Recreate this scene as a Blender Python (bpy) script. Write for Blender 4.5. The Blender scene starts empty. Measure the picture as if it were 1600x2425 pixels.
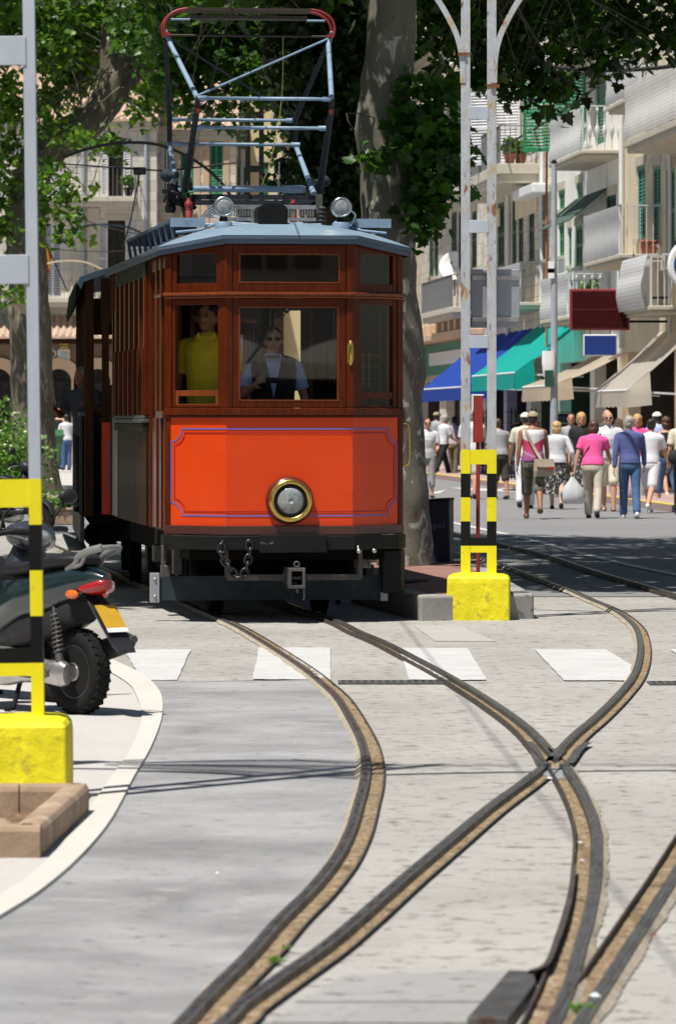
import bpy, bmesh, math, random
import numpy as np
from mathutils import Vector, Matrix, Euler, noise

R = math.radians
random.seed(7)
scene = bpy.context.scene
COL = scene.collection

# ---- camera constants: a long lens 1.65 m above the street, looking along +Y -------------
F, CX, HY, EYE = 11000.0, 783.0, 988.0, 1.65

def at(px, py, Y):
    return Vector(((px - CX) / F * Y, Y, EYE - (py - HY) / F * Y))

def gr(px, py, z=0.0):
    Y = F * (EYE - z) / (py - HY)
    return Vector(((px - CX) / F * Y, Y, z))

# ---- mesh builder -----------------------------------------------------------------------
class MB:
    def __init__(self):
        self.v, self.f, self.s = [], [], []

    def add(self, verts, faces, smooth=False, M=None):
        b = len(self.v)
        for p in verts:
            p = Vector(p)
            self.v.append((M @ p) if M is not None else p)
        for fc in faces:
            self.f.append([b + i for i in fc]); self.s.append(smooth)

    def box(self, x0, x1, y0, y1, z0, z1, M=None):
        self.add([(x0, y0, z0), (x1, y0, z0), (x1, y1, z0), (x0, y1, z0), (x0, y0, z1), (x1, y0, z1), (x1, y1, z1), (x0, y1, z1)],
                 [(0, 3, 2, 1), (4, 5, 6, 7), (0, 1, 5, 4), (1, 2, 6, 5), (2, 3, 7, 6), (3, 0, 4, 7)], False, M)

    def bar(self, p, q, w, h=None, up=(0, 0, 1)):
        h = w if h is None else h
        p, q = Vector(p), Vector(q)
        d = (q - p)
        if d.length < 1e-6: return
        d.normalize(); up = Vector(up)
        if abs(d.dot(up)) > .98: up = Vector((0, 1, 0))
        s = d.cross(up).normalized(); u = s.cross(d)
        vs = []
        for c in (p, q):
            for a, b in ((-1, -1), (1, -1), (1, 1), (-1, 1)):
                vs.append(c + s * (a * w / 2) + u * (b * h / 2))
        self.add(vs, [(0, 3, 2, 1), (4, 5, 6, 7), (0, 1, 5, 4), (1, 2, 6, 5), (2, 3, 7, 6), (3, 0, 4, 7)])

    def tube(self, pts, r, n=10, cap=True, closed=False, flat=1.0, M=None):
        pts = [Vector(p) for p in pts]
        m = len(pts)
        rs = r if isinstance(r, (list, tuple)) else [r] * m
        vs, fs = [], []
        prev = None
        for i, p in enumerate(pts):
            if closed: d = pts[(i + 1) % m] - pts[i - 1]
            elif i == 0: d = pts[1] - pts[0]
            elif i == m - 1: d = pts[-1] - pts[-2]
            else: d = (pts[i + 1] - p).normalized() + (p - pts[i - 1]).normalized()
            if d.length < 1e-9: d = Vector((0, 0, 1))
            d.normalize()
            if prev is None:
                a = Vector((0, 0, 1)) if abs(d.z) < .9 else Vector((0, 1, 0))
                s = d.cross(a).normalized()
            else:
                s = prev - d * prev.dot(d)
                s = s.normalized() if s.length > 1e-6 else d.orthogonal().normalized()
            prev = s
            t = d.cross(s)
            for k in range(n):
                a = 2 * math.pi * k / n
                vs.append(p + s * (math.cos(a) * rs[i]) + t * (math.sin(a) * rs[i] * flat))
        L = m if closed else m - 1
        for i in range(L):
            j = (i + 1) % m
            for k in range(n):
                fs.append((i * n + k, i * n + (k + 1) % n, j * n + (k + 1) % n, j * n + k))
        self.add(vs, fs, True, M)
        if cap and not closed:
            self.add(vs[:n], [tuple(range(n - 1, -1, -1))], False, M)
            self.add(vs[-n:], [tuple(range(n))], False, M)

    def lathe(self, prof, n=24, M=None, smooth=True):
        vs, fs = [], []
        for (r, z) in prof:
            for k in range(n):
                a = 2 * math.pi * k / n
                vs.append((r * math.cos(a), r * math.sin(a), z))
        for i in range(len(prof) - 1):
            for k in range(n):
                fs.append((i * n + k, i * n + (k + 1) % n, (i + 1) * n + (k + 1) % n, (i + 1) * n + k))
        self.add(vs, fs, smooth, M)
        self.add(vs[:n], [tuple(range(n - 1, -1, -1))], False, M)
        self.add(vs[-n:], [tuple(range(n))], False, M)

    def loft(self, rings, cap=True, smooth=True, M=None):
        n = len(rings[0]); vs = [p for r in rings for p in r]; fs = []
        for i in range(len(rings) - 1):
            for k in range(n):
                fs.append((i * n + k, i * n + (k + 1) % n, (i + 1) * n + (k + 1) % n, (i + 1) * n + k))
        self.add(vs, fs, smooth, M)
        if cap:
            self.add(rings[0], [tuple(range(n - 1, -1, -1))], smooth, M)
            self.add(rings[-1], [tuple(range(n))], smooth, M)

    def ell(self, c, r, nu=16, nv=10, M=None):
        c = Vector(c); vs = [c + Vector((0, 0, r[2]))]; fs = []
        for i in range(1, nv):
            t = math.pi * i / nv
            for k in range(nu):
                a = 2 * math.pi * k / nu
                vs.append(c + Vector((r[0] * math.sin(t) * math.cos(a), r[1] * math.sin(t) * math.sin(a), r[2] * math.cos(t))))
        vs.append(c - Vector((0, 0, r[2])))
        for k in range(nu): fs.append((0, 1 + k, 1 + (k + 1) % nu))
        for i in range(nv - 2):
            for k in range(nu):
                a = 1 + i * nu
                fs.append((a + k, a + nu + k, a + nu + (k + 1) % nu, a + (k + 1) % nu))
        e = len(vs) - 1; a = 1 + (nv - 2) * nu
        for k in range(nu): fs.append((e, a + (k + 1) % nu, a + k))
        self.add(vs, fs, True, M)

    def prism(self, poly, z0, z1, M=None, smooth=False):
        n = len(poly)
        vs = [(p[0], p[1], z0) for p in poly] + [(p[0], p[1], z1) for p in poly]
        fs = [tuple(range(n - 1, -1, -1)), tuple(range(n, 2 * n))]
        fs += [(k, (k + 1) % n, n + (k + 1) % n, n + k) for k in range(n)]
        self.add(vs, fs, smooth, M)

    def sheet(self, pts):
        self.add(pts, [tuple(range(len(pts)))])

    def ribbon(self, a, b):
        n = len(a)
        self.add(list(a) + list(b), [(i, i + 1, n + i + 1, n + i) for i in range(n - 1)])

    def build(self, name, mat, parent=None, loc=None, bevel=0.0, recalc=True):
        me = bpy.data.meshes.new(name)
        me.from_pydata([tuple(p) for p in self.v], [], self.f)
        me.polygons.foreach_set('use_smooth', self.s)
        if recalc:
            bm = bmesh.new(); bm.from_mesh(me)
            bmesh.ops.recalc_face_normals(bm, faces=bm.faces[:]); bm.to_mesh(me); bm.free()
        me.update()
        if mat is not None: me.materials.append(mat)
        o = bpy.data.objects.new(name, me); COL.objects.link(o)
        if parent is not None: o.parent = parent
        if loc is not None: o.location = loc
        if bevel:
            m = o.modifiers.new('bevel', 'BEVEL'); m.width = bevel; m.segments = 2; m.limit_method = 'ANGLE'; m.angle_limit = R(40)
        return o

def islands(mb):
    """split a builder into its connected pieces"""
    par = list(range(len(mb.v)))
    def find(i):
        while par[i] != i: par[i] = par[par[i]]; i = par[i]
        return i
    key = {}
    for i, p in enumerate(mb.v):
        k = (round(p.x, 5), round(p.y, 5), round(p.z, 5))
        if k in key: par[find(i)] = find(key[k])
        else: key[k] = i
    for f in mb.f:
        for i in f[1:]: par[find(i)] = find(f[0])
    grp = {}
    for f, s in zip(mb.f, mb.s): grp.setdefault(find(f[0]), []).append((f, s))
    out = []
    for fs in grp.values():
        m = MB(); mp = {}
        for f, s in fs:
            for i in f:
                if i not in mp: mp[i] = len(m.v); m.v.append(mb.v[i])
            m.f.append([mp[i] for i in f]); m.s.append(s)
        out.append(m)
    return out
def each(mb, name, mat, parent, **k):
    return [m.build(name, M[mat], parent, **k) for m in islands(mb)]
M = {}


def tag(o, label=None, cat=None, group=None, kind=None):
    if label: o['label'] = label
    if cat: o['category'] = cat
    if group: o['group'] = group
    if kind: o['kind'] = kind
    return o

def thing(name, label, cat, loc=(0, 0, 0), rz=0.0, group=None):
    o = bpy.data.objects.new(name, None); COL.objects.link(o)
    o.location = loc; o.rotation_euler = (0, 0, rz); o.empty_display_size = .1
    return tag(o, label, cat, group)

def dup(o, parent=None):
    c = o.copy(); COL.objects.link(c); c.parent = parent
    for ch in list(o.children): dup(ch, c)
    return c

def spline(P, per=8):
    P = [Vector(p) for p in P]; out = []
    n = len(P)
    for i in range(n - 1):
        p0 = P[max(i - 1, 0)]; p1 = P[i]; p2 = P[i + 1]; p3 = P[min(i + 2, n - 1)]
        for k in range(per):
            t = k / per
            out.append(.5 * ((2 * p1) + (p2 - p0) * t + (2 * p0 - 5 * p1 + 4 * p2 - p3) * t * t + (3 * p1 - p0 - 3 * p2 + p3) * t ** 3))
    out.append(P[-1]); return out

def offset(path, d):
    out = []
    for i, p in enumerate(path):
        t = path[min(i + 1, len(path) - 1)] - path[max(i - 1, 0)]
        t.z = 0; t.normalize()
        out.append(p + Vector((t.y, -t.x, 0)) * d)
    return out

# ---- materials --------------------------------------------------------------------------
MATS = {}
def nmat(name):
    m = bpy.data.materials.new(name); m.use_nodes = True
    nt = m.node_tree; bs = nt.nodes['Principled BSDF']
    MATS[name] = m
    return m, nt, bs

def N(nt, typ, **kw):
    n = nt.nodes.new(typ)
    for k, v in kw.items():
        if k in n.inputs: n.inputs[k].default_value = v
        else: setattr(n, k, v)
    return n

def ramp(nt, fac, stops, interp='LINEAR'):
    n = nt.nodes.new('ShaderNodeValToRGB'); cr = n.color_ramp; cr.interpolation = interp
    while len(cr.elements) < len(stops): cr.elements.new(.5)
    for e, (p, c) in zip(cr.elements, stops):
        e.position = p; e.color = (c[0], c[1], c[2], 1) if hasattr(c, '__len__') else (c, c, c, 1)
    nt.links.new(fac, n.inputs[0]); return n.outputs[0]

def coords(nt, scale=(1, 1, 1), world=False):
    m = N(nt, 'ShaderNodeMapping'); m.inputs['Scale'].default_value = scale
    if world:
        g = N(nt, 'ShaderNodeNewGeometry'); nt.links.new(g.outputs['Position'], m.inputs[0])
    else:
        t = N(nt, 'ShaderNodeTexCoord'); nt.links.new(t.outputs['Object'], m.inputs[0])
    return m.outputs[0]

def nz(nt, co, scale, detail=5, rough=.55, dist=0.0):
    n = N(nt, 'ShaderNodeTexNoise', Scale=scale, Detail=detail, Roughness=rough, Distortion=dist)
    nt.links.new(co, n.inputs['Vector']); return n.outputs['Fac']

def mix(nt, fac, a, b, blend='MIX'):
    n = nt.nodes.new('ShaderNodeMix'); n.data_type = 'RGBA'; n.blend_type = blend
    for sock, val in ((n.inputs[0], fac), (n.inputs[6], a), (n.inputs[7], b)):
        if isinstance(val, bpy.types.NodeSocket): nt.links.new(val, sock)
        elif hasattr(val, '__len__'): sock.default_value = (val[0], val[1], val[2], 1)
        else: sock.default_value = val
    return n.outputs[2]

def bump(nt, bs, h, strength, dist=.01):
    b = N(nt, 'ShaderNodeBump', Strength=strength, Distance=dist)
    nt.links.new(h, b.inputs['Height']); nt.links.new(b.outputs[0], bs.inputs['Normal'])

def pm(name, col, var=.18, scale=6, rough=.6, rvar=.1, metal=0.0, bmp=0.0, bscale=40, dirt=None, stretch=(1, 1, 1), coat=0.0, spec=.5, world=False, transl=None):
    """painted / raw surface: two scales of value noise, optional spots of dirt or rust (colour, amount 0..1, scale)"""
    m, nt, bs = nmat(name)
    co = coords(nt, stretch, world)
    f = nz(nt, co, scale, 6, .6)
    lo = [c * (1 - var) for c in col]; hi = [min(1, c * (1 + var)) for c in col]
    c = ramp(nt, f, [(.3, lo), (.7, hi)])
    if dirt:
        for dcol, amt, dsc in (dirt if isinstance(dirt, list) else [dirt]):
            g = nz(nt, co, dsc, 8, .65, .3)
            k = ramp(nt, g, [(.68 - amt * .36, 0), (.76 - amt * .36, 1)])
            c = mix(nt, k, c, dcol)
    nt.links.new(c, bs.inputs['Base Color'])
    rr = ramp(nt, nz(nt, co, scale * 2.3, 4), [(.3, max(0, rough - rvar)), (.7, min(1, rough + rvar))])
    nt.links.new(rr, bs.inputs['Roughness'])
    bs.inputs['Metallic'].default_value = metal
    bs.inputs['Specular IOR Level'].default_value = spec
    if coat:
        bs.inputs['Coat Weight'].default_value = coat; bs.inputs['Coat Roughness'].default_value = .08
    if bmp: bump(nt, bs, nz(nt, co, bscale, 6, .6), bmp, .01)
    if transl:
        tr = N(nt, 'ShaderNodeBsdfTranslucent'); nt.links.new(c, tr.inputs[0])
        mx = N(nt, 'ShaderNodeMixShader', Fac=transl); out = nt.nodes['Material Output']
        nt.links.new(bs.outputs[0], mx.inputs[1]); nt.links.new(tr.outputs[0], mx.inputs[2]); nt.links.new(mx.outputs[0], out.inputs[0])
    return m

def ground_mat(name, col, fleck, amt, patch=.2, big=.5, tint=None, bmp=.35, world=True):
    """poured concrete / worn asphalt: grain, dark pits, tyre dust, large blotches"""
    m, nt, bs = nmat(name)
    co = coords(nt, (1, 1, 1), world)
    lo = [c * (1 - patch) for c in col]; hi = [c * (1 + patch) for c in col]
    c = ramp(nt, nz(nt, co, big, 6, .62, .4), [(.32, lo), (.68, hi)])
    fine = nz(nt, co, 55, 4, .7)
    c = mix(nt, .35, c, ramp(nt, fine, [(.3, [x * .72 for x in col]), (.7, [x * 1.2 for x in col])]))
    pits = ramp(nt, nz(nt, co, 9, 9, .72, .25), [(.64 - amt * .16, 0), (.72 - amt * .16, 1)])
    c = mix(nt, pits, c, fleck)
    st = ramp(nt, nz(nt, co, 1.7, 8, .7, .8), [(.56, 0), (.74, .75)])
    c = mix(nt, st, c, tint or [x * .7 for x in col])
    nt.links.new(c, bs.inputs['Base Color'])
    bs.inputs['Roughness'].default_value = .88; bs.inputs['Specular IOR Level'].default_value = .3
    bump(nt, bs, nz(nt, co, 60, 7, .7), bmp, .008)
    return m

def glass_mat(name, tint=(1, 1, 1), dirt=.04):
    m, nt, bs = nmat(name)
    tr = N(nt, 'ShaderNodeBsdfTransparent'); tr.inputs[0].default_value = (*tint, 1)
    gl = N(nt, 'ShaderNodeBsdfGlossy', Roughness=.015)
    fr = N(nt, 'ShaderNodeFresnel', IOR=1.5)
    ma = N(nt, 'ShaderNodeMath', operation='MULTIPLY_ADD'); ma.inputs[1].default_value = 1.6; ma.inputs[2].default_value = dirt
    nt.links.new(fr.outputs[0], ma.inputs[0])
    mx = N(nt, 'ShaderNodeMixShader'); nt.links.new(ma.outputs[0], mx.inputs[0])
    nt.links.new(tr.outputs[0], mx.inputs[1]); nt.links.new(gl.outputs[0], mx.inputs[2])
    nt.links.new(mx.outputs[0], nt.nodes['Material Output'].inputs[0])
    return m

def wood_mat(name, a, b, rough=.3, stretch=(14, 14, 1.2), coat=.4, spec=.3):
    m, nt, bs = nmat(name)
    co = coords(nt, stretch)
    f = nz(nt, co, 3, 8, .65, .6)
    c = ramp(nt, f, [(.3, a), (.7, b)])
    d = nz(nt, coords(nt), 2.2, 4)
    c = mix(nt, ramp(nt, d, [(.4, 0), (.75, .5)]), c, [x * .55 for x in a])
    nt.links.new(c, bs.inputs['Base Color']); bs.inputs['Roughness'].default_value = rough
    bs.inputs['Coat Weight'].default_value = coat; bs.inputs['Coat Roughness'].default_value = .1; bs.inputs['Specular IOR Level'].default_value = spec
    bump(nt, bs, f, .12, .004)
    return m

def leaf_mat(name, lo, hi, transl=.35, glow=(.22, .42, .03)):
    m, nt, bs = nmat(name)
    g = N(nt, 'ShaderNodeNewGeometry')
    c = ramp(nt, g.outputs['Random Per Island'], [(0, lo), (.6, [(a + b) / 2 for a, b in zip(lo, hi)]), (1, hi)])
    nt.links.new(c, bs.inputs['Base Color']); bs.inputs['Roughness'].default_value = .42; bs.inputs['Specular IOR Level'].default_value = .45
    tr = N(nt, 'ShaderNodeBsdfTranslucent')
    nt.links.new(mix(nt, .5, c, glow), tr.inputs[0])
    mx = N(nt, 'ShaderNodeMixShader', Fac=transl)
    nt.links.new(bs.outputs[0], mx.inputs[1]); nt.links.new(tr.outputs[0], mx.inputs[2])
    nt.links.new(mx.outputs[0], nt.nodes['Material Output'].inputs[0])
    return m

def bark_mat(name, base, pale, green, darkk):
    m, nt, bs = nmat(name)
    co = coords(nt, (1, 1, .45))
    c = ramp(nt, nz(nt, co, 2.2, 6, .6, .5), [(.3, [x * .72 for x in base]), (.7, [x * 1.1 for x in base])])
    c = mix(nt, ramp(nt, nz(nt, co, 7.5, 5, .6, 1.2), [(.55, 0), (.6, 1)]), c, pale)
    c = mix(nt, ramp(nt, nz(nt, co, 10.5, 5, .6, 1.5), [(.58, 0), (.63, .8)]), c, green)
    c = mix(nt, ramp(nt, nz(nt, co, 17, 6, .7, .5), [(.64, 0), (.70, 1)]), c, darkk)
    nt.links.new(c, bs.inputs['Base Color']); bs.inputs['Roughness'].default_value = .85
    bump(nt, bs, nz(nt, co, 9, 8, .7, .6), .5, .02)
    return m

def zbands(name, stops, rough=.8, slope=0.0):
    """cloth dyed in bands up its own height (object space)"""
    m, nt, bs = nmat(name)
    t = N(nt, 'ShaderNodeTexCoord'); sp = N(nt, 'ShaderNodeSeparateXYZ'); nt.links.new(t.outputs['Object'], sp.inputs[0])
    ab = N(nt, 'ShaderNodeMath', operation='ABSOLUTE'); nt.links.new(sp.outputs[0], ab.inputs[0])
    ma = N(nt, 'ShaderNodeMath', operation='MULTIPLY_ADD'); ma.inputs[1].default_value = slope
    nt.links.new(ab.outputs[0], ma.inputs[0]); nt.links.new(sp.outputs[2], ma.inputs[2])
    mr = N(nt, 'ShaderNodeMapRange'); mr.inputs[1].default_value = 0; mr.inputs[2].default_value = 2
    nt.links.new(ma.outputs[0], mr.inputs[0])
    nt.links.new(ramp(nt, mr.outputs[0], stops), bs.inputs['Base Color']); bs.inputs['Roughness'].default_value = rough
    return m

def stripes(name, a, b, scale, axis=2, rough=.8, transl=.25, duty=.5, wob=.0):
    m, nt, bs = nmat(name)
    t = N(nt, 'ShaderNodeTexCoord'); sp = N(nt, 'ShaderNodeSeparateXYZ'); nt.links.new(t.outputs['Object'], sp.inputs[0])
    mu = N(nt, 'ShaderNodeMath', operation='MULTIPLY'); mu.inputs[1].default_value = scale; nt.links.new(sp.outputs[axis], mu.inputs[0])
    fr = N(nt, 'ShaderNodeMath', operation='FRACT'); nt.links.new(mu.outputs[0], fr.inputs[0])
    c = ramp(nt, fr.outputs[0], [(0, a), (duty, a), (min(1, duty + .05), b), (.97, b)])
    c = mix(nt, ramp(nt, nz(nt, coords(nt), 5, 5), [(.35, 0), (.75, .45)]), c, [x * .7 for x in a])
    nt.links.new(c, bs.inputs['Base Color']); bs.inputs['Roughness'].default_value = rough
    tr = N(nt, 'ShaderNodeBsdfTranslucent'); nt.links.new(c, tr.inputs[0])
    mx = N(nt, 'ShaderNodeMixShader', Fac=transl)
    nt.links.new(bs.outputs[0], mx.inputs[1]); nt.links.new(tr.outputs[0], mx.inputs[2]); nt.links.new(mx.outputs[0], nt.nodes['Material Output'].inputs[0])
    return m

def stone_mat(name, col, mortar, bw=.55, bh=.28, var=.2, msize=.012):
    m, nt, bs = nmat(name)
    t = N(nt, 'ShaderNodeTexCoord'); sp = N(nt, 'ShaderNodeSeparateXYZ'); nt.links.new(t.outputs['Object'], sp.inputs[0])
    cb = N(nt, 'ShaderNodeCombineXYZ'); nt.links.new(sp.outputs[0], cb.inputs[0]); nt.links.new(sp.outputs[2], cb.inputs[1])
    br = N(nt, 'ShaderNodeTexBrick', Scale=1.0); br.inputs['Brick Width'].default_value = bw; br.inputs['Row Height'].default_value = bh
    br.inputs['Mortar Size'].default_value = msize; br.inputs['Color1'].default_value = (*[c * (1 - var) for c in col], 1)
    br.inputs['Color2'].default_value = (*[min(1, c * (1 + var)) for c in col], 1); br.inputs['Mortar'].default_value = (*mortar, 1)
    nt.links.new(cb.outputs[0], br.inputs['Vector'])
    co = coords(nt)
    c = mix(nt, ramp(nt, nz(nt, co, .8, 7, .65, .4), [(.35, 0), (.72, .5)]), br.outputs['Color'], [x * .62 for x in col])
    c = mix(nt, ramp(nt, nz(nt, coords(nt, (3, 3, .25)), 1.4, 6, .6), [(.55, 0), (.8, .55)]), c, [x * .5 for x in col])
    nt.links.new(c, bs.inputs['Base Color']); bs.inputs['Roughness'].default_value = .9
    bump(nt, bs, nz(nt, co, 14, 6, .7), .4, .02)
    return m

# ---- palette ----------------------------------------------------------------------------
M['concrete'] = ground_mat('concrete', (.335, .322, .302), (.15, .14, .125), .64, .2, .55, (.26, .235, .2))
M['asphalt'] = ground_mat('worn asphalt', (.20, .205, .215), (.09, .09, .095), .25, .22, .6, (.31, .31, .31))
M['lane'] = ground_mat('worn lane asphalt', (.262, .262, .266), (.14, .14, .14), .4, .42, 1.1, (.38, .375, .365), .5)
M['street'] = ground_mat('street asphalt', (.20, .20, .205), (.12, .12, .12), .15, .1, .25, (.23, .22, .21))
M['patch'] = ground_mat('grey concrete patch', (.29, .285, .28), (.13, .12, .11), .5, .2, .8, (.25, .24, .23), .4)
M['palecon'] = ground_mat('paler concrete', (.375, .36, .34), (.2, .19, .17), .4, .12, .5, (.34, .32, .3), .3)
M['paving'] = ground_mat('pale paving', (.46, .44, .42), (.3, .28, .26), .1, .06, .5, (.38, .36, .33), .2)
M['kerb'] = ground_mat('kerb stone', (.52, .50, .46), (.33, .31, .28), .1, .08, .9, (.42, .4, .36), .2)
M['redpave'] = ground_mat('red paving', (.26, .14, .12), (.16, .09, .08), .3, .15, .8, (.3, .2, .17), .3)
M['pinkpave'] = ground_mat('pink paving', (.38, .27, .25), (.25, .18, .17), .2, .1, .8, (.4, .33, .3), .2)
M['isle'] = ground_mat('island kerb', (.30, .29, .275), (.14, .135, .13), .5, .18, 1.5, (.2, .19, .18), .4)
M['marking'] = pm('road paint', (.475, .475, .472), .10, 3, .85, bmp=.4, bscale=40, spec=.2, dirt=[((.41, .40, .385), .32, 6), ((.31, .30, .28), .22, 30)], world=True)
M['oldmark'] = pm('worn road paint', (.52, .52, .50), .1, 3, .8, dirt=((.25, .25, .25), .35, 9), world=True)
M['yline'] = pm('yellow kerb paint', (.62, .45, .04), .1, 3, .8, dirt=((.4, .36, .3), .2, 5), world=True)
M['sand'] = pm('ochre grit', (.25, .18, .10), .5, 26, .95, bmp=1.0, bscale=60, dirt=[((.11, .065, .032), .36, 11), ((.44, .39, .31), .30, 24), ((.045, .03, .018), .30, 38)], world=True)
M['stain'] = pm('rust stained concrete', (.33, .28, .21), .25, 8, .95, bmp=.5, bscale=60, dirt=[((.22, .17, .11), .25, 6), ((.37, .345, .31), .4, 11)], world=True)
M['railtop'] = pm('polished rail top', (.24, .24, .245), .25, 3, .3, .12, metal=.85, dirt=((.10, .085, .075), .3, 5), world=True)
M['rail'] = pm('rail steel', (.125, .12, .115), .35, 5, .5, .12, metal=.6, bmp=.1, dirt=((.10, .06, .04), .18, 7), world=True)
M['railedge'] = pm('rail edge steel', (.06, .05, .045), .3, 8, .7, metal=.3, dirt=((.16, .09, .05), .3, 10), world=True)
M['grate'] = pm('cast grate', (.10, .10, .10), .3, 20, .7, metal=.4)
M['darkdirt'] = pm('dark earth', (.05, .04, .03), .4, 10, .95)
M['soil'] = pm('planter soil', (.15, .09, .05), .4, 16, .95, bmp=.8, bscale=40, dirt=((.35, .28, .18), .25, 14))
M['yellow'] = pm('yellow paint', (.80, .70, .004), .07, 4, .5, .1, bmp=.15, bscale=25, dirt=[((.42, .33, .03), .16, 7), ((.10, .085, .04), .05, 20)])
M['yellowrough'] = pm('yellow painted concrete', (.78, .69, .006), .1, 5, .65, .1, bmp=.7, bscale=18, dirt=[((.50, .40, .03), .25, 5), ((.3, .25, .05), .16, 14), ((.07, .06, .04), .10, 26)])
M['black'] = pm('black paint', (.007, .007, .007), .3, 5, .6, spec=.18, dirt=((.03, .028, .025), .08, 12))
M['mast'] = pm('grey blue mast paint', (.42, .46, .52), .1, 5, .55, bmp=.08, dirt=((.5, .45, .35), .08, 9), stretch=(1, 1, .5))
M['mastrust'] = pm('rusting mast paint', (.42, .44, .47), .14, 8, .6, bmp=.5, bscale=30, dirt=[((.42, .34, .2), .34, 4), ((.22, .075, .02), .26, 5), ((.11, .03, .012), .16, 7)], stretch=(3.2, 3.2, 1.1))
M['mastdark'] = pm('shaded mast iron', (.008, .008, .009), .2, 5, .7, spec=.2)  # same kind of mast as the grey ones, its shade put into the colour
M['plate'] = pm('galvanised plate', (.33, .35, .38), .08, 4, .5, metal=.35)
M['rusty'] = pm('rust', (.16, .06, .02), .3, 9, .85)
M['redpost'] = pm('red post paint', (.33, .035, .02), .15, 6, .5)
M['maroon'] = pm('maroon sign', (.040, .0015, .0025), .1, 3, .5, spec=.2)  # face colour lowered to stand for the shadow of the balcony above
M['maroonrim'] = pm('maroon rim', (.25, .03, .035), .1, 3, .4)
M['signblue'] = pm('sign blue', (.012, .04, .22), .08, 3, .4)
M['white'] = pm('white paint', (.72, .73, .75), .05, 5, .5)
M['whitedish'] = pm('dish white', (.85, .85, .84), .03, 4, .45)
M['lamp'] = pm('lamp post grey', (.36, .39, .44), .1, 6, .5)
M['orange'] = pm('orange coach paint', (.66, .050, .0015), .045, 2.2, .36, .08, coat=.12, spec=.4, bmp=.05, bscale=3, dirt=[((.52, .042, .003), .16, 2.6), ((.40, .05, .012), .06, 9)])
M['blueline'] = pm('blue lining', (.11, .13, .45), .1, 5, .4)
M['redline'] = pm('red lining', (.36, .008, .008), .1, 5, .4)
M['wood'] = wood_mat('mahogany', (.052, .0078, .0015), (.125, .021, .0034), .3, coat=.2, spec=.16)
M['woodlit'] = wood_mat('sunlit mahogany', (.13, .027, .005), (.24, .055, .010), coat=.25)  # the mahogany again with sunlight put into its tone
M['woodside'] = wood_mat('dark varnished boards', (.022, .0075, .003), (.040, .0125, .0045), .55, (9, 9, .6), .03, .06)
M['woodold'] = wood_mat('old brown boards', (.035, .014, .006), (.07, .026, .010), .6, (12, 12, 1), .0, .1)
M['woodin'] = wood_mat('cabin timber', (.035, .014, .007), (.06, .022, .01), .6, (12, 12, 1), .0)
M['sill'] = pm('brown coach band', (.062, .018, .012), .1, 4, .35, coat=.3)
M['roof'] = pm('coach roof paint', (.175, .25, .32), .08, 3, .55, spec=.3, dirt=[((.30, .35, .39), .22, 4), ((.15, .19, .22), .12, 8)])
M['roofdark'] = pm('coach roof trim', (.06, .09, .135), .12, 3, .5)
M['lettergreen'] = pm('olive letterboard', (.022, .021, .010), .25, 4, .6, spec=.08)
M['pan'] = pm('pantograph blue', (.20, .29, .39), .12, 8, .5, dirt=((.10, .13, .17), .28, 10))
M['pandark'] = pm('pantograph slate', (.02, .024, .032), .2, 8, .6, spec=.25)
M['panred'] = pm('pantograph red', (.22, .018, .02), .2, 8, .5, dirt=((.1, .02, .015), .2, 10))
M['carbon'] = pm('contact strip', (.035, .025, .015), .3, 8, .5)
M['oldbrass'] = pm('dull brass rod', (.22, .17, .05), .2, 8, .4, metal=.8)
M['awgreen'] = pm('faded green canvas', (.07, .13, .105), .12, 4, .85, transl=.2)
M['brass'] = pm('brass', (.62, .45, .12), .15, 8, .25, metal=1.0)
M['chrome'] = pm('dull chrome', (.55, .56, .57), .1, 8, .28, metal=1.0)
M['lens'] = pm('lamp lens', (.24, .26, .265), .4, 18, .12, coat=.6, bmp=.5, bscale=45)
M['steel'] = pm('dusty steel', (.10, .096, .092), .3, 8, .6, metal=.5, dirt=((.22, .18, .13), .25, 8))
M['scuffed'] = pm('scuffed black plate', (.010, .010, .010), .3, 6, .5, spec=.2, dirt=[((.17, .17, .17), .10, 9), ((.16, .055, .02), .10, 6)], stretch=(1, 1, 2))
M['iron'] = pm('black iron', (.009, .009, .009), .35, 6, .55, spec=.2, dirt=((.045, .038, .03), .14, 10))
M['under'] = pm('underframe black', (.006, .0055, .005), .4, 5, .9, spec=.1)  # near-black base for floors, wheels and running gear
M['plough'] = pm('plough board', (.030, .042, .050), .3, 6, .7, spec=.15, dirt=((.02, .02, .02), .28, 6))
M['chain'] = pm('chain iron', (.05, .05, .052), .3, 12, .35, metal=.8)
M['shirty'] = pm('mustard cotton', (.66, .53, .02), .1, 10, .85)
M['shirtb'] = pm('pale blue cotton', (.42, .52, .86), .08, 10, .85)
M['navyvest'] = pm('navy vest', (.010, .011, .018), .15, 10, .85)
M['glass'] = glass_mat('window glass', (.90, .92, .91), .02)
M['glassdark'] = glass_mat('tinted glass', (.38, .36, .34), .02)
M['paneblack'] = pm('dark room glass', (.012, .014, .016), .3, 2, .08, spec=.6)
M['wheelrim'] = pm('scooter rim', (.10, .10, .10), .2, 10, .45, metal=.4, dirt=((.04, .035, .03), .25, 12))
M['rubber'] = pm('tyre rubber', (.011, .011, .011), .2, 14, .85, bmp=.2, spec=.2, dirt=((.04, .037, .033), .15, 9))
M['scoot'] = pm('teal black scooter paint', (.008, .02, .024), .1, 5, .18, coat=.8)
M['scootnavy'] = pm('slate scooter paint', (.03, .033, .045), .1, 5, .25, coat=.6)
M['seat'] = pm('seat vinyl', (.011, .0115, .013), .15, 20, .5, bmp=.1, spec=.3)
M['plastic'] = pm('grey black plastic', (.018, .0185, .021), .15, 12, .5, spec=.3)
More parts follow.
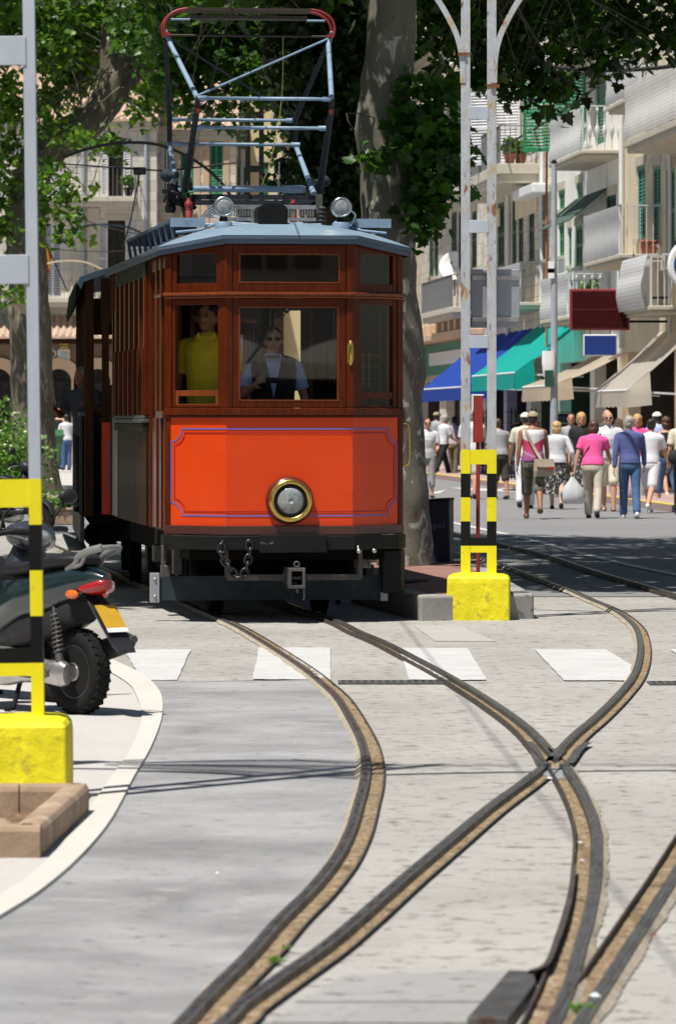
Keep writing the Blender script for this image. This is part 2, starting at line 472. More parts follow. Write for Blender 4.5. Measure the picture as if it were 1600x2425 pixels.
M['greyalu'] = pm('grey grab rail', (.24, .24, .235), .12, 10, .5, metal=.4)
M['alu'] = pm('cast aluminium', (.52, .51, .49), .15, 10, .35, metal=.9, dirt=((.18, .14, .1), .2, 9))
M['tail'] = pm('tail lamp red', (.35, .008, .012), .1, 8, .12, coat=.8)
M['amber'] = pm('amber lens', (.75, .13, .01), .1, 8, .15, coat=.6)
M['plateyel'] = pm('number plate yellow', (.50, .29, .02), .08, 8, .45)
M['terra'] = pm('terracotta', (.40, .13, .07), .2, 5, .8)
M['planter'] = pm('planter stone', (.32, .225, .15), .2, 5, .9, bmp=.5, bscale=30, dirt=[((.44, .37, .29), .3, 5), ((.17, .11, .07), .2, 11)])
M['bin'] = pm('green bin plastic', (.03, .115, .045), .1, 4, .45)
M['bin2'] = pm('navy bin', (.008, .01, .03), .15, 5, .5)
M['lettering'] = pm('bin lettering', (.09, .11, .17), .05, 5, .5)
M['tile'] = pm('roof tile', (.50, .355, .265), .22, 9, .9, bmp=.3, dirt=[((.30, .22, .16), .28, 6), ((.42, .38, .30), .25, 3)])
M['cream'] = pm('cream render', (.66, .57, .41), .12, .7, .9, bmp=.15, dirt=[((.40, .32, .22), .25, 1.1)])
M['yellowrender'] = pm('yellow render', (.66, .54, .30), .08, .8, .9, bmp=.15, dirt=((.5, .42, .28), .2, 1.3))
M['whiterender'] = pm('white render', (.76, .75, .71), .1, .7, .9, bmp=.15, dirt=((.44, .42, .38), .22, 1.0), stretch=(1, 1, .4))
M['ochre'] = pm('ochre render', (.56, .40, .27), .1, .8, .9, bmp=.15, dirt=((.42, .3, .2), .2, 1.2))
M['stone'] = stone_mat('dressed grey stone', (.62, .58, .51), (.40, .37, .33), .62, .32)
M['stonewarm'] = stone_mat('weathered warm stone', (.64, .58, .47), (.33, .28, .22), .5, .3)
M['brown'] = pm('brown plaster', (.20, .13, .09), .2, 1.2, .9)
M['trim'] = pm('stone trim', (.50, .46, .38), .1, 2, .85, dirt=((.36, .31, .24), .25, 3))
M['green'] = pm('shutter green', (.012, .19, .075), .12, 5, .5)
M['darkgreen'] = pm('dark shutter green', (.016, .07, .055), .15, 5, .55)
M['teal'] = pm('teal shutter', (.04, .22, .18), .15, 5, .55)
M['greyshut'] = pm('pale grey shutter', (.60, .60, .62), .08, 5, .6)
M['railing'] = pm('white iron railing', (.58, .59, .60), .08, 5, .5)
M['railgrey'] = pm('grey iron railing', (.16, .165, .18), .1, 5, .5)
M['screen'] = stripes('striped balcony screen', (.80, .81, .83), (.66, .67, .70), 12.5, 2, transl=.35, duty=.62)
M['screenplain'] = pm('weathered white panel', (.50, .51, .53), .08, 3, .8, transl=.2, dirt=((.42, .38, .3), .2, 5), stretch=(4, 4, .4))
M['aw_blue'] = pm('blue awning canvas', (.015, .075, .48), .08, 3, .8, transl=.45)
M['aw_teal'] = pm('turquoise awning canvas', (.004, .50, .44), .06, 3, .8, transl=.5)
M['aw_beige'] = pm('beige awning canvas', (.70, .62, .50), .08, 3, .85, transl=.62)
M['aw_cream'] = pm('cream awning canvas', (.80, .77, .69), .05, 3, .85, transl=.65)
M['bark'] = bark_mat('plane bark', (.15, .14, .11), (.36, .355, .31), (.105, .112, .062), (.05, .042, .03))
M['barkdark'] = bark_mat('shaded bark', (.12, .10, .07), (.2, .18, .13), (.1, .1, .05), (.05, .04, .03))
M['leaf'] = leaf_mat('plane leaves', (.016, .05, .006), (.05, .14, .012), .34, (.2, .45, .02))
M['leaflit'] = leaf_mat('sunlit plane leaves', (.07, .16, .012), (.20, .35, .04), .45, (.34, .55, .04))  # plane leaf colour brightened to stand for sunlight on the left crown
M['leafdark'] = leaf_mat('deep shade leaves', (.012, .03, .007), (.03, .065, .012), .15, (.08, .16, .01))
M['hedge'] = leaf_mat('hedge leaves', (.04, .11, .015), (.14, .28, .03), .3)
M['hill'] = pm('wooded slope', (.045, .07, .03), .5, .25, .95)
M['flagred'] = pm('flag red', (.55, .02, .02), .06, 6, .8)
M['flagyel'] = pm('flag yellow', (.75, .48, .03), .06, 6, .8)
M['cable'] = pm('cable', (.01, .01, .01), .1, 6, .7)
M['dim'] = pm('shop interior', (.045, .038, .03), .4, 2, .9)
M['rackblue'] = pm('rack blue', (.01, .02, .07), .4, 14, .5)
M['skin'] = pm('skin', (.52, .28, .19), .07, 20, .6)
M['skintan'] = pm('tanned skin', (.26, .115, .065), .08, 20, .55)
M['skinpale'] = pm('pale skin', (.58, .34, .25), .07, 20, .6)
M['hairgrey'] = pm('grey hair', (.34, .32, .3), .25, 40, .7)
M['hairblond'] = pm('blond hair', (.48, .31, .13), .3, 40, .6)
M['hairbrown'] = pm('brown hair', (.07, .03, .015), .3, 40, .55)
M['hairdark'] = pm('dark hair', (.012, .01, .009), .3, 40, .5)
M['hairginger'] = pm('ginger hair', (.42, .17, .05), .3, 40, .6)
def cloth(name, col, var=.1, **k): M[name] = pm(name, col, var, 9, .85, bmp=1.0, bscale=8, **k)
cloth('white cotton', (.62, .62, .65)); cloth('cream cotton', (.66, .61, .46)); cloth('pink cotton', (.80, .09, .30)); cloth('denim shirt', (.075, .10, .26))
cloth('jeans', (.055, .115, .24), .25); cloth('beige trousers', (.50, .44, .36)); cloth('black cloth', (.012, .012, .014)); cloth('khaki cloth', (.15, .12, .07))
cloth('pink grey shirt', (.40, .33, .36)); cloth('grey shirt', (.33, .34, .35)); cloth('dark shorts', (.05, .045, .035)); cloth('khaki cap', (.33, .28, .17)); cloth('white hat', (.7, .68, .62))
cloth('grey trousers', (.3, .29, .28)); cloth('charcoal shirt', (.06, .065, .08)); cloth('blue cap', (.06, .14, .34))
M['camo'] = pm('camouflage cotton', (.10, .095, .07), .15, 8, .9, dirt=[((.28, .27, .22), .36, 7), ((.03, .03, .025), .25, 9)])
M['floral'] = pm('black and white floral print', (.02, .02, .022), .1, 8, .85, dirt=((.6, .6, .55), .42, 16))
M['tank'] = zbands('white pink purple vest', [(0, (.30, .09, .24)), (.47, (.28, .08, .22)), (.485, (.5, .2, .3)), (.50, (.25, .06, .2)), (.52, (.52, .05, .13)), (.582, (.55, .05, .13)), (.587, (.74, .72, .72)), (1, (.74, .72, .72))], .85, -.55)
cloth('bag canvas', (.38, .31, .23)); cloth('pink plastic', (.55, .33, .4)); M['plasticbag'] = pm('white plastic bag', (.75, .76, .77), .05, 8, .5, transl=.35, bmp=.6, bscale=9)
M['sandal'] = pm('sandal leather', (.10, .05, .025), .2, 12, .6); M['shoe'] = pm('black shoe', (.015, .015, .015), .2, 12, .5); M['whiteshoe'] = pm('white trainer', (.7, .7, .7), .06, 12, .6)
M['eye'] = pm('dark lens', (.008, .008, .008), .1, 12, .15); M['lip'] = pm('lip', (.3, .07, .05), .1, 12, .5)

# ---- camera, sun, sky -------------------------------------------------------------------
cam_d = bpy.data.cameras.new('camera'); cam = bpy.data.objects.new('camera', cam_d); COL.objects.link(cam)
cam.location = (0, 0, EYE); cam.rotation_euler = (R(90), 0, 0)
cam_d.sensor_fit = 'VERTICAL'; cam_d.sensor_height = 36.0; cam_d.sensor_width = 24.0
cam_d.lens = F / 2425 * 36.0
cam_d.shift_y = (HY - 1212.5) / 2425; cam_d.shift_x = (800 - CX) / 2425
cam_d.clip_start = .5; cam_d.clip_end = 3000
cam_d.dof.use_dof = True; cam_d.dof.focus_distance = 37.5; cam_d.dof.aperture_fstop = 9.0
scene.camera = cam

SUN_AZ, SUN_EL = 40.0, 68.0      # degrees left of straight behind the camera; height
sd = Vector((-math.sin(R(SUN_AZ)) * math.cos(R(SUN_EL)), -math.cos(R(SUN_AZ)) * math.cos(R(SUN_EL)), math.sin(R(SUN_EL))))
sl = bpy.data.lights.new('sun', 'SUN'); sl.energy = 5.0; sl.angle = R(.53); sl.color = (1, .955, .88)
so = bpy.data.objects.new('sun', sl); COL.objects.link(so); so.rotation_euler = sd.to_track_quat('Z', 'Y').to_euler()
w = bpy.data.worlds.new('World'); scene.world = w; w.use_nodes = True
sk = w.node_tree.nodes.new('ShaderNodeTexSky'); sk.sky_type = 'NISHITA'; sk.sun_disc = False
sk.sun_elevation = R(SUN_EL); sk.sun_rotation = R(180 + SUN_AZ)
w.node_tree.links.new(sk.outputs[0], w.node_tree.nodes['Background'].inputs[0])
w.node_tree.nodes['Background'].inputs[1].default_value = .05
scene.view_settings.view_transform = 'Standard'; scene.view_settings.look = 'None'
scene.view_settings.exposure = .36; scene.view_settings.gamma = 1
# ---- ground sheets ----------------------------------------------------------------------
def sheet(name, pts, mat, z, kind='structure', label=None, cat=None):
    mb = MB(); mb.sheet([(p[0], p[1], z) for p in pts])
    o = mb.build(name, M[mat], recalc=False)
    if o.data.polygons[0].normal.z < 0: o.data.flip_normals()
    return tag(o, label, cat, None, kind)

def slab(name, pts, mat, z0, z1, kind='structure', bevel=.01):
    mb = MB(); mb.prism([(p[0], p[1]) for p in pts], z0, z1)
    return tag(mb.build(name, M[mat], bevel=bevel), None, None, None, kind)

sheet('ground', [(-900, -200), (900, -200), (900, 1500), (-900, 1500)], 'street', -.02)
sheet('road', [(-40, -20), (40, -20), (40, 42.4), (1.2, 42.6), (.2, 46), (-1.2, 72), (-40, 72)], 'concrete', 0)
sheet('street_road', [(1.0, 42.9), (60, 42.7), (60, 300), (-60, 300), (-60, 72.3), (-1.2, 72.3)], 'street', -.006)
# worn asphalt lane between the paved corner and the outer rail
railA = [(531, 1477), (571, 1497), (638, 1538), (714, 1589), (765, 1630), (800, 1665), (831, 1716), (856, 1767), (866, 1813), (864, 1859), (851, 1910), (831, 1977), (795, 2049), (735, 2124), (663, 2196), (587, 2283), (510, 2359), (454, 2420), (385, 2500), (250, 2700)]
kerb_out = [(-60, 2215), (0, 2180), (102, 2114), (194, 2033), (265, 1946), (316, 1849), (357, 1777), (383, 1706), (383, 1655), (362, 1622), (330, 1598), (281, 1574), (240, 1556), (150, 1530), (0, 1500)]
kerb_in = [(-60, 2165), (0, 2130), (60, 2092), (130, 2028), (205, 1932), (270, 1839), (306, 1788), (332, 1727), (334, 1686), (318, 1642), (300, 1622), (262, 1598), (220, 1577), (140, 1549), (0, 1520)]
KO = spline([gr(*p) for p in kerb_out], 6); KI = spline([gr(*p) for p in kerb_in], 6)
A_pts = spline([gr(*p) for p in railA], 6)
lane = [p for p in KO if p.y < 29.2]
edge = [p - Vector((.03, 0, 0)) for p in A_pts if p.y < 29.2]
sheet('asphalt_lane', [(-9, 6)] + [(-9, 15.2)] + lane + [gr(600, 1613), gr(742, 1612)] + edge + [(-1.5, 6)], 'lane', .004)
sheet('pavement', [(-12, KI[0].y)] + KI + [(-12, KI[-1].y)], 'paving', .012)
mb = MB(); top = .018
mb.ribbon([p + Vector((0, 0, top)) for p in KI], [p + Vector((0, 0, top)) for p in KO])
mb.ribbon([p + Vector((0, 0, top)) for p in KO], [p + Vector((0, 0, -.01)) for p in offset(KO, .004)])
tag(mb.build('kerb_band', M['kerb']), kind='structure')
# joints of the concrete bays and a paler patch
def joint(name, pts, w, mat='darkdirt', z=.007):
    P = [gr(*p) for p in pts]; mb = MB()
    mb.ribbon([p + Vector((0, -w / 2, z)) for p in P], [p + Vector((0, w / 2, z)) for p in P])
    return tag(mb.build(name, M[mat]), kind='structure')
joint('road_joint', [(905, 1813), (1000, 1814), (1110, 1815), (1225, 1813)], .030)
joint('road_joint', [(1372, 1812), (1480, 1814), (1600, 1813), (1700, 1813)], .030)
joint('road_joint', [(690, 1800), (760, 1808), (842, 1812)], .02)
joint('road_joint', [(700, 2378), (900, 2377), (1150, 2377)], .012)
sheet('road_patch', [gr(640, 2425), gr(812, 2312), gr(1255, 2300), gr(1210, 2425)], 'patch', .0035)
sheet('road_patch', [gr(980, 1483), gr(1080, 1480), gr(1175, 1520), gr(1030, 1519)], 'palecon', .0032)
# pedestrian crossing
for i, q in enumerate([[(293, 1541), (452, 1540), (420, 1613), (345, 1614), (325, 1590)], [(613, 1536), (783, 1536), (783, 1612), (598, 1611)],
          [(945, 1537), (1106, 1537), (1152, 1613), (969, 1612)], [(1265, 1540), (1432, 1540), (1505, 1583), (1490, 1614), (1335, 1614)], [(1585, 1540), (1760, 1540), (1868, 1614), (1685, 1614)]]):
    P = []
    G = [gr(*p) for p in q]
    for a, b in zip(G, G[1:] + G[:1]):
        for k in range(10):
            p = a.lerp(b, k / 10)
            P.append(p + Vector((random.uniform(-.004, .004), random.uniform(-.02, .02), 0)))
    sheet('crosswalk_stripe', P, 'marking', .008)
# edge line and far markings
P = spline([gr(*p) for p in [(1040, 1229), (1137, 1250), (1261, 1277), (1365, 1304), (1489, 1335), (1600, 1358), (1720, 1385)]], 5)
mb = MB(); mb.ribbon([p + Vector((0, 0, .003)) for p in P], [p + Vector((0, 0, .003)) for p in offset(P, .13)])
tag(mb.build('road_line', M['oldmark']), kind='structure')
for q in [[(1020, 1166), (1058, 1160), (1040, 1169), (1015, 1171)], [(1062, 1155), (1110, 1156), (1235, 1160), (1235, 1166), (1110, 1162)], [(1185, 1148), (1236, 1152), (1237, 1164), (1190, 1162)]]:
    sheet('road_marking', [gr(*p) for p in q], 'marking', .004)
# pavement in front of the shops, its yellow kerb line
FA, FB = 14.0, -.0712
def fac_x(Y, out=0.0): return FA + FB * Y - out
n0, n1 = 60, 175
slab('shop_pavement', [(fac_x(n0) + 1, n0), (fac_x(n1) + 1, n1), (fac_x(n1, 2.3), n1), (fac_x(n0, 2.3), n0)], 'pinkpave', -.02, .12)
mb = MB(); mb.ribbon([Vector((fac_x(Y, 2.3), Y, .124)) for Y in (n0, n1)], [Vector((fac_x(Y, 2.12), Y, .124)) for Y in (n0, n1)])
tag(mb.build('kerb_line', M['yline']), kind='structure')
# pale square at the far left
slab('square_pavement', [(-40, 103), (-5.2, 103), (-5.2, 160), (-40, 160)], 'paving', -.02, .10)
mb = MB(); mb.box(-14, -5.0, 97.0, 97.25, -.01, .002); tag(mb.build('kerb_line', M['yline']), kind='structure')
sheet('asphalt_strip', [(-12, 66), (-1.4, 66), (-1.4, 80), (-12, 80)], 'asphalt', .003)

# ---- tram island ------------------------------------------------------------------------
isl = [(.72, 37.6), (1.66, 38.0), (1.60, 40.5), (1.52, 43), (1.50, 47.5), (.25, 47.5), (-.22, 44.5), (.30, 40.6)]
slab('tram_island', isl, 'isle', -.02, .205, bevel=.02)
c = Vector((.8, 42.5)); inn = [(.86, 37.9), (1.50, 38.2), (1.44, 40.5), (1.36, 43), (1.34, 47.2), (.36, 47.2), (-.04, 44.5), (.44, 40.6)]
sheet('island_paving', inn, 'redpave', .209)

# ---- rails ------------------------------------------------------------------------------
railB = [(800, 1477), (851, 1502), (912, 1528), (979, 1563), (1055, 1604), (1132, 1650), (1208, 1701), (1259, 1742), (1297, 1784), (1316, 1803), (1341, 1830), (1366, 1869), (1392, 1920), (1410, 1977), (1412, 2038), (1407, 2114), (1392, 2191), (1371, 2267), (1351, 2344), (1320, 2420), (1280, 2510), (1190, 2700)]
railC = [(1062, 1308), (1137, 1325), (1219, 1354), (1331, 1397), (1387, 1422), (1453, 1451), (1499, 1487), (1514, 1522), (1514, 1563), (1499, 1609), (1463, 1655), (1412, 1706), (1361, 1750), (1318, 1795), (1285, 1828), (1234, 1869), (1157, 1926), (1055, 2012), (953, 2099), (851, 2190), (765, 2262), (663, 2334), (571, 2400), (551, 2423), (460, 2510), (300, 2700)]
railD = [(1062, 1261), (1178, 1290), (1282, 1315), (1406, 1356), (1530, 1393), (1600, 1414), (1720, 1458), (1830, 1530), (1850, 1620), (1810, 1720), (1740, 1840), (1672, 1960), (1600, 2084), (1540, 2181), (1489, 2262), (1438, 2344), (1387, 2423), (1335, 2510), (1200, 2700)]
def rail(pts, side, label, back, groove=.085, dz=0.0, gedge=True, cut=None, gh=.014):
    """running rail with its flangeway of grit and thin guard edge; side=+1 groove to the right walking towards the camera"""
    P = [gr(*p) for p in pts]
    if back: P = back + P
    P = spline(P, 14)
    root = thing('tram_rail', label, 'rail', (0, 0, 0), 0, 'tram rails set in the road')
    w = .021; s = -side            # offset() is right-hand of travel; travel is towards the camera, so its right is picture left
    runs = [P] if not cut else [[p for p in P if p.y >= cut[0]], [p for p in P if p.y <= cut[1]]]
    for a, b, zt, nm, mt in ((-w, w, .030 + dz, 'rail_head', 'rail'), (-.007, .009, .0315 + dz, 'running_surface', 'railtop')):
        for run in runs:
          mb = MB(); L = [p + Vector((0, 0, zt)) for p in offset(run, a)]; Rr = [p + Vector((0, 0, zt)) for p in offset(run, b)]
          mb.ribbon(L, Rr)
          if nm == 'rail_head': mb.ribbon([p + Vector((0, 0, -.035)) for p in offset(L, -.004)], L); mb.ribbon(Rr, [p + Vector((0, 0, -.035 if nm == 'rail_head' else -.001)) for p in offset(Rr, .004)])
          mb.build(nm, M[mt], root)
    i0 = (w + .004) * s; i1 = (w + groove) * s
    j = random.Random(len(pts))
    off = []
    for i, p in enumerate(P): off.append((.008 * noise.noise(p * 2.3) + j.uniform(-.008, .006)) * s)
    a = offset(P, i0); b = offset(P, i1)
    b2 = [p + (q - p) * (1 + o / .08) for p, q, o in zip(a, b, off)]
    mb = MB()
    lay = [[p.lerp(q, u) + Vector((0, 0, .0055 + (.007 * abs(noise.noise(p * 9 + Vector((0, 0, u * 5)))) + j.uniform(-.0005, .004) if 0 < u < 1 else 0))) for p, q in zip(a, b2)] for u in (0, .2, .4, .6, .8, 1)]
    for l0, l1 in zip(lay, lay[1:]): mb.ribbon(l0, l1)
    mb.build('flangeway', M['sand'], root)
    # dirty margin on the other side
    mb = MB(); a = offset(P, -(w + .003) * s); b = offset(P, -(w + .022) * s)
    b = [p + (q - p) * (1.1 + .8 * noise.noise(p * 1.7) + j.uniform(-.2, .2)) for p, q in zip(a, b)]
    mb.ribbon([p + Vector((0, 0, .024 + dz)) for p in a], [p + Vector((0, 0, .0055)) for p in b]); mb.build('grit_margin', M['stain'], root)
    if gedge:
        mb = MB(); a = offset(P, i1); b = offset(P, i1 + .008 * s)
        mb.ribbon([p + Vector((0, 0, gh)) for p in a], [p + Vector((0, 0, gh)) for p in b])
        mb.ribbon([p + Vector((0, 0, .0)) for p in a], [p + Vector((0, 0, gh)) for p in a])
        if gh > .02: mb.ribbon([p + Vector((0, 0, gh)) for p in b], [p + Vector((0, 0, .0)) for p in offset(P, i1 + .014 * s)])
        mb.build('guard_edge', M['railedge'], root)
    return root
tb = Vector((-.122, .9925, 0))
A0, B0 = gr(531, 1477), gr(800, 1477)
rail(railA, 1, 'leftmost tram rail, curving out from under the red tram past the pale kerb', [A0 + tb * k for k in (26, 16, 8, 3)], .060)
rail(railB, -1, 'tram rail from the right wheels of the tram through the crossing to the bottom edge', [B0 + tb * k for k in (26, 16, 8, 3)], .058, -.003, True, (22.20, 21.80), .030)
rail(railC, 1, 'tram rail sweeping round beside the yellow block and crossing down to the lower left', [gr(1062, 1308) + Vector((-.6, 22, 0)), gr(1062, 1308) + Vector((-.1, 8, 0))], .048, 0, True, (22.20, 21.84))
rail(railD, -1, 'outer rail of the side track, leaving and re-entering the right edge', [gr(1062, 1261) + Vector((-.9, 26, 0)), gr(1062, 1261) + Vector((-.2, 9, 0))], .060, -.002, True, None, .030)
# wing rails and casting of the crossing
x = thing('rail_crossing', 'steel crossing where the two tram rails meet in an X', 'rail crossing', tuple(gr(1312, 1800)))
o = Vector(x.location)
mb = MB()
for pts in ([(1250, 1766), (1268, 1788), (1280, 1812), (1290, 1818)], [(1392, 1768), (1372, 1782), (1354, 1808), (1345, 1818)]):
    P = spline([gr(*p) - o for p in pts], 5)
    mb.ribbon([p + Vector((0, 0, .022)) for p in offset(P, -.022)], [p + Vector((0, 0, .022)) for p in offset(P, .022)])
    mb.ribbon([p + Vector((0, 0, -.01)) for p in offset(P, .027)], [p + Vector((0, 0, .022)) for p in offset(P, .022)])
mb.build('wing_rail', M['rail'], x)
mb = MB(); mb.prism([tuple((gr(*p) - o).xy) for p in [(1283, 1838), (1296, 1822), (1330, 1824), (1335, 1846), (1310, 1852)]], .002, .012)
mb.build('frog_casting', M['plate'], x, bevel=.004)
mb = MB(); mb.prism([tuple((gr(*p) - o).xy) for p in [(1292, 1786), (1340, 1786), (1322, 1808), (1311, 1808)]], .0, .0285); mb.build('frog_point', M['rail'], x)
# point plate at the bottom
x = thing('switch_plate', 'dark flat steel point plate beside the rail at the bottom edge', 'steel plate', tuple(gr(1200, 2370)))
o = Vector(x.location)
mb = MB(); mb.prism([tuple((gr(*p) - o).xy) for p in [(1203, 2325), (1262, 2328), (1268, 2352), (1205, 2440), (1105, 2440)]], 0, .035); mb.build('plate', M['rail'], x, bevel=.004)
mb = MB(); P = spline([gr(*p) - o for p in [(1250, 2335), (1285, 2318), (1305, 2275), (1330, 2205), (1345, 2140), (1352, 2075)]], 5)
mb.ribbon([p + Vector((0, 0, .045)) for p in P], [p + Vector((0, 0, .045)) for p in offset(P, .018)]); mb.ribbon(P, [p + Vector((0, 0, .045)) for p in P])
mb.ribbon([p + Vector((0, 0, .045)) for p in offset(P, -.0)], offset(P, -.004))
mb.build('guard_rail', M['railedge'], x)
# drain grates
for (x0, x1, py, lab) in ((800, 1062, 1618, 'long cast iron drain grate across the road between the two middle rails'), (1534, 1680, 1620, 'cast iron drain grate at the right edge beyond the outer rail')):
    a, b = gr(x0, py), gr(x1, py); mb = MB(); w = .16
    g = thing('drain_grate', lab, 'grate', tuple((a + b) / 2), 0, 'drain grates in the road'); c = (a + b) / 2; L = (b - a).length / 2
    mb.box(-L, L, -w, -w + .03, -.01, .011); mb.box(-L, L, w - .03, w, -.01, .011)
    k = -L
    while k < L: mb.box(k, k + .022, -w + .03, w - .03, -.01, .010); k += .045
    mb.build('bars', M['grate'], g); mb = MB(); mb.sheet([(-L, -w, .003), (L, -w, .003), (L, w, .003), (-L, w, .003)]); mb.build('slot', M['darkdirt'], g)
# litter in the flangeways: a few scraps
def scrap(px, py, mat, s, label):
    p = gr(px, py, .02); mb = MB(); r = random.Random(int(px)); n = 7
    pts = [(s * r.uniform(.5, 1) * math.cos(2 * math.pi * k / n), s * r.uniform(.4, .9) * math.sin(2 * math.pi * k / n), r.uniform(0, s * .4)) for k in range(n)]
    mb.add(pts + [(0, 0, s * .6)], [(k, (k + 1) % n, n) for k in range(n)])
    o = mb.build('litter_scrap', M[mat], loc=p); tag(o, label, 'litter', 'scraps of litter on the road')
scrap(1378, 2040, 'pink plastic', .018, 'pink scrap of paper lying in the grit beside the rail')
scrap(1082, 1974, 'green', .014, 'small green scrap beside the diagonal rail')
scrap(1408, 2365, 'white', .03, 'crumpled white paper between the two rails at the bottom edge')
scrap(1372, 1997, 'white', .014, 'white scrap in the flangeway above the pink one')
scrap(1300, 1845, 'white', .02, 'white chip just below the rail crossing')
scrap(515, 2069, 'white', .012, 'tiny pale scrap out on the grey asphalt lane')
scrap(1552, 2218, 'orange', .012, 'orange peel scrap to the right of the outer rail')
# weeds in the joint
def weed(px, py, s, label):
    mb = MB(); r = random.Random(int(px))
    for k in range(26):
        a = r.uniform(0, 6.28); l = s * r.uniform(.5, 1); b = Vector((r.uniform(-s, s) * .5, r.uniform(-s, s), 0)); d = Vector((math.cos(a), math.sin(a), r.uniform(.3, 1.2))).normalized(); q = d.cross(Vector((0, 0, 1))).normalized() * l * .3
        mb.add([b, b + d * l * .5 + q, b + d * l, b + d * l * .5 - q], [(0, 1, 2, 3)])
    o = mb.build('weed', M['hedge'], loc=gr(px, py, .01)); tag(o, label, 'weed', 'weeds growing in the rail joints')
weed(655, 2278, .035, 'small green weed where the two lower left rails run close together'); weed(1378, 2400, .05, 'green weed by the right hand rails at the bottom edge'); weed(678, 2248, .02, 'tiny weed just up the joint from the lower left weed')
# ---- the red motor tram -----------------------------------------------------------------
HF, HW, HD = .511, .955, .37            # half front flat, half width, chamfer depth
def offpoly(P, o):
    out = []
    n = len(P)
    def nrm(a, b):
        e = Vector((b[0] - a[0], b[1] - a[1])).normalized(); return Vector((e.y, -e.x))
    for i in range(n):
        if i == 0: m = nrm(P[0], P[1])
        elif i == n - 1: m = nrm(P[-2], P[-1])
        else:
            a, b = nrm(P[i - 1], P[i]), nrm(P[i], P[i + 1]); m = (a + b); m = m / max(.3, m.dot(a))
        out.append(Vector((P[i][0] + m.x * o, P[i][1] + m.y * o)))
    return out
FRONT = [(-HW, HD), (-HF, 0), (HF, 0), (HW, HD)]
def band(mb, P, o0, o1, z0, z1):
    a, b = offpoly(P, o0), offpoly(P, o1); n = len(P)
    vs = [(p.x, p.y, z0) for p in b] + [(p.x, p.y, z1) for p in b] + [(p.x, p.y, z0) for p in a] + [(p.x, p.y, z1) for p in a]
    fs = []
    for i in range(n - 1):
        fs += [(i, i + 1, n + i + 1, n + i), (2 * n + i + 1, 2 * n + i, 3 * n + i, 3 * n + i + 1), (n + i, n + i + 1, 3 * n + i + 1, 3 * n + i), (i + 1, i, 2 * n + i, 2 * n + i + 1)]
    fs += [(0, n, 3 * n, 2 * n), (n - 1, 3 * n - 1, 4 * n - 1, 2 * n - 1)]
    mb.add(vs, fs)
def facem(p, q):
    p, q = Vector((*p, 0)), Vector((*q, 0)); e = (q - p).normalized(); nn = Vector((e.y, -e.x, 0))
    m = Matrix.Identity(4)
    for r in range(3): m[r][0] = e[r]; m[r][1] = nn[r]; m[r][2] = (0, 0, 1)[r]; m[r][3] = p[r]
    return m, (q - p).length
def frame(mb, Mx, a0, a1, z0, z1, w, b0, b1, wb=None, wt=None, wr=None):
    wb = w if wb is None else wb; wt = w if wt is None else wt; wr = w if wr is None else wr
    mb.box(a0, a0 + w, b0, b1, z0, z1, Mx); mb.box(a1 - wr, a1, b0, b1, z0, z1, Mx)
    mb.box(a0 + w, a1 - wr, b0, b1 - .002, z0, z0 + wb, Mx); mb.box(a0 + w, a1 - wr, b0, b1 - .002, z1 - wt, z1, Mx)
def pane(parent, Mx, a0, a1, z0, z1, b, mat='glass', name='pane'):
    mb = MB(); mb.add([(a0, b, z0), (a1, b, z0), (a1, b, z1), (a0, b, z1)], [(0, 1, 2, 3)], False, Mx); return mb.build(name, M[mat], parent)
ML, LL = facem(FRONT[0], FRONT[1]); MC, LC = facem(FRONT[1], FRONT[2]); MR, LR = facem(FRONT[2], FRONT[3])

def lining(mb, s0, s1, z0, z1, nr, wd, o=.004):
    """painted border with hollow corners that runs round the three faces of the dash"""
    L1 = LL
    def pos(s, z, oo):
        if s < -HF: m, a = ML, L1 + (s + HF)
        elif s > HF: m, a = MR, s - HF
        else: m, a = MC, s + HF
        return m @ Vector((a, oo, z))
    path = []
    def arc(cx, cz, a0, a1):
        for k in range(7):
            a = R(a0 + (a1 - a0) * k / 6); path.append((cx + nr * math.cos(a), cz + nr * math.sin(a)))
    def line(p, q):
        k = 24 if abs(q[0] - p[0]) > .5 else 4
        for i in range(k + 1): path.append((p[0] + (q[0] - p[0]) * i / k, p[1] + (q[1] - p[1]) * i / k))
    arc(s0, z0, 90, 0); line((s0 + nr, z0), (s1 - nr, z0)); arc(s1, z0, 180, 90); line((s1, z0 + nr), (s1, z1 - nr)); arc(s1, z1, 270, 180)
    line((s1 - nr, z1), (s0 + nr, z1)); arc(s0, z1, 0, -90); line((s0, z1 - nr), (s0, z0 + nr))
    # put the face edges exactly on a vertex
    full = []
    for p, q in zip(path, path[1:] + path[:1]):
        full.append(p)
        for e in (-HF, HF):
            if (p[0] - e) * (q[0] - e) < -1e-9:
                t = (e - p[0]) / (q[0] - p[0]); full.append((e, p[1] + (q[1] - p[1]) * t))
    path = [p for i, p in enumerate(full) if abs(p[0] - full[i - 1][0]) + abs(p[1] - full[i - 1][1]) > 1e-5]
    n = len(path); ins = []
    for i in range(n):
        a, b, c = path[i - 1], path[i], path[(i + 1) % n]
        t = Vector((c[0] - a[0], c[1] - a[1])); t = t.normalized() if t.length > 1e-6 else Vector((1, 0))
        ins.append((b[0] - t.y * wd, b[1] + t.x * wd))
    for i in range(n):
        j = (i + 1) % n
        mb.add([pos(*path[i], o), pos(*path[j], o), pos(*ins[j], o), pos(*ins[i], o)], [(0, 1, 2, 3)])

T = thing('tram', 'red and brown vintage wooden tram with a pantograph and a round headlight', 'tram', (-.331, 37.2, 0), R(7))
def tp(name, mb, mat, parent=T, **k): return mb.build(name, M[mat], parent, **k)

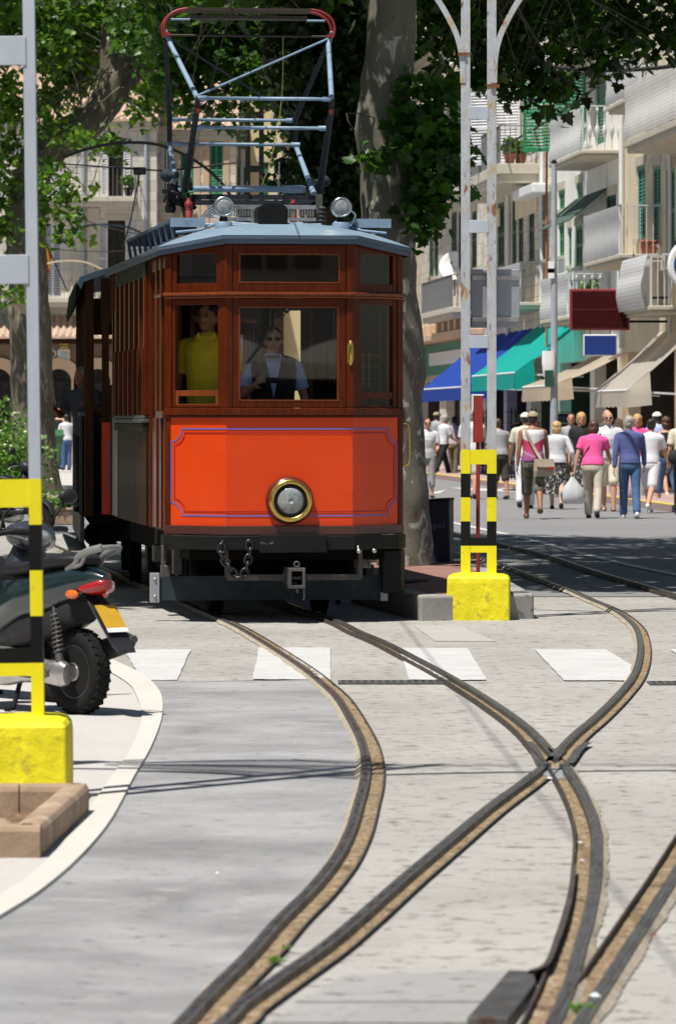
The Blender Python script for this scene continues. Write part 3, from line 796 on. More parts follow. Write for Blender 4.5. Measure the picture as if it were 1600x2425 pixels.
mb = MB(); band(mb, FRONT, -.03, 0, .781, 1.645); dash = tp('dash_panel', mb, 'orange')
mb = MB(); lining(mb, -1.045, 1.035, .855, 1.562, .105, .011); tp('blue_lining', mb, 'blueline', dash)
mb = MB(); lining(mb, -1.012, 1.002, .888, 1.529, .10, .009); tp('red_lining', mb, 'redline', dash)
mb = MB()
for m_, L_ in ((ML, LL), (MR, LR)):
    a = 0 if m_ is ML else L_ - .03
    mb.box(a - .012, a + .042, -.04, .010, .781, 1.645, m_)
tp('dash_edge_strip', mb, 'wood', bevel=.004)
mb = MB(); band(mb, FRONT, -.06, .032, .706, .781); tp('sill_band', mb, 'sill', bevel=.006)
BF = [(-HW - .01, HD + .12), (-HW - .005, HD - .02), (-HW + .06, HD - .14), (-HF, -.02), (HF, -.02), (HW - .06, HD - .14), (HW + .005, HD - .02), (HW + .01, HD + .12)]
mb = MB(); band(mb, BF, -.05, .025, .588, .703); bb = tp('buffer_beam', mb, 'iron', bevel=.008)
mb = MB(); mb.box(-.25, .29, -.10, -.0465, .568, .713); tp('coupling_plate', mb, 'scuffed', bb, bevel=.006)
mb = MB()
for (a, z) in ((-.78, .665), (-.72, .645), (-.76, .62), (.80, .668), (.835, .645), (.79, .64)):
    y = -.05 + (abs(a) - HF) * .80
    mb.ell((a, y, z), (.012, .012, .012), 8, 6)
each(mb, 'bolt', 'steel', bb)
mb = MB(); band(mb, FRONT, -.06, .022, 1.645, 1.664); band(mb, FRONT, -.06, .034, 1.664, 1.722); tp('belt_rail', mb, 'wood', bevel=.008)
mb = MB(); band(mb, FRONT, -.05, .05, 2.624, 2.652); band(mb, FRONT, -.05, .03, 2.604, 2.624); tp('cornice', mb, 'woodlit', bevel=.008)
# corner posts at the four edges of the front
for i, (m_, L_, a) in enumerate(((ML, LL, 0), (MC, LC, 0), (MC, LC, LC), (MR, LR, LR))):
    mb = MB()
    if i == 0: mb.box(-.01, .055, -.07, .012, 1.722, 3.04, ML)
    elif i == 1: mb.box(LL - .045, LL + .004, -.05, .010, 1.722, 3.04, ML); mb.box(-.004, .052, -.05, .012, 1.722, 3.04, MC)
    elif i == 2: mb.box(LC - .052, LC + .004, -.05, .012, 1.722, 3.04, MC); mb.box(-.004, .045, -.05, .010, 1.722, 3.04, MR)
    else: mb.box(LR - .055, LR + .01, -.07, .012, 1.722, 3.04, MR)
    tp('corner_post', mb, 'wood', bevel=.005)
# centre window
mb = MB(); frame(mb, MC, .056, LC - .056, 1.724, 2.602, .05, -.045, .004, wb=.062, wt=.072, wr=.062); wf = tp('front_window', mb, 'wood', bevel=.004)
pane(wf, MC, .106, LC - .118, 1.786, 2.53, -.02)
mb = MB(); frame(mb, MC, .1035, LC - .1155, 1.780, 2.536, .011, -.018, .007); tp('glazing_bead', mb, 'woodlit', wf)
mb = MB()
p = MC @ Vector((.49, .02, 2.50)); q = MC @ Vector((.19, .012, 2.11)); mb.tube([p, q], .006, 6); mb.bar(MC @ Vector((.30, .008, 2.25)), MC @ Vector((.17, .008, 2.08)), .012, .02); mb.ell(p, (.018, .018, .018), 8, 6)
tp('wiper', mb, 'iron', wf)
mb = MB(); frame(mb, MC, .056, LC - .056, 2.654, 3.03, .052, -.045, .004, wb=.075, wt=.075); wf = tp('top_light', mb, 'wood', bevel=.004)
pane(wf, MC, .108, LC - .108, 2.729, 2.955, -.02)
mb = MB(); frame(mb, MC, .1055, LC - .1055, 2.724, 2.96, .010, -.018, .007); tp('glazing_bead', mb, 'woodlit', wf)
for m_, L_, a0, a1 in ((ML, LL, .058, LL - .047), (MR, LR, .047, LR - .058)):
    mb = MB(); frame(mb, m_, a0, a1, 2.654, 3.03, .042, -.045, .003, wb=.07, wt=.07); wf = tp('top_light', mb, 'wood', bevel=.004)
    pane(wf, m_, a0 + .042, a1 - .042, 2.724, 2.96, -.02, 'glassdark')
    mb = MB(); frame(mb, m_, a0, a1, 1.724, 2.602, .03 if m_ is ML else .04, -.05, .002, wb=.018, wt=.05); wf = tp('front_window', mb, 'wood', bevel=.004)
    if m_ is ML:      # sash dropped half way
        mb = MB(); frame(mb, m_, a0 + .004, a1 - .004, 1.744, 1.865, .05, -.03, -.004, wb=.012, wt=.045); tp('dropped_sash', mb, 'woodlit', wf, bevel=.003)
        pane(wf, m_, a0 + .054, a1 - .054, 1.756, 1.82, -.018)
    else:
        pane(wf, m_, a0 + .04, a1 - .04, 1.742, 2.552, -.02)
        mb = MB(); mb.box(a0 + .04, a1 - .04, -.035, -.005, 1.80, 1.85, m_); tp('sash_rail', mb, 'wood', wf)
        mb = MB()
        for z in (1.96, 2.06, 2.15): mb.tube([m_ @ Vector((a0 + .05, -.10, z)), m_ @ Vector((a1 - .10, -.10, z))], .0045, 6)
        for a in (a0 + .10, a0 + .18, a0 + .25): mb.tube([m_ @ Vector((a, -.10, 1.9)), m_ @ Vector((a, -.10, 2.17))], .005, 6)
        tp('window_guard', mb, 'oldbrass', wf)
mb = MB(); pr = [Vector((math.cos(2 * math.pi * k / 20) * .026, math.sin(2 * math.pi * k / 20))) for k in range(20)]
vs = [(LC - .022 + p.x, .012, 2.165 + p.y * .055 + (.042 if p.y > 0 else -.042)) for p in pr]
mb.loft([vs, [(v[0], .022, v[2]) for v in vs]], True, False, MC); mb.tube([MC @ Vector((LC - .022, .02, 2.07)), MC @ Vector((LC - .022, .05, 2.12)), MC @ Vector((LC - .022, .05, 2.21)), MC @ Vector((LC - .022, .02, 2.26))], .009, 8)
tp('brass_handle', mb, 'brass', bevel=.002)
# headlight
ym = Matrix.Translation((0, 0, .982)) @ Matrix.Rotation(R(90), 4, 'X')     # lathe axis towards -y
hl = MB(); hl.lathe([(.192, -.02), (.192, .03), (.186, .055), (.172, .07), (.150, .074)], 48, ym); H = tp('headlight', hl, 'sill')
mb = MB(); mb.lathe([(.176, .060), (.176, .078), (.168, .096), (.150, .104), (.136, .100), (.132, .085), (.128, .08)], 48, ym); tp('brass_ring', mb, 'brass', H)
mb = MB(); mb.lathe([(.131, .078), (.131, .092), (.112, .096), (.106, .09)], 48, ym); tp('black_ring', mb, 'black', H)
mb = MB(); mb.lathe([(.108, .08), (.106, .09), (.09, .099), (.06, .106), (.03, .110), (.02, .112), (.018, .106), (.002, .106)], 48, ym); tp('lens', mb, 'lens', H)
mb = MB()
for s in [k * .165 - 1.07 for k in range(14)]:
    m_, a = (ML, LL + s + HF) if s < -HF else ((MR, s - HF) if s > HF else (MC, s + HF))
    for z, o in ((1.694, .035), (2.638, .051)): mb.ell(m_ @ Vector((a, o, z)), (.0042, .0042, .0042), 6, 4)
for k in range(6):
    a = .14 + k * (LC - .28) / 5
    for z in (1.75, 2.57): mb.ell(MC @ Vector((a, .006, z)), (.004, .004, .004), 6, 4)
for k in range(5):
    for a in (.08, LC - .085): mb.ell(MC @ Vector((a, .006, 1.86 + k * .155)), (.004, .004, .004), 6, 4)
each(mb, 'screw', 'steel', T)
# handrails at the front corners
mb = MB(); x = HW + .035; mb.tube(spline([(x - .03, HD + .03, 1.60), (x + .02, HD + .02, 1.59), (x + .03, HD + .02, 1.5), (x + .03, HD + .02, 1.35), (x + .02, HD + .02, 1.27), (x - .03, HD + .03, 1.26)], 5), .010, 8); tp('grab_handle', mb, 'brass')

# roof: crowned, following the plan of the body
RV0, RV1 = .0, 6.60
plan = offpoly([(-HW, 3.3), (-HW, HD), (-HF, 0), (HF, 0), (HW, HD), (HW, 3.3), (HW, 6.2), (HF, 6.57), (-HF, 6.57), (-HW, 6.2), (-HW, 3.3)], .075)[:-1]
def zed(p): return 3.105 - .075 * max(0, (abs(p[0]) - HF - .03) / (HW - HF))
den = []
for a, b in zip(plan, plan[1:] + plan[:1]):
    k = max(1, int((b - a).length / .25))
    for i in range(k): den.append(a.lerp(b, i / k))
rings = []
for t in (1, .97, .88, .72, .5, .25, .02):
    r = []
    for p in den:
        sp = Vector((0, min(max(p.y, .95), 5.6))); q = sp.lerp(p, t); z = zed(p)
        r.append((q.x, q.y, z + (3.245 - z) * (1 - t ** 2.2)))
    rings.append(r)
mb = MB(); mb.loft(rings, True, True); RF = tp('roof', mb, 'roof')
mb = MB(); n = len(den)
oo = [(p.x, p.y, zed(p) - .002) for p in den]; lo = [(p.x, p.y, zed(p) - .030) for p in den]; l2 = [(p.x * .985, p.y + (.012 if p.y < 1 else 0), zed(p) - .034) for p in den]; l3 = [(p.x * .985, p.y + (.012 if p.y < 1 else 0), zed(p) - .07) for p in den]
mb.loft([oo, lo, l2, l3], False, False); tp('gutter', mb, 'roofdark', RF)
mb = MB(); mb.sheet([(p.x * .96, p.y + (.05 if p.y < 1 else -.05), 3.03) for p in den]); tp('ceiling', mb, 'woodin', RF)
# catwalk boards along the roof edges
for s in (-1, 1):
    mb = MB(); u = .76 * s
    mb.box(u - .14, u + .14, .62, 5.2, 3.235, 3.262)
    for k in range(9):
        v = .7 + k * .55; mb.bar((u + .10 * s, v, 3.06), (u + .13 * s, v, 3.24), .025, .015); mb.box(u - .13, u + .13, v - .012, v + .012, 3.20, 3.235)
    cw = tp('roof_walkway', mb, 'roofdark', RF); mb = MB(); mb.box(u - .142, u + .142, .60, .618, 3.195, 3.268); tp('end_board', mb, 'pan', cw)
    mb = MB(); mb.tube([(u - .30 * s, .75, 3.245), (u - .1 * s, .58, 3.17), (u + .1 * s, .58, 3.15)], .011, 8); tp('pipe', mb, 'pan', cw)
# roof lamps and hooded box
for u in (-.475, .485):
    mb = MB(); mb.lathe([(.072, 3.16), (.072, 3.225), (.066, 3.235)], 24, Matrix.Translation((u, .55, 0))); lb = tp('roof_lamp', mb, 'pan', RF)
    mb = MB(); mb.lathe([(.034, 3.23), (.034, 3.26), (.026, 3.28), (.030, 3.30)], 16, Matrix.Translation((u, .55, 0))); tp('lamp_neck', mb, 'iron', lb)
    lm = Matrix.Translation((u, .56, 3.358)) @ Matrix.Rotation(R(90), 4, 'X')
    mb = MB(); mb.lathe([(.05, -.10), (.078, -.07), (.084, -.02), (.084, .05), (.080, .062), (.070, .066), (.068, .058)], 32, lm); tp('lamp_drum', mb, 'chrome', lb)
    mb = MB(); mb.lathe([(.069, .052), (.055, .064), (.03, .071), (.003, .073)], 32, lm); tp('lens', mb, 'lens', lb)
    mb = MB(); mb.tube(spline([(u + .07, .56, 3.34), (u + .12, .58, 3.30), (u + .10, .6, 3.24)], 4), .008, 6); tp('lamp_cable', mb, 'chrome', lb)
mb = MB(); pts = [(-.115, 3.175), (.115, 3.175), (.122, 3.33), (.105, 3.36), (.06, 3.378), (0, 3.385), (-.06, 3.378), (-.105, 3.36), (-.122, 3.33)]
mb.loft([[(-.085 + x, .42, z) for x, z in pts], [(-.085 + x, .75, z) for x, z in pts]], True, False); tp('hooded_horn', mb, 'black', RF, bevel=.01)
mb = MB()
for u in (-.19, .02): mb.lathe([(.02, 3.14), (.022, 3.2), (.012, 3.21)], 12, Matrix.Translation((u, .44, 0)))
each(mb, 'horn_foot', 'sill', RF)
# electrical gear behind the lamps
mb = MB(); mb.box(-.62, .44, 1.75, 1.83, 3.475, 3.515); mb.box(-.62, -.54, 1.75, 2.83, 3.47, 3.51); mb.box(.36, .44, 1.75, 2.83, 3.47, 3.51); mb.box(-.62, .44, 2.75, 2.83, 3.475, 3.515); g = tp('pantograph_frame', mb, 'pandark', RF)
mb = MB(); mb.box(-.42, .37, 1.30, 1.36, 3.375, 3.41); mb.box(-.42, .37, 1.30, 1.40, 3.28, 3.305)
for k in range(34): mb.box(-.40 + k * .0225, -.392 + k * .0225, 1.305, 1.36, 3.315, 3.37)
tp('resistor_bank', mb, 'alu', g)
mb = MB(); mb.tube([(-.62, 1.62, 3.555), (.32, 1.62, 3.555)], .026, 12); mb.tube([(.13, 1.62, 3.555), (.30, 1.62, 3.555)], .034, 12)
tp('shaft', mb, 'pan', g)
for (u, v) in ((-.68, 1.4), (.21, 1.55), (.42, 2.7)):
    mb = MB(); mb.lathe([(.03, 3.16), (.03, 3.36), (.020, 3.37), (.034, 3.395), (.034, 3.43), (.018, 3.445), (.018, 3.47)], 14, Matrix.Translation((u, v, 0))); tp('insulator', mb, 'panred', g)
mb = MB()
for k in range(6): mb.lathe([(.022, 3.2 + k * .035), (.042, 3.212 + k * .035), (.022, 3.225 + k * .035)], 14, Matrix.Translation((.42, 1.33, 0)))
mb.bar((.40, 1.33, 3.34), (.40, 1.33, 3.50), .05, .05); tp('insulator', mb, 'steel', g)
mb = MB(); r_ = random.Random(4)
for k in range(22):
    u = -.72 + r_.uniform(-.11, .11); z = r_.uniform(3.42, 3.66); q = Vector((u, 1.75 + r_.uniform(-.1, .1), z)); e = Vector((r_.uniform(-1, 1), r_.uniform(-.4, .4), r_.uniform(-1, 1))).normalized() * r_.uniform(.02, .06)
    mb.bar(q - e, q + e, r_.uniform(.012, .035), r_.uniform(.012, .035)); mb.tube([q + Vector((0, -.03, 0)), q + Vector((0, .03, 0))], r_.uniform(.010, .02), 8)
mb.lathe([(.04, 3.36), (.05, 3.4), (.025, 3.45), (.03, 3.6)], 12, Matrix.Translation((-.80, 1.75, 0))); mb.lathe([(.03, 3.3), (.045, 3.36), (.03, 3.45)], 12, Matrix.Translation((-.66, 1.7, 0)))
mb.bar((-.82, 1.75, 3.45), (-.60, 1.75, 3.45), .05, .06); tp('linkage', mb, 'iron', g)
mb = MB(); mb.ell((-.82, 1.9, 3.68), (.055, .06, .055), 14, 10); mb.tube([(-.82, 1.9, 3.68), (-.74, 1.8, 3.68)], .03, 10); mb.ell((.56, 2.3, 3.66), (.05, .05, .05), 12, 8); mb.tube([(.56, 2.3, 3.66), (.46, 2.2, 3.64)], .028, 10); each(mb, 'counterweight', 'plough', g)
mb = MB()
for k in range(24): mb.tube([(-.38 + k * .015, 1.85, 3.555), (-.38 + k * .015 + .01, 1.86, 3.60 + .03 * (k % 3 == 0))], .003, 4)
mb.tube([(.12, 1.9, 3.5), (.13, 1.9, 3.80)], .006, 6); tp('spring_coil', mb, 'alu', g)
mb = MB()
for k in range(5): mb.tube(spline([(-.60 + .02 * k, 1.2, 3.3), (-.5, 1.0 - .05 * k, 3.40 - .03 * k), (-.38, .85, 3.36 - .03 * k)], 5), .006, 5)
for (a, b, c) in ((-.62, .35, 3.225), (-.4, .2, 3.235), (.3, .6, 3.215)): mb.tube(spline([(a, .85, c), ((a + b) / 2, .78, c - .01), (b, .80, c)], 5), .013, 7)
tp('conduit', mb, 'pan', RF)
# pantograph
PU = -.06
knF, knR, bsF, bsR, hd = 1.28, 3.92, 2.25, 2.75, 2.6
zk, zb, zh = 4.288, 3.57, 4.93
kw, bw, hw = .558, .575, .70
mb = MB(); mb.tube([(PU - hw, hd, zh - .015), (PU + hw, hd, zh - .015)], .010, 8); PG = tp('pantograph', mb, 'carbon')
mb = MB()
for s in (-1, 1): mb.tube([(PU + s * kw, knF, zk), (PU + s * (hw - .02), hd - .10, zh - .09), (PU + s * (hw + .015), hd - .05, zh + .02)], [.022, .022, .018], 10)
each(mb, 'upper_arm', 'pan', PG); mb = MB()
for s in (-1, 1): mb.tube([(PU + s * kw, knR, zk - .22), (PU + s * (bw + .01), bsR, zb)], [.021, .026], 10)
each(mb, 'lower_arm', 'pan', PG); mb = MB()
for s in (-1, 1): mb.tube([(PU + s * kw, knF, zk), (PU + s * kw, knF + .02, zk - .08), (PU + s * bw, bsF, zb)], [.022, .024, .031], 10)
each(mb, 'lower_arm', 'pandark', PG); mb = MB()
for s in (-1, 1): mb.tube([(PU + s * kw, knR, zk - .23), (PU + s * kw, knR - .01, zk), (PU + s * (hw), hd + .08, zh - .06)], [.022, .024, .018], 10)
each(mb, 'upper_arm', 'pandark', PG)
t = .26; t2 = .30
for (v, z) in ((knF, zk), (knR, zk - .01), (knF + (bsF - knF) * t, zk + (zb - zk) * t - .04), (knR + (bsR - knR) * t2, zk + (zb - zk) * t2 - .03)):
    mb = MB(); mb.tube([(PU - kw, v, z), (PU - kw * .86, v, z), (PU - kw * .859, v, z), (PU + kw * .859, v, z), (PU + kw * .86, v, z), (PU + kw, v, z)], [.022, .022, .0155, .0155, .022, .022], 10); tp('cross_tube', mb, 'pan', PG)
mb = MB(); mb.tube([(PU - kw, knF, zk + .02), (PU + hw, hd - .06, zh - .03)], .010, 8); tp('brace', mb, 'pan', PG)
mb = MB(); mb.tube([(PU + kw, knR, zk + .02), (PU - hw, hd + .05, zh - .02)], .010, 8); tp('brace', mb, 'pandark', PG)
for dv in (-.12, .12):
    for s in (-1, 1):
        mb = MB(); mb.tube(spline([(PU + s * .715, hd + dv, zh - .03), (PU + s * .73, hd + dv, zh + .05), (PU + s * .70, hd + dv, zh + .13), (PU + s * .62, hd + dv, zh + .185), (PU + s * .52, hd + dv, zh + .205)], 5), .0125, 8); tp('bow', mb, 'panred', PG)
    mb = MB(); mb.bar((PU - .53, hd + dv, zh + .20), (PU + .53, hd + dv, zh + .20), .032, .026); tp('contact_strip', mb, 'carbon', PG)
mb = MB(); mb.box(PU - .5, PU + .5, hd - .1, hd + .1, zh + .125, zh + .15); tp('head_tray', mb, 'carbon', PG)
for s in (-1, 1):
    mb = MB(); mb.tube([(PU + s * .50, hd, zh + .12), (PU + s * .66, hd, zh + .12)], .010, 8); tp('head_stub', mb, 'pan', PG)
    mb = MB(); mb.box(PU + s * hw - .022, PU + s * hw + .022, hd - .13, hd + .13, zh - .03, zh + .0); tp('head_joint', mb, 'panred', PG)
    mb = MB(); mb.lathe([(.012, zk - .13), (.018, zk - .11), (.018, zk - .09)], 10, Matrix.Translation((PU + s * (kw - .005), knF - .02, 0))); tp('grease_cup', mb, 'panred', PG)
mb = MB(); mb.tube(spline([(PU + .30, hd, zh - .02), (PU + .28, 2.5, 4.4), (PU + .18, 2.3, 3.9), (PU + .05, 2.2, 3.55)], 6), .005, 6); tp('rope', mb, 'brass', PG)

# body sides: platform, saloon, rear platform
for s in (-1, 1):
    def bx(mb, u0, u1, *a): mb.box(min(s * u0, s * u1), max(s * u0, s * u1), *a)
    mb = MB(); bx(mb, HW - .03, HW - .004, HD + .01, 1.95, .74, 1.645); tp('platform_panel', mb, 'wood')
    mb = MB(); bx(mb, HW - .03, HW + .03, HD + .02, 1.0, 1.645, 1.70); bx(mb, HW - .03, HW + .045, HD + .02, 1.0, 2.624, 2.65); bx(mb, HW - .03, HW + .0, HD + .02, 1.95, 2.86, 3.03); each(mb, 'platform_rail', 'wood', T, bevel=.006)
    for v in (.80, 1.25, 1.88):
        mb = MB(); bx(mb, HW - .06, HW + .012, v - .045, v + .045, .74, 3.03); tp('platform_post', mb, 'wood', bevel=.006)
    mb = MB(); bx(mb, HW - .02, HW - .015, .84, 1.84, 1.7, 2.86); tp('platform_pane', mb, 'glassdark')
    u = HW + .03
    mb = MB()
    for k in range(32):
        v0 = 1.97 + k * .0995; bx(mb, u - .03, u + .0012 * (k % 2), v0, v0 + .097, .735, 1.60)
    tp('side_panel', mb, 'woodside', bevel=.006)
    mb = MB(); bx(mb, u - .03, u + .045, 1.96, 5.16, 1.60, 1.635); bx(mb, u - .03, u + .03, 1.96, 5.16, 1.635, 1.665); tp('side_ledge', mb, 'steel', bevel=.008)
    mb = MB(); bx(mb, u - .03, u + .03, 1.97, 5.15, 1.53, 1.598); tp('waist_rail', mb, 'lettergreen', bevel=.006)
    for k in range(7):
        v = 2.0 + k * .519; mb = MB(); bx(mb, u - .06, u + .02, v - .05, v + .05, 1.665, 2.83); bx(mb, u + .018, u + .032, v - .022, v + .022, 1.665, 2.24)
        tp('side_pillar', mb, 'wood', bevel=.008)
    for k in range(6):
        v = 2.0 + k * .519; mb = MB()
        for (a, b) in ((1.67, 1.73), (2.76, 2.82)): bx(mb, u - .045, u - .012, v + .05, v + .469, a, b)
        sw = tp('side_window', mb, 'wood'); mb = MB(); bx(mb, u - .034, u - .028, v + .052, v + .467, 1.73, 2.76); tp('pane', mb, 'glassdark', sw)
    mb = MB(); bx(mb, u - .03, u + .012, 1.96, 5.16, 2.83, 3.005); tp('letterboard', mb, 'lettergreen', bevel=.006)
    mb = MB(); bx(mb, u - .02, u + .05, 1.9, 5.2, 3.005, 3.02); tp('drip_rail', mb, 'roofdark')
    mb = MB(); bx(mb, HW - .03, HW, 5.2, 6.2, .74, 1.65)
    for v in (5.25, 5.8, 6.15): bx(mb, HW - .06, HW, v - .04, v + .04, 1.65, 3.03)
    tp('rear_platform_side', mb, 'wood')
# floor, bulkheads, rear end
mb = MB(); mb.box(-HW + .03, HW - .03, .40, 6.2, .72, .775); mb.prism([(-HF, .03), (HF, .03), (HW - .03, .4), (-HW + .03, .4)], .72, .775); tp('floor', mb, 'woodin')
for v, nm in ((1.95, 'bulkhead'), (5.14, 'bulkhead')):
    mb = MB()
    mb.box(-HW, -.33, v, v + .04, .775, 1.72); mb.box(.33, HW, v, v + .04, .775, 1.72); mb.box(-HW, HW, v, v + .04, 2.66, 3.02)
    for a, b in ((-HW, -.80), (-.40, -.32), (.32, .40), (.80, HW)): mb.box(a, b, v, v + .04, 1.72, 2.66)
    tp(nm, mb, 'woodin')
mb = MB(); v = 6.5
mb.box(-HF, HF, v, v + .05, .74, 1.70); mb.box(-HF, HF, v, v + .05, 2.6, 3.02)
for a, b in ((-HF, -.44), (-.05, .05), (.44, HF)): mb.box(a, b, v, v + .05, 1.70, 2.60)
for s in (-1, 1):
    mb.bar((s * HF, 6.52, 1.2), (s * HW, 6.2, 1.2), .05, .9); mb.bar((s * HF, 6.52, 2.85), (s * HW, 6.2, 2.85), .05, .4)
tp('rear_end', mb, 'woodin')
mb = MB()
for s in (-1, 1):
    for k in range(5): mb.box(s * .62 - .2, s * .62 + .2, 2.2 + k * .6, 2.6 + k * .6, 1.15, 1.20); mb.box(s * .62 - .2, s * .62 + .2, 2.58 + k * .6, 2.62 + k * .6, 1.2, 1.62)
tp('bench', mb, 'woodin')
mb = MB(); mb.lathe([(.12, .775), (.12, 1.62), (.10, 1.66)], 16, Matrix.Translation((-.10, .42, 0))); mb.tube([(-.10, .42, 1.66), (-.10, .42, 1.70), (.0, .42, 1.71)], .02, 8); tp('controller', mb, 'iron')
# underframe and running gear
mb = MB(); mb.box(-.78, .78, .25, 6.3, .50, .72); mb.box(-.70, .70, 1.4, 5.2, .34, .56); tp('underframe', mb, 'under')
for v in (1.75, 4.85):
    for s in (-1, 1):
        mb = MB(); wm = Matrix.Translation((s * .44, v, .365)) @ Matrix.Rotation(R(90), 4, 'Y'); mb.lathe([(.30, -.05), (.345, -.045), (.345, .03), (.375, .04), (.375, .06), (.30, .065)], 32, wm); tp('wheel', mb, 'under')
    mb = MB(); mb.tube([(-.6, v, .365), (.6, v, .365)], .06, 12); tp('axle', mb, 'under')
    for s in (-1, 1):
        mb = MB(); mb.box(s * .66 - .09, s * .66 + .09, v - .12, v + .12, .26, .50); mb.box(s * .66 - .03, s * .66 + .03, v - .55, v - .5, .30, .6); each(mb, 'axle_box', 'iron', T, bevel=.015)
for (u, v, z0, z1) in ((-.86, 1.55, .2, .42), (-.84, 2.6, .42, .56), (-.80, 1.15, .36, .72), (.84, 1.55, .2, .42)):
    mb = MB(); mb.box(u - .035, u + .035, v - .10, v + .10, z0, z1); mb.bar((u, v, z1), (u, v, .72), .03, .04); tp('brake_hanger', mb, 'steel', bevel=.006)
mb = MB(); mb.box(-1.04, .86, .50, .54, .165, .365); pl = tp('plough_board', mb, 'plough', bevel=.004)
mb = MB(); mb.box(-1.075, -1.00, .478, .55, .15, .39); mb.box(.80, .86, .482, .55, .155, .38); each(mb, 'end_strap', 'plate', pl, bevel=.005)
mb = MB()
for z in (.20, .34): mb.ell((-1.037, .476, z), (.014, .012, .014), 8, 6)
each(mb, 'strap_bolt', 'alu', pl)
mb = MB(); mb.box(-.48, .60, .22, .26, .335, .385); mb.bar((.60, .24, .34), (.60, .24, .62), .035, .035); mb.bar((-.48, .24, .36), (-.48, .24, .62), .03, .03); mb.box(-1.0, -.98, .3, .34, .36, .62); mb.box(-.03, .10, .20, .235, .32, .40); tp('step_frame', mb, 'steel', bevel=.004)
for (u, w_) in ((-.06, .06), (.31, .05)):
    mb = MB(); mb.box(u - w_ - .1, u - .1 + w_, .205, .222, .338, .384); tp('step_plate', mb, 'steel')
# chain
lk = []
mb = MB()
path = spline([(-.545, -.06, .63), (-.552, -.06, .55), (-.50, -.06, .47), (-.44, -.06, .385), (-.40, -.06, .375), (-.36, -.06, .42), (-.34, -.06, .50), (-.325, -.06, .58), (-.33, -.055, .655)], 6)
L = 0; seg = [0]
for a, b in zip(path, path[1:]): L += (b - a).length; seg.append(L)
k, nl = 0, 11
for i in range(nl):
    tgt = L * (i + .5) / nl
    j = max(q for q in range(len(seg)) if seg[q] <= tgt); j = min(j, len(path) - 2)
    c_ = path[j].lerp(path[j + 1], (tgt - seg[j]) / max(1e-6, seg[j + 1] - seg[j])); d = (path[j + 1] - path[j]).normalized()
    sd_ = Vector((0, 1, 0)) if i % 2 else d.cross(Vector((0, 1, 0))).normalized()
    hl_ = L / nl * .70
    ring = [c_ + d * (math.cos(2 * math.pi * q / 14) * hl_) + sd_ * (math.sin(2 * math.pi * q / 14) * .028) for q in range(14)]
    mb.tube(ring, .0115, 8, False, True)
mb.tube([(-.545, -.04, .66), (-.545, -.07, .64)], .012, 8); mb.tube([(-.33, -.04, .67), (-.33, -.07, .655)], .012, 8)
tp('chain', mb, 'chain')
mb = MB(); mc = Matrix.Translation((.045, -.03, .365)); 
mb.box(-.066, -.044, -.12, .25, -.078, .078, mc); mb.box(.044, .066, -.12, .25, -.078, .078, mc); mb.box(-.066, .066, -.118, .25, .056, .082, mc); mb.box(-.066, .066, -.118, .25, -.082, -.056, mc); mb.box(-.03, .044, -.06, .2, -.012, .012, mc)
mb.tube([(.045 + .022 * math.cos(a * .7), -.12, .475 + .022 * math.sin(a * .7)) for a in range(9)], .008, 6, False, True); mb.tube([(.045, -.14, .29), (.05, -.13, .25)], .01, 6); mb.tube([(.10, -.13, .29), (.105, -.13, .22), (.10, -.12, .19)], .008, 6)
tp('coupler', mb, 'steel', bevel=.003)
mb = MB()
for u in (.545, .685):
    mb.tube([(u - .06, -.04 + (u - .511) * .8, .618), (u + .005, -.05 + (u - .511) * .8, .618), (u + .005, -.07 + (u - .511) * .8, .585)], .007, 6); mb.lathe([(.010, 0), (.018, .01), (.018, .03), (.010, .034)], 12, Matrix.Translation((u + .008, -.05 + (u - .511) * .8, .575)) @ Matrix.Rotation(R(90), 4, 'X'))
tp('air_tap', mb, 'alu')
mb = MB(); mb.box(.57, .70, .30, .40, .43, .54); mb.tube([(.58, .29, .45), (.60, .28, .51), (.64, .28, .525), (.68, .28, .51), (.69, .29, .45)], .012, 8); tp('lamp_socket', mb, 'steel', bevel=.01)
mb = MB(); mb.prism([(.80, .40), (.96, .40), (1.02, .62), (.80, .62)], .22, .58); tp('step_board', mb, 'iron', bevel=.02)

# ---- trailer car behind -----------------------------------------------------------------
Q = thing('tram_trailer', 'shaded open sided wooden trailer car coupled behind the red tram', 'tram trailer', (-1.40, 44.5, 0), R(3.9))
def qp(name, mb, mat, parent=Q, **k): return mb.build(name, M[mat], parent, **k)
W2 = .93
for u0, u1 in ((-.95, -.865), (.865, .95)):
    mb = MB(); mb.box(u0, u1, 0, .12, .70, 2.98); qp('corner_post', mb, 'woodold', bevel=.008)
mb = MB(); mb.box(-.79, .79, .02, .06, .72, 1.62); dd = qp('dash_panel', mb, 'orange')
mb = MB()
for z0, z1, o in ((.84, .852, 0), (1.50, 1.512, 0)): mb.box(-.64, .64, .016, .02, z0, z1)
for x0 in (-.73, .718): mb.box(x0, x0 + .012, .016, .02, .94, 1.41)
for sx in (-1, 1):
    for (za, zb_) in ((.84, .94), (1.51, 1.41)): mb.bar((sx * .64, .018, za + .006 * (1 if za < 1 else -1)), (sx * .725, .018, zb_), .011, .004, (0, 1, 0))
qp('blue_lining', mb, 'blueline', dd)
mb = MB(); mb.box(-.79, .79, .02, .07, 1.64, 1.96)
for a, b in ((-.79, -.72), (-.10, .10), (.72, .79)): mb.box(a, b, .02, .07, 1.96, 2.55)
mb.box(-.8, .8, .02, .07, 2.55, 2.98); mb.box(-.82, .82, .0, .08, 1.60, 1.65); qp('end_wall', mb, 'woodold')
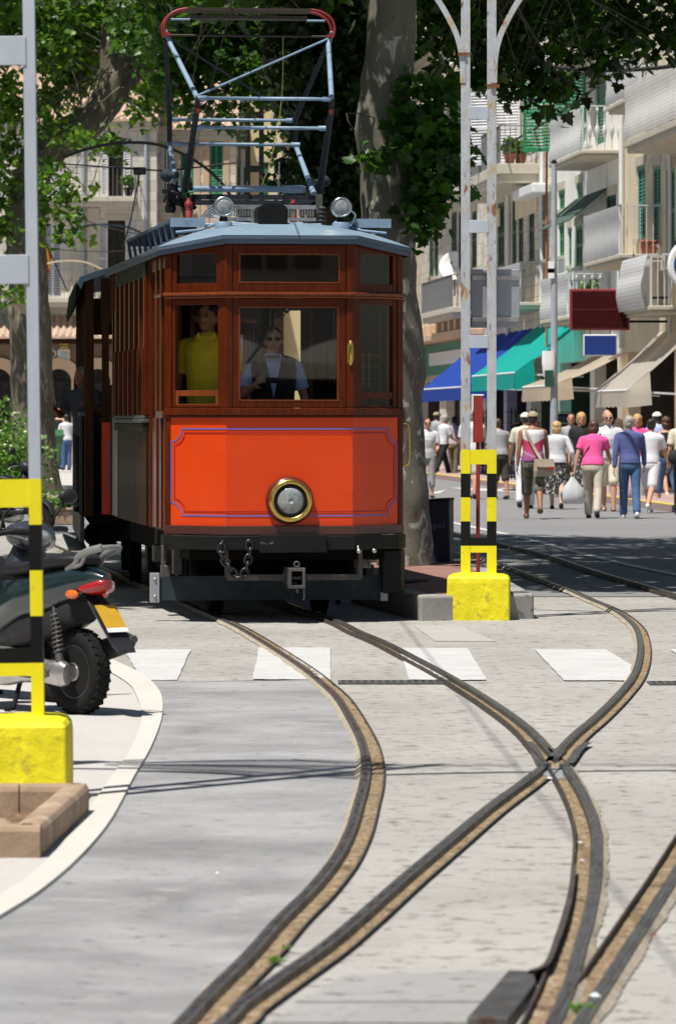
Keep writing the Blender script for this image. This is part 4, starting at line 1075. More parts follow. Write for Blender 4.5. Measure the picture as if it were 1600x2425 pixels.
for a, b in ((-.72, -.10), (.10, .72)):
    mb = MB(); mb.add([(a, .045, 1.96), (b, .045, 1.96), (b, .045, 2.55), (a, .045, 2.55)], [(0, 1, 2, 3)]); qp('window_pane', mb, 'glass')
prof = [(-1.02, 2.92), (-1.0, 2.99), (-.8, 3.06), (-.45, 3.13), (0, 3.155), (.45, 3.13), (.8, 3.06), (1.0, 2.99), (1.02, 2.92)]
mb = MB(); mb.loft([[(x, v, z + .0) for x, z in prof] + [(x * .97, v, z - .05) for x, z in reversed(prof)] for v in (-.12, .2, 6.4, 6.6)], True, False); qp('roof', mb, 'roof', bevel=.01)
for s in (-1, 1):
    mb = MB(); n = 120
    a = [(s * 1.03, -.1 + 6.6 * k / n, 2.96) for k in range(n + 1)]; b = [(s * (1.045 + .012 * math.sin(k * 1.9)), -.1 + 6.6 * k / n, 2.70 + (.05 if k % 6 == 0 else 0) + random.uniform(-.015, .015)) for k in range(n + 1)]
    mb.ribbon([Vector(p) for p in a], [Vector(p) for p in b]); qp('fringe', mb, 'lettergreen')
    for k in range(9):
        v = .06 + k * .80; mb = MB(); x0, x1 = sorted((s * .88, s * .95)); mb.box(x0, x1, v + (.07 if k == 0 else -.03), v + (.12 if k == 0 else .03), .70, 2.95); qp('side_post', mb, 'woodold', bevel=.006)
    mb = MB()
    for k in range(28):
        v = .35 + k * .225; x0, x1 = sorted((s * .955, s * (.975 + .01 * (k % 2)))); mb.box(x0, x1, v, v + .222, .70, 1.66)
    qp('canvas_side', mb, 'black')
    mb = MB(); x0, x1 = sorted((s * .93, s * 1.0)); mb.box(x0, x1, .12, 6.4, 1.66, 1.70); qp('arm_rail', mb, 'steel')
    mb = MB(); x0, x1 = sorted((s * .93, s * 1.10)); mb.box(x0, x1, .4, 6.0, .36, .40); mb.box(sorted((s * .95, s * .99))[0], sorted((s * .95, s * .99))[1], .3, 6.2, .44, .70); qp('footboard', mb, 'steel')
    mb = MB(); x0, x1 = sorted((s * .90, s * .915)); mb.box(x0, x1, .15, 6.4, 2.0, 2.9)
    if s > 0: qp('curtain', mb, 'black')
mb = MB(); mb.box(-.9, .9, .05, 6.4, .62, .72); mb.box(-.8, .8, .4, 6.0, .45, .64); qp('floor', mb, 'under')
mb = MB(); mb.box(-.9, .9, 6.35, 6.4, .72, 1.9); mb.box(-.9, .9, 6.35, 6.4, 2.55, 2.95); qp('rear_wall', mb, 'woodold')
for k in range(6):
    mb = MB(); v = .7 + k * .95; mb.box(-.8, .8, v, v + .4, 1.10, 1.15); mb.box(-.8, .8, v + .38, v + .43, 1.15, 1.6); qp('bench', mb, 'woodin')
for v in (1.5, 4.9):
    for s in (-1, 1):
        mb = MB(); wm = Matrix.Translation((s * .44, v, .335)) @ Matrix.Rotation(R(90), 4, 'Y'); mb.lathe([(.28, -.05), (.315, -.045), (.315, .03), (.345, .04), (.345, .06), (.28, .065)], 28, wm); qp('wheel', mb, 'under')
        mb = MB(); mb.ell((s * .80, v - .5, .42), (.10, .12, .12), 12, 8); mb.box(s * .70 - .08, s * .70 + .08, v - .2, v + .2, .30, .52); each(mb, 'axle_box', 'under', Q)
mb = MB(); mb.bar((0, .1, .5), (0, -1.0, .5), .08, .1); qp('drawbar', mb, 'under')
mb = MB(); mb.lathe([(.07, 0), (.075, .02), (.02, .04), (.02, .1)], 16, Matrix.Translation((-.5, -.02, .55)) @ Matrix.Rotation(R(90), 4, 'X')); qp('buffer', mb, 'iron')
# ---- lattice masts ----------------------------------------------------------------------
def lyra_arm(s, z0=4.5, pts=None):
    """flat iron arm that leaves the mast steeply, arches over and droops at its end"""
    pts = pts or [(.150, 4.38), (.158, 4.58), (.195, 4.75), (.27, 4.91), (.36, 5.06), (.58, 5.36), (.95, 5.66), (1.5, 5.90), (2.1, 5.93), (2.6, 5.84), (3.0, 5.70)]
    P = spline([(s * x, 0, z) for x, z in pts], 4); mb = MB()
    a = [p + Vector((0, -.04, 0)) for p in P]; b = [p + Vector((0, .04, 0)) for p in P]
    inn = [];
    for i, p in enumerate(P):
        t = (P[min(i + 1, len(P) - 1)] - P[max(i - 1, 0)]).normalized(); inn.append(Vector((-t.z, 0, t.x)) * (.045 * s * 1))
    rings = [[p - q * .0 + Vector((0, -.035, 0)), p - q * .0 + Vector((0, .035, 0)), p + q + Vector((0, .035, 0)), p + q + Vector((0, -.035, 0))] for p, q in zip(P, inn)]
    mb.loft(rings, True, False)
    return mb

def mast(label, loc, rz, mats, H, sp=.213, lw=.075, bh=.105, battens=(), block=True, tilt=0, arms=True, stripes_=True, bw=.51, bhgt=.352, tag_='mast', group='lattice masts beside the track'):
    m = thing('lattice_mast', label, tag_, loc, rz, group); m.rotation_euler = (0, tilt, rz)
    zb = bhgt - .03 if block else 0
    body, dark = mats
    zs = 1.385 if stripes_ else zb
    for s in (-1, 1):
        x = s * sp / 2; mb = MB()
        mb.box(x - lw / 2, x + lw / 2, -.028, -.022, zs, H); xo = x + s * (lw / 2 - .003)
        mb.box(min(xo, xo - s * .006), max(xo, xo - s * .006), -.022, .045, zs, H)
        mb.box(x - lw / 2, x + lw / 2, .040, .046, zs, H)
        mb.build('leg', M[body], m)
        if stripes_:
            for (z0, z1, c) in ((zb, .60, 'yellow'), (.60, .80, 'black'), (.80, .995, 'yellow'), (.995, 1.19, 'black'), (1.19, 1.385, 'yellow')):
                mb = MB(); mb.box(x - lw / 2 - .001, x + lw / 2 + .001, -.030, .048, z0, z1); mb.build('leg_band', M[c], m)
    xi = sp / 2 - lw / 2
    if stripes_:
        mb = MB(); mb.box(-xi, xi, -.026, -.020, 1.265, 1.385); mb.build('cross_plate', M['yellow'], m)
        mb = MB(); mb.box(-xi, xi, -.026, -.020, .60, .665); mb.build('cross_plate', M['black'], m)
        mb = MB(); mb.box(-xi, xi, -.026, -.020, .545, .60); mb.build('cross_plate', M['yellow'], m)
    for z in battens:
        mb = MB(); mb.box(-xi - .012, xi + .012, -.0335, -.028, z - bh / 2, z + bh / 2); mb.build('batten', M[dark], m, bevel=.003)
    if block:
        mb = MB(); h = bw / 2
        prof = [(1.0, 0), (1.0, .10), (.995, bhgt - .05), (.985, bhgt - .015), (.93, bhgt + .005), (.80, bhgt + .018), (.4, bhgt + .03)]
        rings = []
        for k, z in prof:
            r = []
            for a, b in ((-1, -1), (1, -1), (1, 1), (-1, 1)):
                for t in range(8):
                    # walk each side
                    nx = {(-1, -1): (-1 + t / 4, -1), (1, -1): (1, -1 + t / 4), (1, 1): (1 - t / 4, 1), (-1, 1): (-1, 1 - t / 4)}[(a, b)]
                    q = Vector((nx[0] * h * k, nx[1] * h * k + .01, z))
                    q += Vector((noise.noise(q * 9), noise.noise(q * 9 + Vector((5, 0, 0))), 0)) * .008
                    r.append(q)
            rings.append(r)
        mb.loft(rings, True, False); mb.build('footing', M['yellowrough'], m, bevel=.012)
    if arms:
        for s in (-1, 1):
            a = lyra_arm(s).build('arm', M[body], m)
            mb = MB(); z = 4.62 if s < 0 else 4.36
            mb.box(min(s * .06, s * .17), max(s * .06, s * .17), -.036, -.030, z - .008, z + .008); mb.box(min(s * .10, s * .17), max(s * .10, s * .17), -.05, .05, z - .02, z + .0); each(mb, 'clamp', 'rusty', a)
    return m
bz = lambda y, s: 1.65 - (y - 988) / s
mast('rusty grey lattice mast on the yellow block at the tram island', (1.206, 37.95, 0), R(-3), ('mastrust', 'mast'), 7.2, battens=[bz(270, 289), bz(538, 289), bz(810, 289), 5.6])
mast('grey lattice mast on a yellow block at the left edge before the scooters', (-1.36, 19.85, 0), 0, ('mast', 'mast'), 7.2, sp=.232, lw=.050, bh=.125, battens=[bz(117, 557), bz(637, 557), 4.2], tilt=R(-.75), bw=.50)
mast('dark shaded lattice mast with two arched arms seen through the pantograph', tuple(at(603, 988, 73).xy) + (0,), R(4), ('mastdark', 'mastdark'), 6.6, battens=[5.0, 5.55, 6.4, 4.4], block=False, stripes_=False)
mast('far grey blue mast whose arched arm shows above the trailer roof', tuple(at(452, 988, 104).xy) + (0,), R(3), ('roofdark', 'roofdark'), 5.9, battens=[5.0], block=False, stripes_=False)
mast('farthest yellowish mast whose low arm shows beside the flag', tuple(at(330, 988, 128).xy) + (0,), R(3), ('aw_beige', 'roofdark'), 5.9, battens=[5.0], block=False, stripes_=False)

# sign plate strapped behind the right mast, seen from its back
p = at(1172, 707, 38.06)
g = thing('sign_plate', 'blank grey back of a sign strapped behind the rusty mast', 'sign', tuple(p), R(4))
mb = MB(); mb.box(-.20, .20, .0, .012, -.24, .24)
mb.build('panel', M['plate'], g, bevel=.02)
for z in (.17, -.17):
    mb = MB(); mb.box(-.19, .19, -.016, 0, z - .018, z + .018); mb.build('bracket', M['alu'], g)
# red post on the island
p = at(1131, 1300, 39.6)
g = thing('sign_post', 'slim red brown post with a thicker box top behind the yellow banded mast', 'post', (p.x, p.y, .2), R(6))
mb = MB(); mb.tube([(0, 0, 0), (0, 0, 1.24)], .017, 12); mb.build('post', M['redpost'], g)
mb = MB(); mb.box(-.038, .038, -.038, .038, 1.235, 1.63); mb.build('box', M['redpost'], g, bevel=.004)
mb = MB(); mb.box(-.055, .045, -.04, .04, 1.63, 1.645); mb.box(-.055, -.042, -.04, .04, 1.50, 1.63); mb.build('cap', M['whitedish'], g, bevel=.004)
# paper bin
p = at(1032, 1340, 46.0)
g = thing('litter_bin', 'dark navy paper bin leaning behind the plane tree trunk', 'bin', (p.x + .0, 46.4, .205), R(-8)); g.rotation_euler = (0, R(-3.5), R(-8))
mb = MB(); mb.loft([[(-.17, -.17, 0), (.17, -.17, 0), (.17, .17, 0), (-.17, .17, 0)], [(-.20, -.20, .60), (.20, -.20, .60), (.20, .20, .60), (-.20, .20, .60)]], True, False); mb.build('body', M['bin2'], g, bevel=.015)
mb = MB(); mb.box(-.205, .205, -.205, .205, .60, .63); mb.build('lid', M['iron'], g, bevel=.008)
def letters(txt, size, mat, parent, loc, rot=(R(90), 0, 0), ext=.002, name='lettering'):
    cu = bpy.data.curves.new(name, 'FONT'); cu.body = txt; cu.size = size; cu.extrude = ext; cu.align_x = 'CENTER'; cu.align_y = 'CENTER'
    tmp = bpy.data.objects.new('tmp_text', cu); COL.objects.link(tmp)
    dg = bpy.context.evaluated_depsgraph_get(); me = bpy.data.meshes.new_from_object(tmp.evaluated_get(dg))
    bpy.data.objects.remove(tmp); bpy.data.curves.remove(cu)
    me.materials.clear(); me.materials.append(M[mat]); me.name = name
    o = bpy.data.objects.new(name, me); COL.objects.link(o); o.parent = parent; o.location = loc; o.rotation_euler = rot
    return o
letters('papel', .105, 'lettering', g, (.035, -.194, .37), (R(93.5), 0, 0))
# small pyramid marker by the track
p = gr(813, 1432)
g = thing('track_marker', 'small pale pyramid shaped block on the ground beside the right wheel of the tram', 'marker', tuple(p), R(10))
mb = MB(); mb.box(-.065, .065, -.05, .05, 0, .03); mb.add([(-.06, -.045, .03), (.06, -.045, .03), (.06, .045, .03), (-.06, .045, .03), (0, 0, .115)], [(0, 1, 4), (1, 2, 4), (2, 3, 4), (3, 0, 4)]); mb.build('block', M['plate'], g)
# hose from the island
mb = MB(); mb.tube(spline([gr(1010, 1376, .215), gr(950, 1377, .23), gr(905, 1385, .2), gr(850, 1410, .06), gr(800, 1425, .03)], 8), .018, 8)
tag(mb.build('hose', M['cable']), 'black hose running from the island down beside the tram', 'hose')

# ---- planter ----------------------------------------------------------------------------
g = thing('planter_bed', 'low brown stone edged planting bed at the lower left corner', 'planter', (0, 0, 0))
zt = .135
def curb(a, b, w, inward):
    a, b = Vector((*a, 0)), Vector((*b, 0)); L = (b - a).length; n = max(1, round(L / .26)); out = []
    d = (b - a).normalized(); s = Vector((inward[0], inward[1], 0)).normalized()
    for k in range(n):
        p, q = a + d * (L * k / n + .003), a + d * (L * (k + 1) / n - .003); mb = MB(); rings = []
        for c in (p, q):
            rings.append([c + Vector((0, 0, -.02)), c + Vector((0, 0, zt - .025)), c + s * .012 + Vector((0, 0, zt - .006)), c + s * .035 + Vector((0, 0, zt)), c + s * (w - .035) + Vector((0, 0, zt)), c + s * (w - .01) + Vector((0, 0, zt - .008)), c + s * w + Vector((0, 0, zt - .03)), c + s * w + Vector((0, 0, -.02))])
        mb.loft(rings, True, False); mb.build('edging_stone', M['planter'], g, bevel=.006)
curb((-1.075, 17.28), (-1.0, 19.25), .11, (-1, .04)); curb((-3.2, 17.26), (-1.076, 17.26), .10, (0, 1)); curb((-3.2, 19.26), (-1.01, 19.26), .10, (0, -1))
mb = MB(); xs, ys = 22, 16; vs = []
for j in range(ys + 1):
    for i in range(xs + 1):
        x = -3.15 + i / xs * 2.03; y = 17.36 + j / ys * 1.80; vs.append((x, y, -.0 + .05 * noise.noise(Vector((x * 3, y * 3, 0))) + .016))
mb.add(vs, [(j * (xs + 1) + i, j * (xs + 1) + i + 1, (j + 1) * (xs + 1) + i + 1, (j + 1) * (xs + 1) + i) for j in range(ys) for i in range(xs)], True); mb.build('soil', M['soil'], g)
r_ = random.Random(3)
for k in range(5):
    p = Vector((-1.36 + r_.uniform(-.22, .12), 17.75 + r_.uniform(-.15, .9), .06)); mb = MB(); rr = r_.uniform(.03, .055); mb.ell((0, 0, 0), (rr * 1.4, rr, rr * .6), 10, 7)
    for i, v in enumerate(mb.v): mb.v[i] = v + Vector((noise.noise(v * 30), noise.noise(v * 30 + Vector((9, 0, 0))), 0)) * .012
    tag(mb.build('stone', M['planter'], loc=p), 'small stone lying on the earth of the brown planting bed', 'stone', 'stones in the planting bed')

# ---- scooters ---------------------------------------------------------------------------
def wheel(parent, x, r=.235, w=.115, tread=True):
    c = Matrix.Translation((x, 0, r)) @ Matrix.Rotation(R(90), 4, 'X'); h = w / 2
    wh = MB(); wh.lathe([(.045, -.05), (.05, -.055), (.05, .055), (.045, .05)], 16, c); W = wh.build('wheel', M['alu'], parent)
    mb = MB(); mb.lathe([(r * .62, -h * .72), (r * .78, -h * .98), (r * .92, -h * .9), (r * .985, -h * .55), (r, 0), (r * .985, h * .55), (r * .92, h * .9), (r * .78, h * .98), (r * .62, h * .72)], 44, c)
    if tread:
        for k in range(30):
            a = 2 * math.pi * k / 30
            for s in (-1, 1):
                b = a + s * .03
                m2 = c @ Matrix.Rotation(b, 4, 'Z')
                mb.box(r * .965, r * 1.004, s * h * .10 - .0 if s > 0 else -h * .80, h * .80 if s > 0 else -h * .10, -.015 + 0, .015, m2 @ Matrix.Rotation(R(90), 4, 'X') @ Matrix.Rotation(s * .5, 4, 'X'))
    mb.build('tyre', M['rubber'], W)
    mb = MB(); mb.lathe([(r * .52, -h * .66), (r * .64, -h * .74), (r * .66, -h * .6), (r * .60, -h * .2), (r * .60, h * .2), (r * .66, h * .6), (r * .64, h * .74), (r * .52, h * .66)], 40, c)
    for k in range(5): mb.bar(c @ Vector((.04, 0, .0)), c @ Vector((.04, 0, 0)), .01)
    for k in range(5):
        a = 2 * math.pi * (k + .25) / 5; mb.bar(c @ Vector((.04 * math.cos(a), .04 * math.sin(a), 0)), c @ Vector((r * .60 * math.cos(a), r * .60 * math.sin(a), 0)), .035, .05)
    mb.build('rim', M['wheelrim'], W, bevel=.004)
def xsec(x, w, z0, z1, n=14, p=2.6):
    cz, hz = (z0 + z1) / 2, (z1 - z0) / 2; out = []
    for k in range(n):
        a = 2 * math.pi * k / n; ca, sa = math.cos(a), math.sin(a)
        out.append((x, w * math.copysign(abs(ca) ** (2 / p), ca), cz + hz * math.copysign(abs(sa) ** (2 / p), sa)))
    return out
def scooter(label, loc, rz, paint, plate=True):
    s = thing('motor_scooter', label, 'scooter', loc, rz, 'scooters parked at the left')
    def b(name, mb, mat, par=s, **k): return mb.build(name, M[mat], par, **k)
    wheel(s, 0); wheel(s, 1.27, .225, .10)
    mb = MB(); mb.loft([xsec(-.25, .035, .735, .775), xsec(-.20, .07, .70, .80), xsec(-.05, .115, .62, .83), xsec(.15, .145, .55, .81), xsec(.40, .165, .50, .77), xsec(.58, .15, .42, .72), xsec(.66, .12, .36, .60)]); b('tail_body', mb, paint)
    mb = MB(); mb.loft([xsec(-.05, .10, .50, .66), xsec(.15, .125, .42, .60), xsec(.40, .14, .36, .55), xsec(.60, .12, .30, .48)]); b('lower_body', mb, 'plastic')
    mb = MB(); mb.loft([xsec(-.12, .06, .83, .865), xsec(-.08, .10, .82, .885), xsec(.08, .135, .80, .885), xsec(.26, .15, .775, .86), xsec(.36, .15, .76, .825), xsec(.55, .13, .74, .83), xsec(.66, .10, .72, .80), xsec(.70, .05, .72, .76)]); b('seat', mb, 'seat')
    mb = MB()
    for y in (-.085, .085): mb.tube(spline([(.0, y, .80), (-.08, y, .84), (-.11, y, .875), (-.20, y * .95, .905), (-.29, y * .7, .925)], 4), .014, 8, flat=1.6)
    mb.tube([(-.285, -.06, .924), (-.30, 0, .928), (-.285, .06, .924)], .014, 8); mb.tube(spline([(-.04, .085, .81), (-.13, .085, .83), (-.16, .08, .885)], 4), .011, 8); b('grab_rail', mb, 'greyalu')
    mb = MB(); mb.loft([xsec(-.262, .03, .695, .75), xsec(-.235, .068, .67, .755), xsec(-.17, .092, .66, .74), xsec(-.12, .098, .672, .72)]); b('tail_light', mb, 'tail')
    for y in (-1, 1): mb = MB(); mb.ell((-.07, y * .103, .665), (.058, .020, .026), 12, 8); b('indicator', mb, 'amber')
    mb = MB(); rg = []
    for (x, z, w_) in ((-.12, .66, .06), (-.20, .60, .075), (-.30, .50, .08), (-.40, .39, .075), (-.44, .355, .06)): rg.append([(x, -w_, z), (x, w_, z), (x + .015, w_ * .9, z + .018), (x + .015, -w_ * .9, z + .018)])
    mg = MB(); mg.loft(rg, True, False); mgo = b('mudguard', mg, 'plastic', bevel=.006)
    if plate:
        mb = MB(); d = Vector((-.13, 0, -.145)).normalized(); n_ = Vector((-d.z, 0, d.x)) * -1; c0 = Vector((-.225, 0, .60))
        n_ = Vector((-.72, 0, .60)).normalized(); mb.bar(c0 + n_ * .012, c0 + d * .16 + n_ * .012, .135, .006, n_); b('number_plate', mb, 'plateyel', mgo)
        mb = MB(); mb.bar(c0 + d * .162 + n_ * .012, c0 + d * .19 + n_ * .012, .135, .006, n_); b('plate_band', mb, 'whitedish', mgo)
    mb = MB(); mb.loft([xsec(-.06, .03, .17, .28), xsec(-.02, .045, .155, .30), xsec(.14, .05, .17, .30), xsec(.34, .055, .165, .33), xsec(.50, .06, .14, .36), xsec(.66, .06, .14, .36), xsec(.76, .045, .18, .33)])
    mb.v = [v + Vector((0, .125, 0)) for v in mb.v]; ec = b('engine_case', mb, 'alu')
    mb = MB(); mb.loft([[Vector(p) + Vector((0, .172, 0)) for p in xsec(x, .008, z0, z1)] for x, z0, z1 in ((.05, .21, .25), (.12, .19, .28), (.36, .2, .29), (.46, .22, .28))]); b('case_cover', mb, 'steel', ec)
    mb = MB(); mb.loft([xsec(.28, .08, .18, .36), xsec(.48, .09, .2, .40), xsec(.62, .07, .22, .36)]); b('engine', mb, 'plastic')
    mb = MB(); mb.tube([(.0, .13, .28), (.10, .10, .60)], .012, 8)
    for k in range(9): t = k / 9; c_ = Vector((.02 + .07 * t, .127 - .025 * t, .34 + .22 * t)); mb.tube([c_ + Vector((.025 * math.cos(q * .63), .025 * math.sin(q * .63), .004 * q)) for q in range(10)], .006, 5, False, True)
    mb.tube([(-.005, .132, .265), (.02, .126, .35)], .024, 10); b('shock_absorber', mb, 'steel')
    mb = MB(); mb.tube([(.36, -.13, .24), (.2, -.15, .28), (.05, -.155, .33), (-.22, -.155, .40), (-.25, -.155, .41)], [.03, .05, .062, .06, .045], 14); mb.tube([(-.24, -.155, .41), (-.30, -.155, .42)], .022, 10); b('exhaust', mb, 'steel')
    mb = MB(); mb.tube([(.42, .08, .22), (.40, .16, .02)], .014, 8); mb.tube([(.42, -.08, .22), (.40, -.16, .02)], .014, 8); mb.tube([(.40, .16, .02), (.46, .17, .012)], .014, 8); each(mb, 'stand_leg', 'iron', s)
    mb = MB(); mb.box(.58, 1.02, -.15, .15, .27, .33); b('footboard', mb, 'plastic', bevel=.03)
    mb = MB(); mb.loft([[(x, y, z) for x, y, z in ((xa, -w_, z_), (xa + .05, -w_ * .6, z_), (xa + .075, 0, z_), (xa + .05, w_ * .6, z_), (xa, w_, z_), (xa - .03, w_ * .6, z_), (xa - .04, 0, z_), (xa - .03, -w_ * .6, z_))] for xa, w_, z_ in ((1.05, .14, .30), (1.06, .19, .45), (1.04, .21, .62), (1.0, .17, .80), (.97, .09, .90))]); b('leg_shield', mb, paint)
    mb = MB(); mb.loft([[Vector((1.27 + .245 * math.cos(a) * k2, w_ * yy, .225 + .265 * math.sin(a) * k2)) for yy, k2 in ((-1, .92), (-.7, 1), (.7, 1), (1, .92))] for a, w_ in ((R(10), .05), (R(40), .07), (R(75), .075), (R(110), .075), (R(150), .06), (R(175), .05))], True, True); b('front_mudguard', mb, paint)
    for y in (-.075, .075): mb = MB(); mb.tube([(1.27, y, .225), (1.10, y * .8, .72)], .02, 10); b('fork_leg', mb, 'alu')
    mb = MB(); mb.loft([xsec(.90, .03, .93, 1.0), xsec(.94, .13, .90, 1.03), xsec(1.02, .16, .87, 1.04), xsec(1.10, .12, .86, 1.0), xsec(1.14, .05, .88, .95)]); hc = b('handlebar_cowl', mb, paint)
    mb = MB(); mb.ell((1.10, 0, .935), (.055, .085, .055), 14, 8); b('headlight', mb, 'lens', hc)
    for y in (-1, 1):
        mb = MB(); mb.tube(spline([(.97, y * .12, .97), (.94, y * .22, .985), (.91, y * .32, .98)], 4), [.016] * 4 + [.02] * 5, 8); b('grip', mb, 'seat')
        mb = MB(); mb.tube([(1.0, y * .15, .97), (1.0, y * .25, .965), (.97, y * .34, .94)], .007, 6); mb.ell((.97, y * .34, .94), (.01, .01, .01), 6, 5); b('brake_lever', mb, 'alu')
        mb = MB(); mb.tube(spline([(.97, y * .16, 1.0), (.99, y * .20, 1.08), (.97, y * .26, 1.14)], 4), .008, 6); mi = b('mirror', mb, 'iron')
        mb = MB(); mb.ell((.975, y * .29, 1.175), (.028, .065, .045), 16, 10); b('mirror_shell', mb, 'plastic', mi)
        mb = MB(); mb.ell((.955, y * .29, 1.176), (.012, .055, .036), 16, 10); b('mirror_glass', mb, 'chrome', mi)
    return s
scooter('teal black scooter nearest the camera, its yellow plated tail jutting out past the striped mast', (-1.385, 25.62, .012), R(129.5), 'scoot')
scooter('slate grey scooter standing nose on behind the teal one', (-2.36, 27.7, .012), R(-52), 'scootnavy', False)
scooter('dark scooter far behind the other two, in front of the hedge', (-5.05, 66.5, 0), R(-40), 'plastic', False)

# ---- green bin, hedge, lamp post, signs, dish, cables ------------------------------------
p = at(125, 1125, 131)
g = thing('wheeled_bin', 'large green wheeled rubbish bin beside the left tree trunk', 'bin', (p.x - .35, 131, .10), R(4))
mb = MB(); mb.loft([[(-.52, -.33, .22), (.52, -.33, .22), (.52, .33, .22), (-.52, .33, .22)], [(-.66, -.42, 1.0), (.66, -.42, 1.0), (.66, .42, 1.0), (-.66, .42, 1.0)]], True, False); mb.build('body', M['bin'], g, bevel=.04)
mb = MB(); mb.box(-.70, .70, -.46, .46, 1.0, 1.06); mb.build('rim', M['bin'], g, bevel=.02)
mb = MB(); mb.loft([[(x, -.44 + .88 * k / 8, 1.06 + .14 * math.sin(math.pi * k / 8)) for x in (-.66, .66)] + [(.66, -.44 + .88 * k / 8, 1.04), (-.66, -.44 + .88 * k / 8, 1.04)] for k in range(9)], True, False); mb.build('lid', M['bin'], g)
for sx in (-.42, .42):
    for sy in (-.25, .25): mb = MB(); mb.lathe([(.05, -.03), (.10, -.028), (.10, .028), (.05, .03)], 18, Matrix.Translation((sx, sy, .10)) @ Matrix.Rotation(R(90), 4, 'X')); mb.bar((sx, sy, .1), (sx, sy, .23), .05, .09); mb.build('wheel', M['rubber'], g)
mb = MB(); mb.box(-.40, -.34, -.41, -.40, .55, .8); mb.box(-.40, -.2, -.405, -.395, .52, .56); mb.build('sticker', M['white'], g)
p = at(1311, 1170, 96)
g = thing('street_pole', 'slim pale grey steel pole in front of the beige awning', 'pole', (p.x, 96, 0))
mb = MB(); mb.tube([(0, 0, 0), (0, 0, 1.2), (0, 0, 2.6), (0, 0, 6.9)], [.085, .085, .075, .055], 16); mb.build('pole', M['lamp'], g)
mb = MB(); mb.lathe([(.06, 6.9), (.07, 6.92), (.02, 6.98)], 14); mb.build('cap', M['iron'], g)
for z, s_ in ((5.05 - .3, .12), (4.62, .1)):
    mb = MB(); mb.box(-.13, .0, -.10, -.07, z - s_, z + s_); mb.build('notice', M['whitedish'], g)
mb = MB(); mb.tube([(-.12, -.10, 2.42), (-.12, -.10, 2.50), (-.12, -.10, 2.8), (-.12, -.10, 3.02)], [.05, .12, .14, .13], 14, flat=.25); mb.build('bottle_sign', M['whitedish'], g)
mb = MB(); mb.box(-.20, -.02, -.15, -.12, 2.28, 2.62); mb.build('bottle_label', M['darkgreen'], g)

def board(name, label, cat, px0, px1, py0, py1, Y, rim, face, rimw=.05, depth=.16):
    a, b = at(px0, py1, Y), at(px1, py0, Y); g = thing(name, label, cat, tuple((a + b) / 2)); hx, hz = (b.x - a.x) / 2, (b.z - a.z) / 2
    mb = MB(); mb.box(-hx, hx, 0, depth, -hz, hz); mb.build('box', M[rim], g, bevel=.02)
    mb = MB(); mb.box(-hx + rimw, hx - rimw, -.012, .0, -hz + rimw, hz - rimw); mb.build('face', M[face], g, bevel=.004)
    return g, hx, hz
g, hx, hz = board('shop_sign', 'large blank maroon box sign hung below the balconies', 'sign', 1348, 1490, 684, 782, 97.5, 'maroonrim', 'maroon')
mb = MB(); mb.box(-hx + .05, hx - .05, -.02, -.012, -.005, .005); mb.build('seam', M['maroonrim'], g)
mb = MB(); mb.bar((hx, .08, .25), (7.2 - g.location.x, .08, .25), .05); mb.bar((hx, .08, -.25), (7.2 - g.location.x, .08, -.25), .05); mb.build('bracket', M['iron'], g)
g, hx, hz = board('shop_sign', 'small blank blue sign with a white border hanging under the maroon one', 'sign', 1380, 1460, 792, 843, 97.5, 'white', 'signblue', .025, .08)
mb = MB(); mb.bar((-hx * .6, .04, hz), (-hx * .6, .04, hz + .12), .02); mb.bar((hx * .6, .04, hz), (hx * .6, .04, hz + .12), .02); mb.build('hanger', M['iron'], g)
p = at(1646, 628, 90)
g = thing('round_sign', 'round white sign with a blue ring cut by the right edge', 'sign', tuple(p)); rm = Matrix.Rotation(R(90), 4, 'X')
mb = MB(); mb.lathe([(.50, -.10), (.55, -.06), (.55, .06), (.50, .08)], 48, rm); mb.build('box', M['white'], g)
mb = MB(); mb.lathe([(.36, .088), (.36, .090), (.43, .090), (.43, .086)], 48, rm); mb.build('ring', M['signblue'], g)
mb = MB(); mb.bar((.5, 0, 0), (1.3, 0, 0), .06); mb.build('bracket', M['iron'], g)
# satellite dish
p = at(1076, 630, 142)
g = thing('satellite_dish', 'white satellite dish on the far balcony left of the rusty mast', 'satellite dish', tuple(p)); dm = Matrix.Rotation(R(68), 4, 'X') @ Matrix.Rotation(R(-14), 4, 'Y')
mb = MB(); mb.lathe([(.02, -.10), (.2, -.08), (.38, -.02), (.47, .05), (.48, .055), (.46, .06), (.37, -.005), (.2, -.06), (.02, -.08)], 32, dm); mb.build('dish', M['whitedish'], g)
mb = MB(); mb.tube([dm @ Vector((0, -.42, .0)), dm @ Vector((.0, -.10, .50))], .014, 6); mb.lathe([(.03, -.05), (.035, .05)], 10, Matrix.Translation(dm @ Vector((0, -.10, .50)))); mb.build('feed_arm', M['steel'], g)
mb = MB(); mb.bar((0, .05, -.1), (0, .3, -.9), .05); mb.build('mount', M['steel'], g)
# flag
p = at(160, 690, 148.2)
g = thing('flag', 'red and yellow flag on a sloping pole from the left balcony', 'flag', tuple(p))
d = at(98, 548, 147.4) - p
mb = MB(); mb.tube([(0, 0, 0), d], .02, 8); mb.build('pole', M['iron'], g)
dn = d.normalized()
for i, c in enumerate(('flagred', 'flagyel', 'flagyel', 'flagred')):
    mb = MB(); a = []; b = []
    for k in range(9):
        q = d - dn * (k / 8 * .95); o = Vector((-.055 - .05 * math.sin(k), -.05 * math.sin(k * 1.3), -.03)); drop = Vector((-.02, 0, -.11)) * (1 + .3 * math.sin(k))
        a.append(q + o * .2 + drop * i); b.append(q + o * .2 + drop * (i + 1))
    mb.ribbon(a, b); mb.build('stripe', M[c], g)
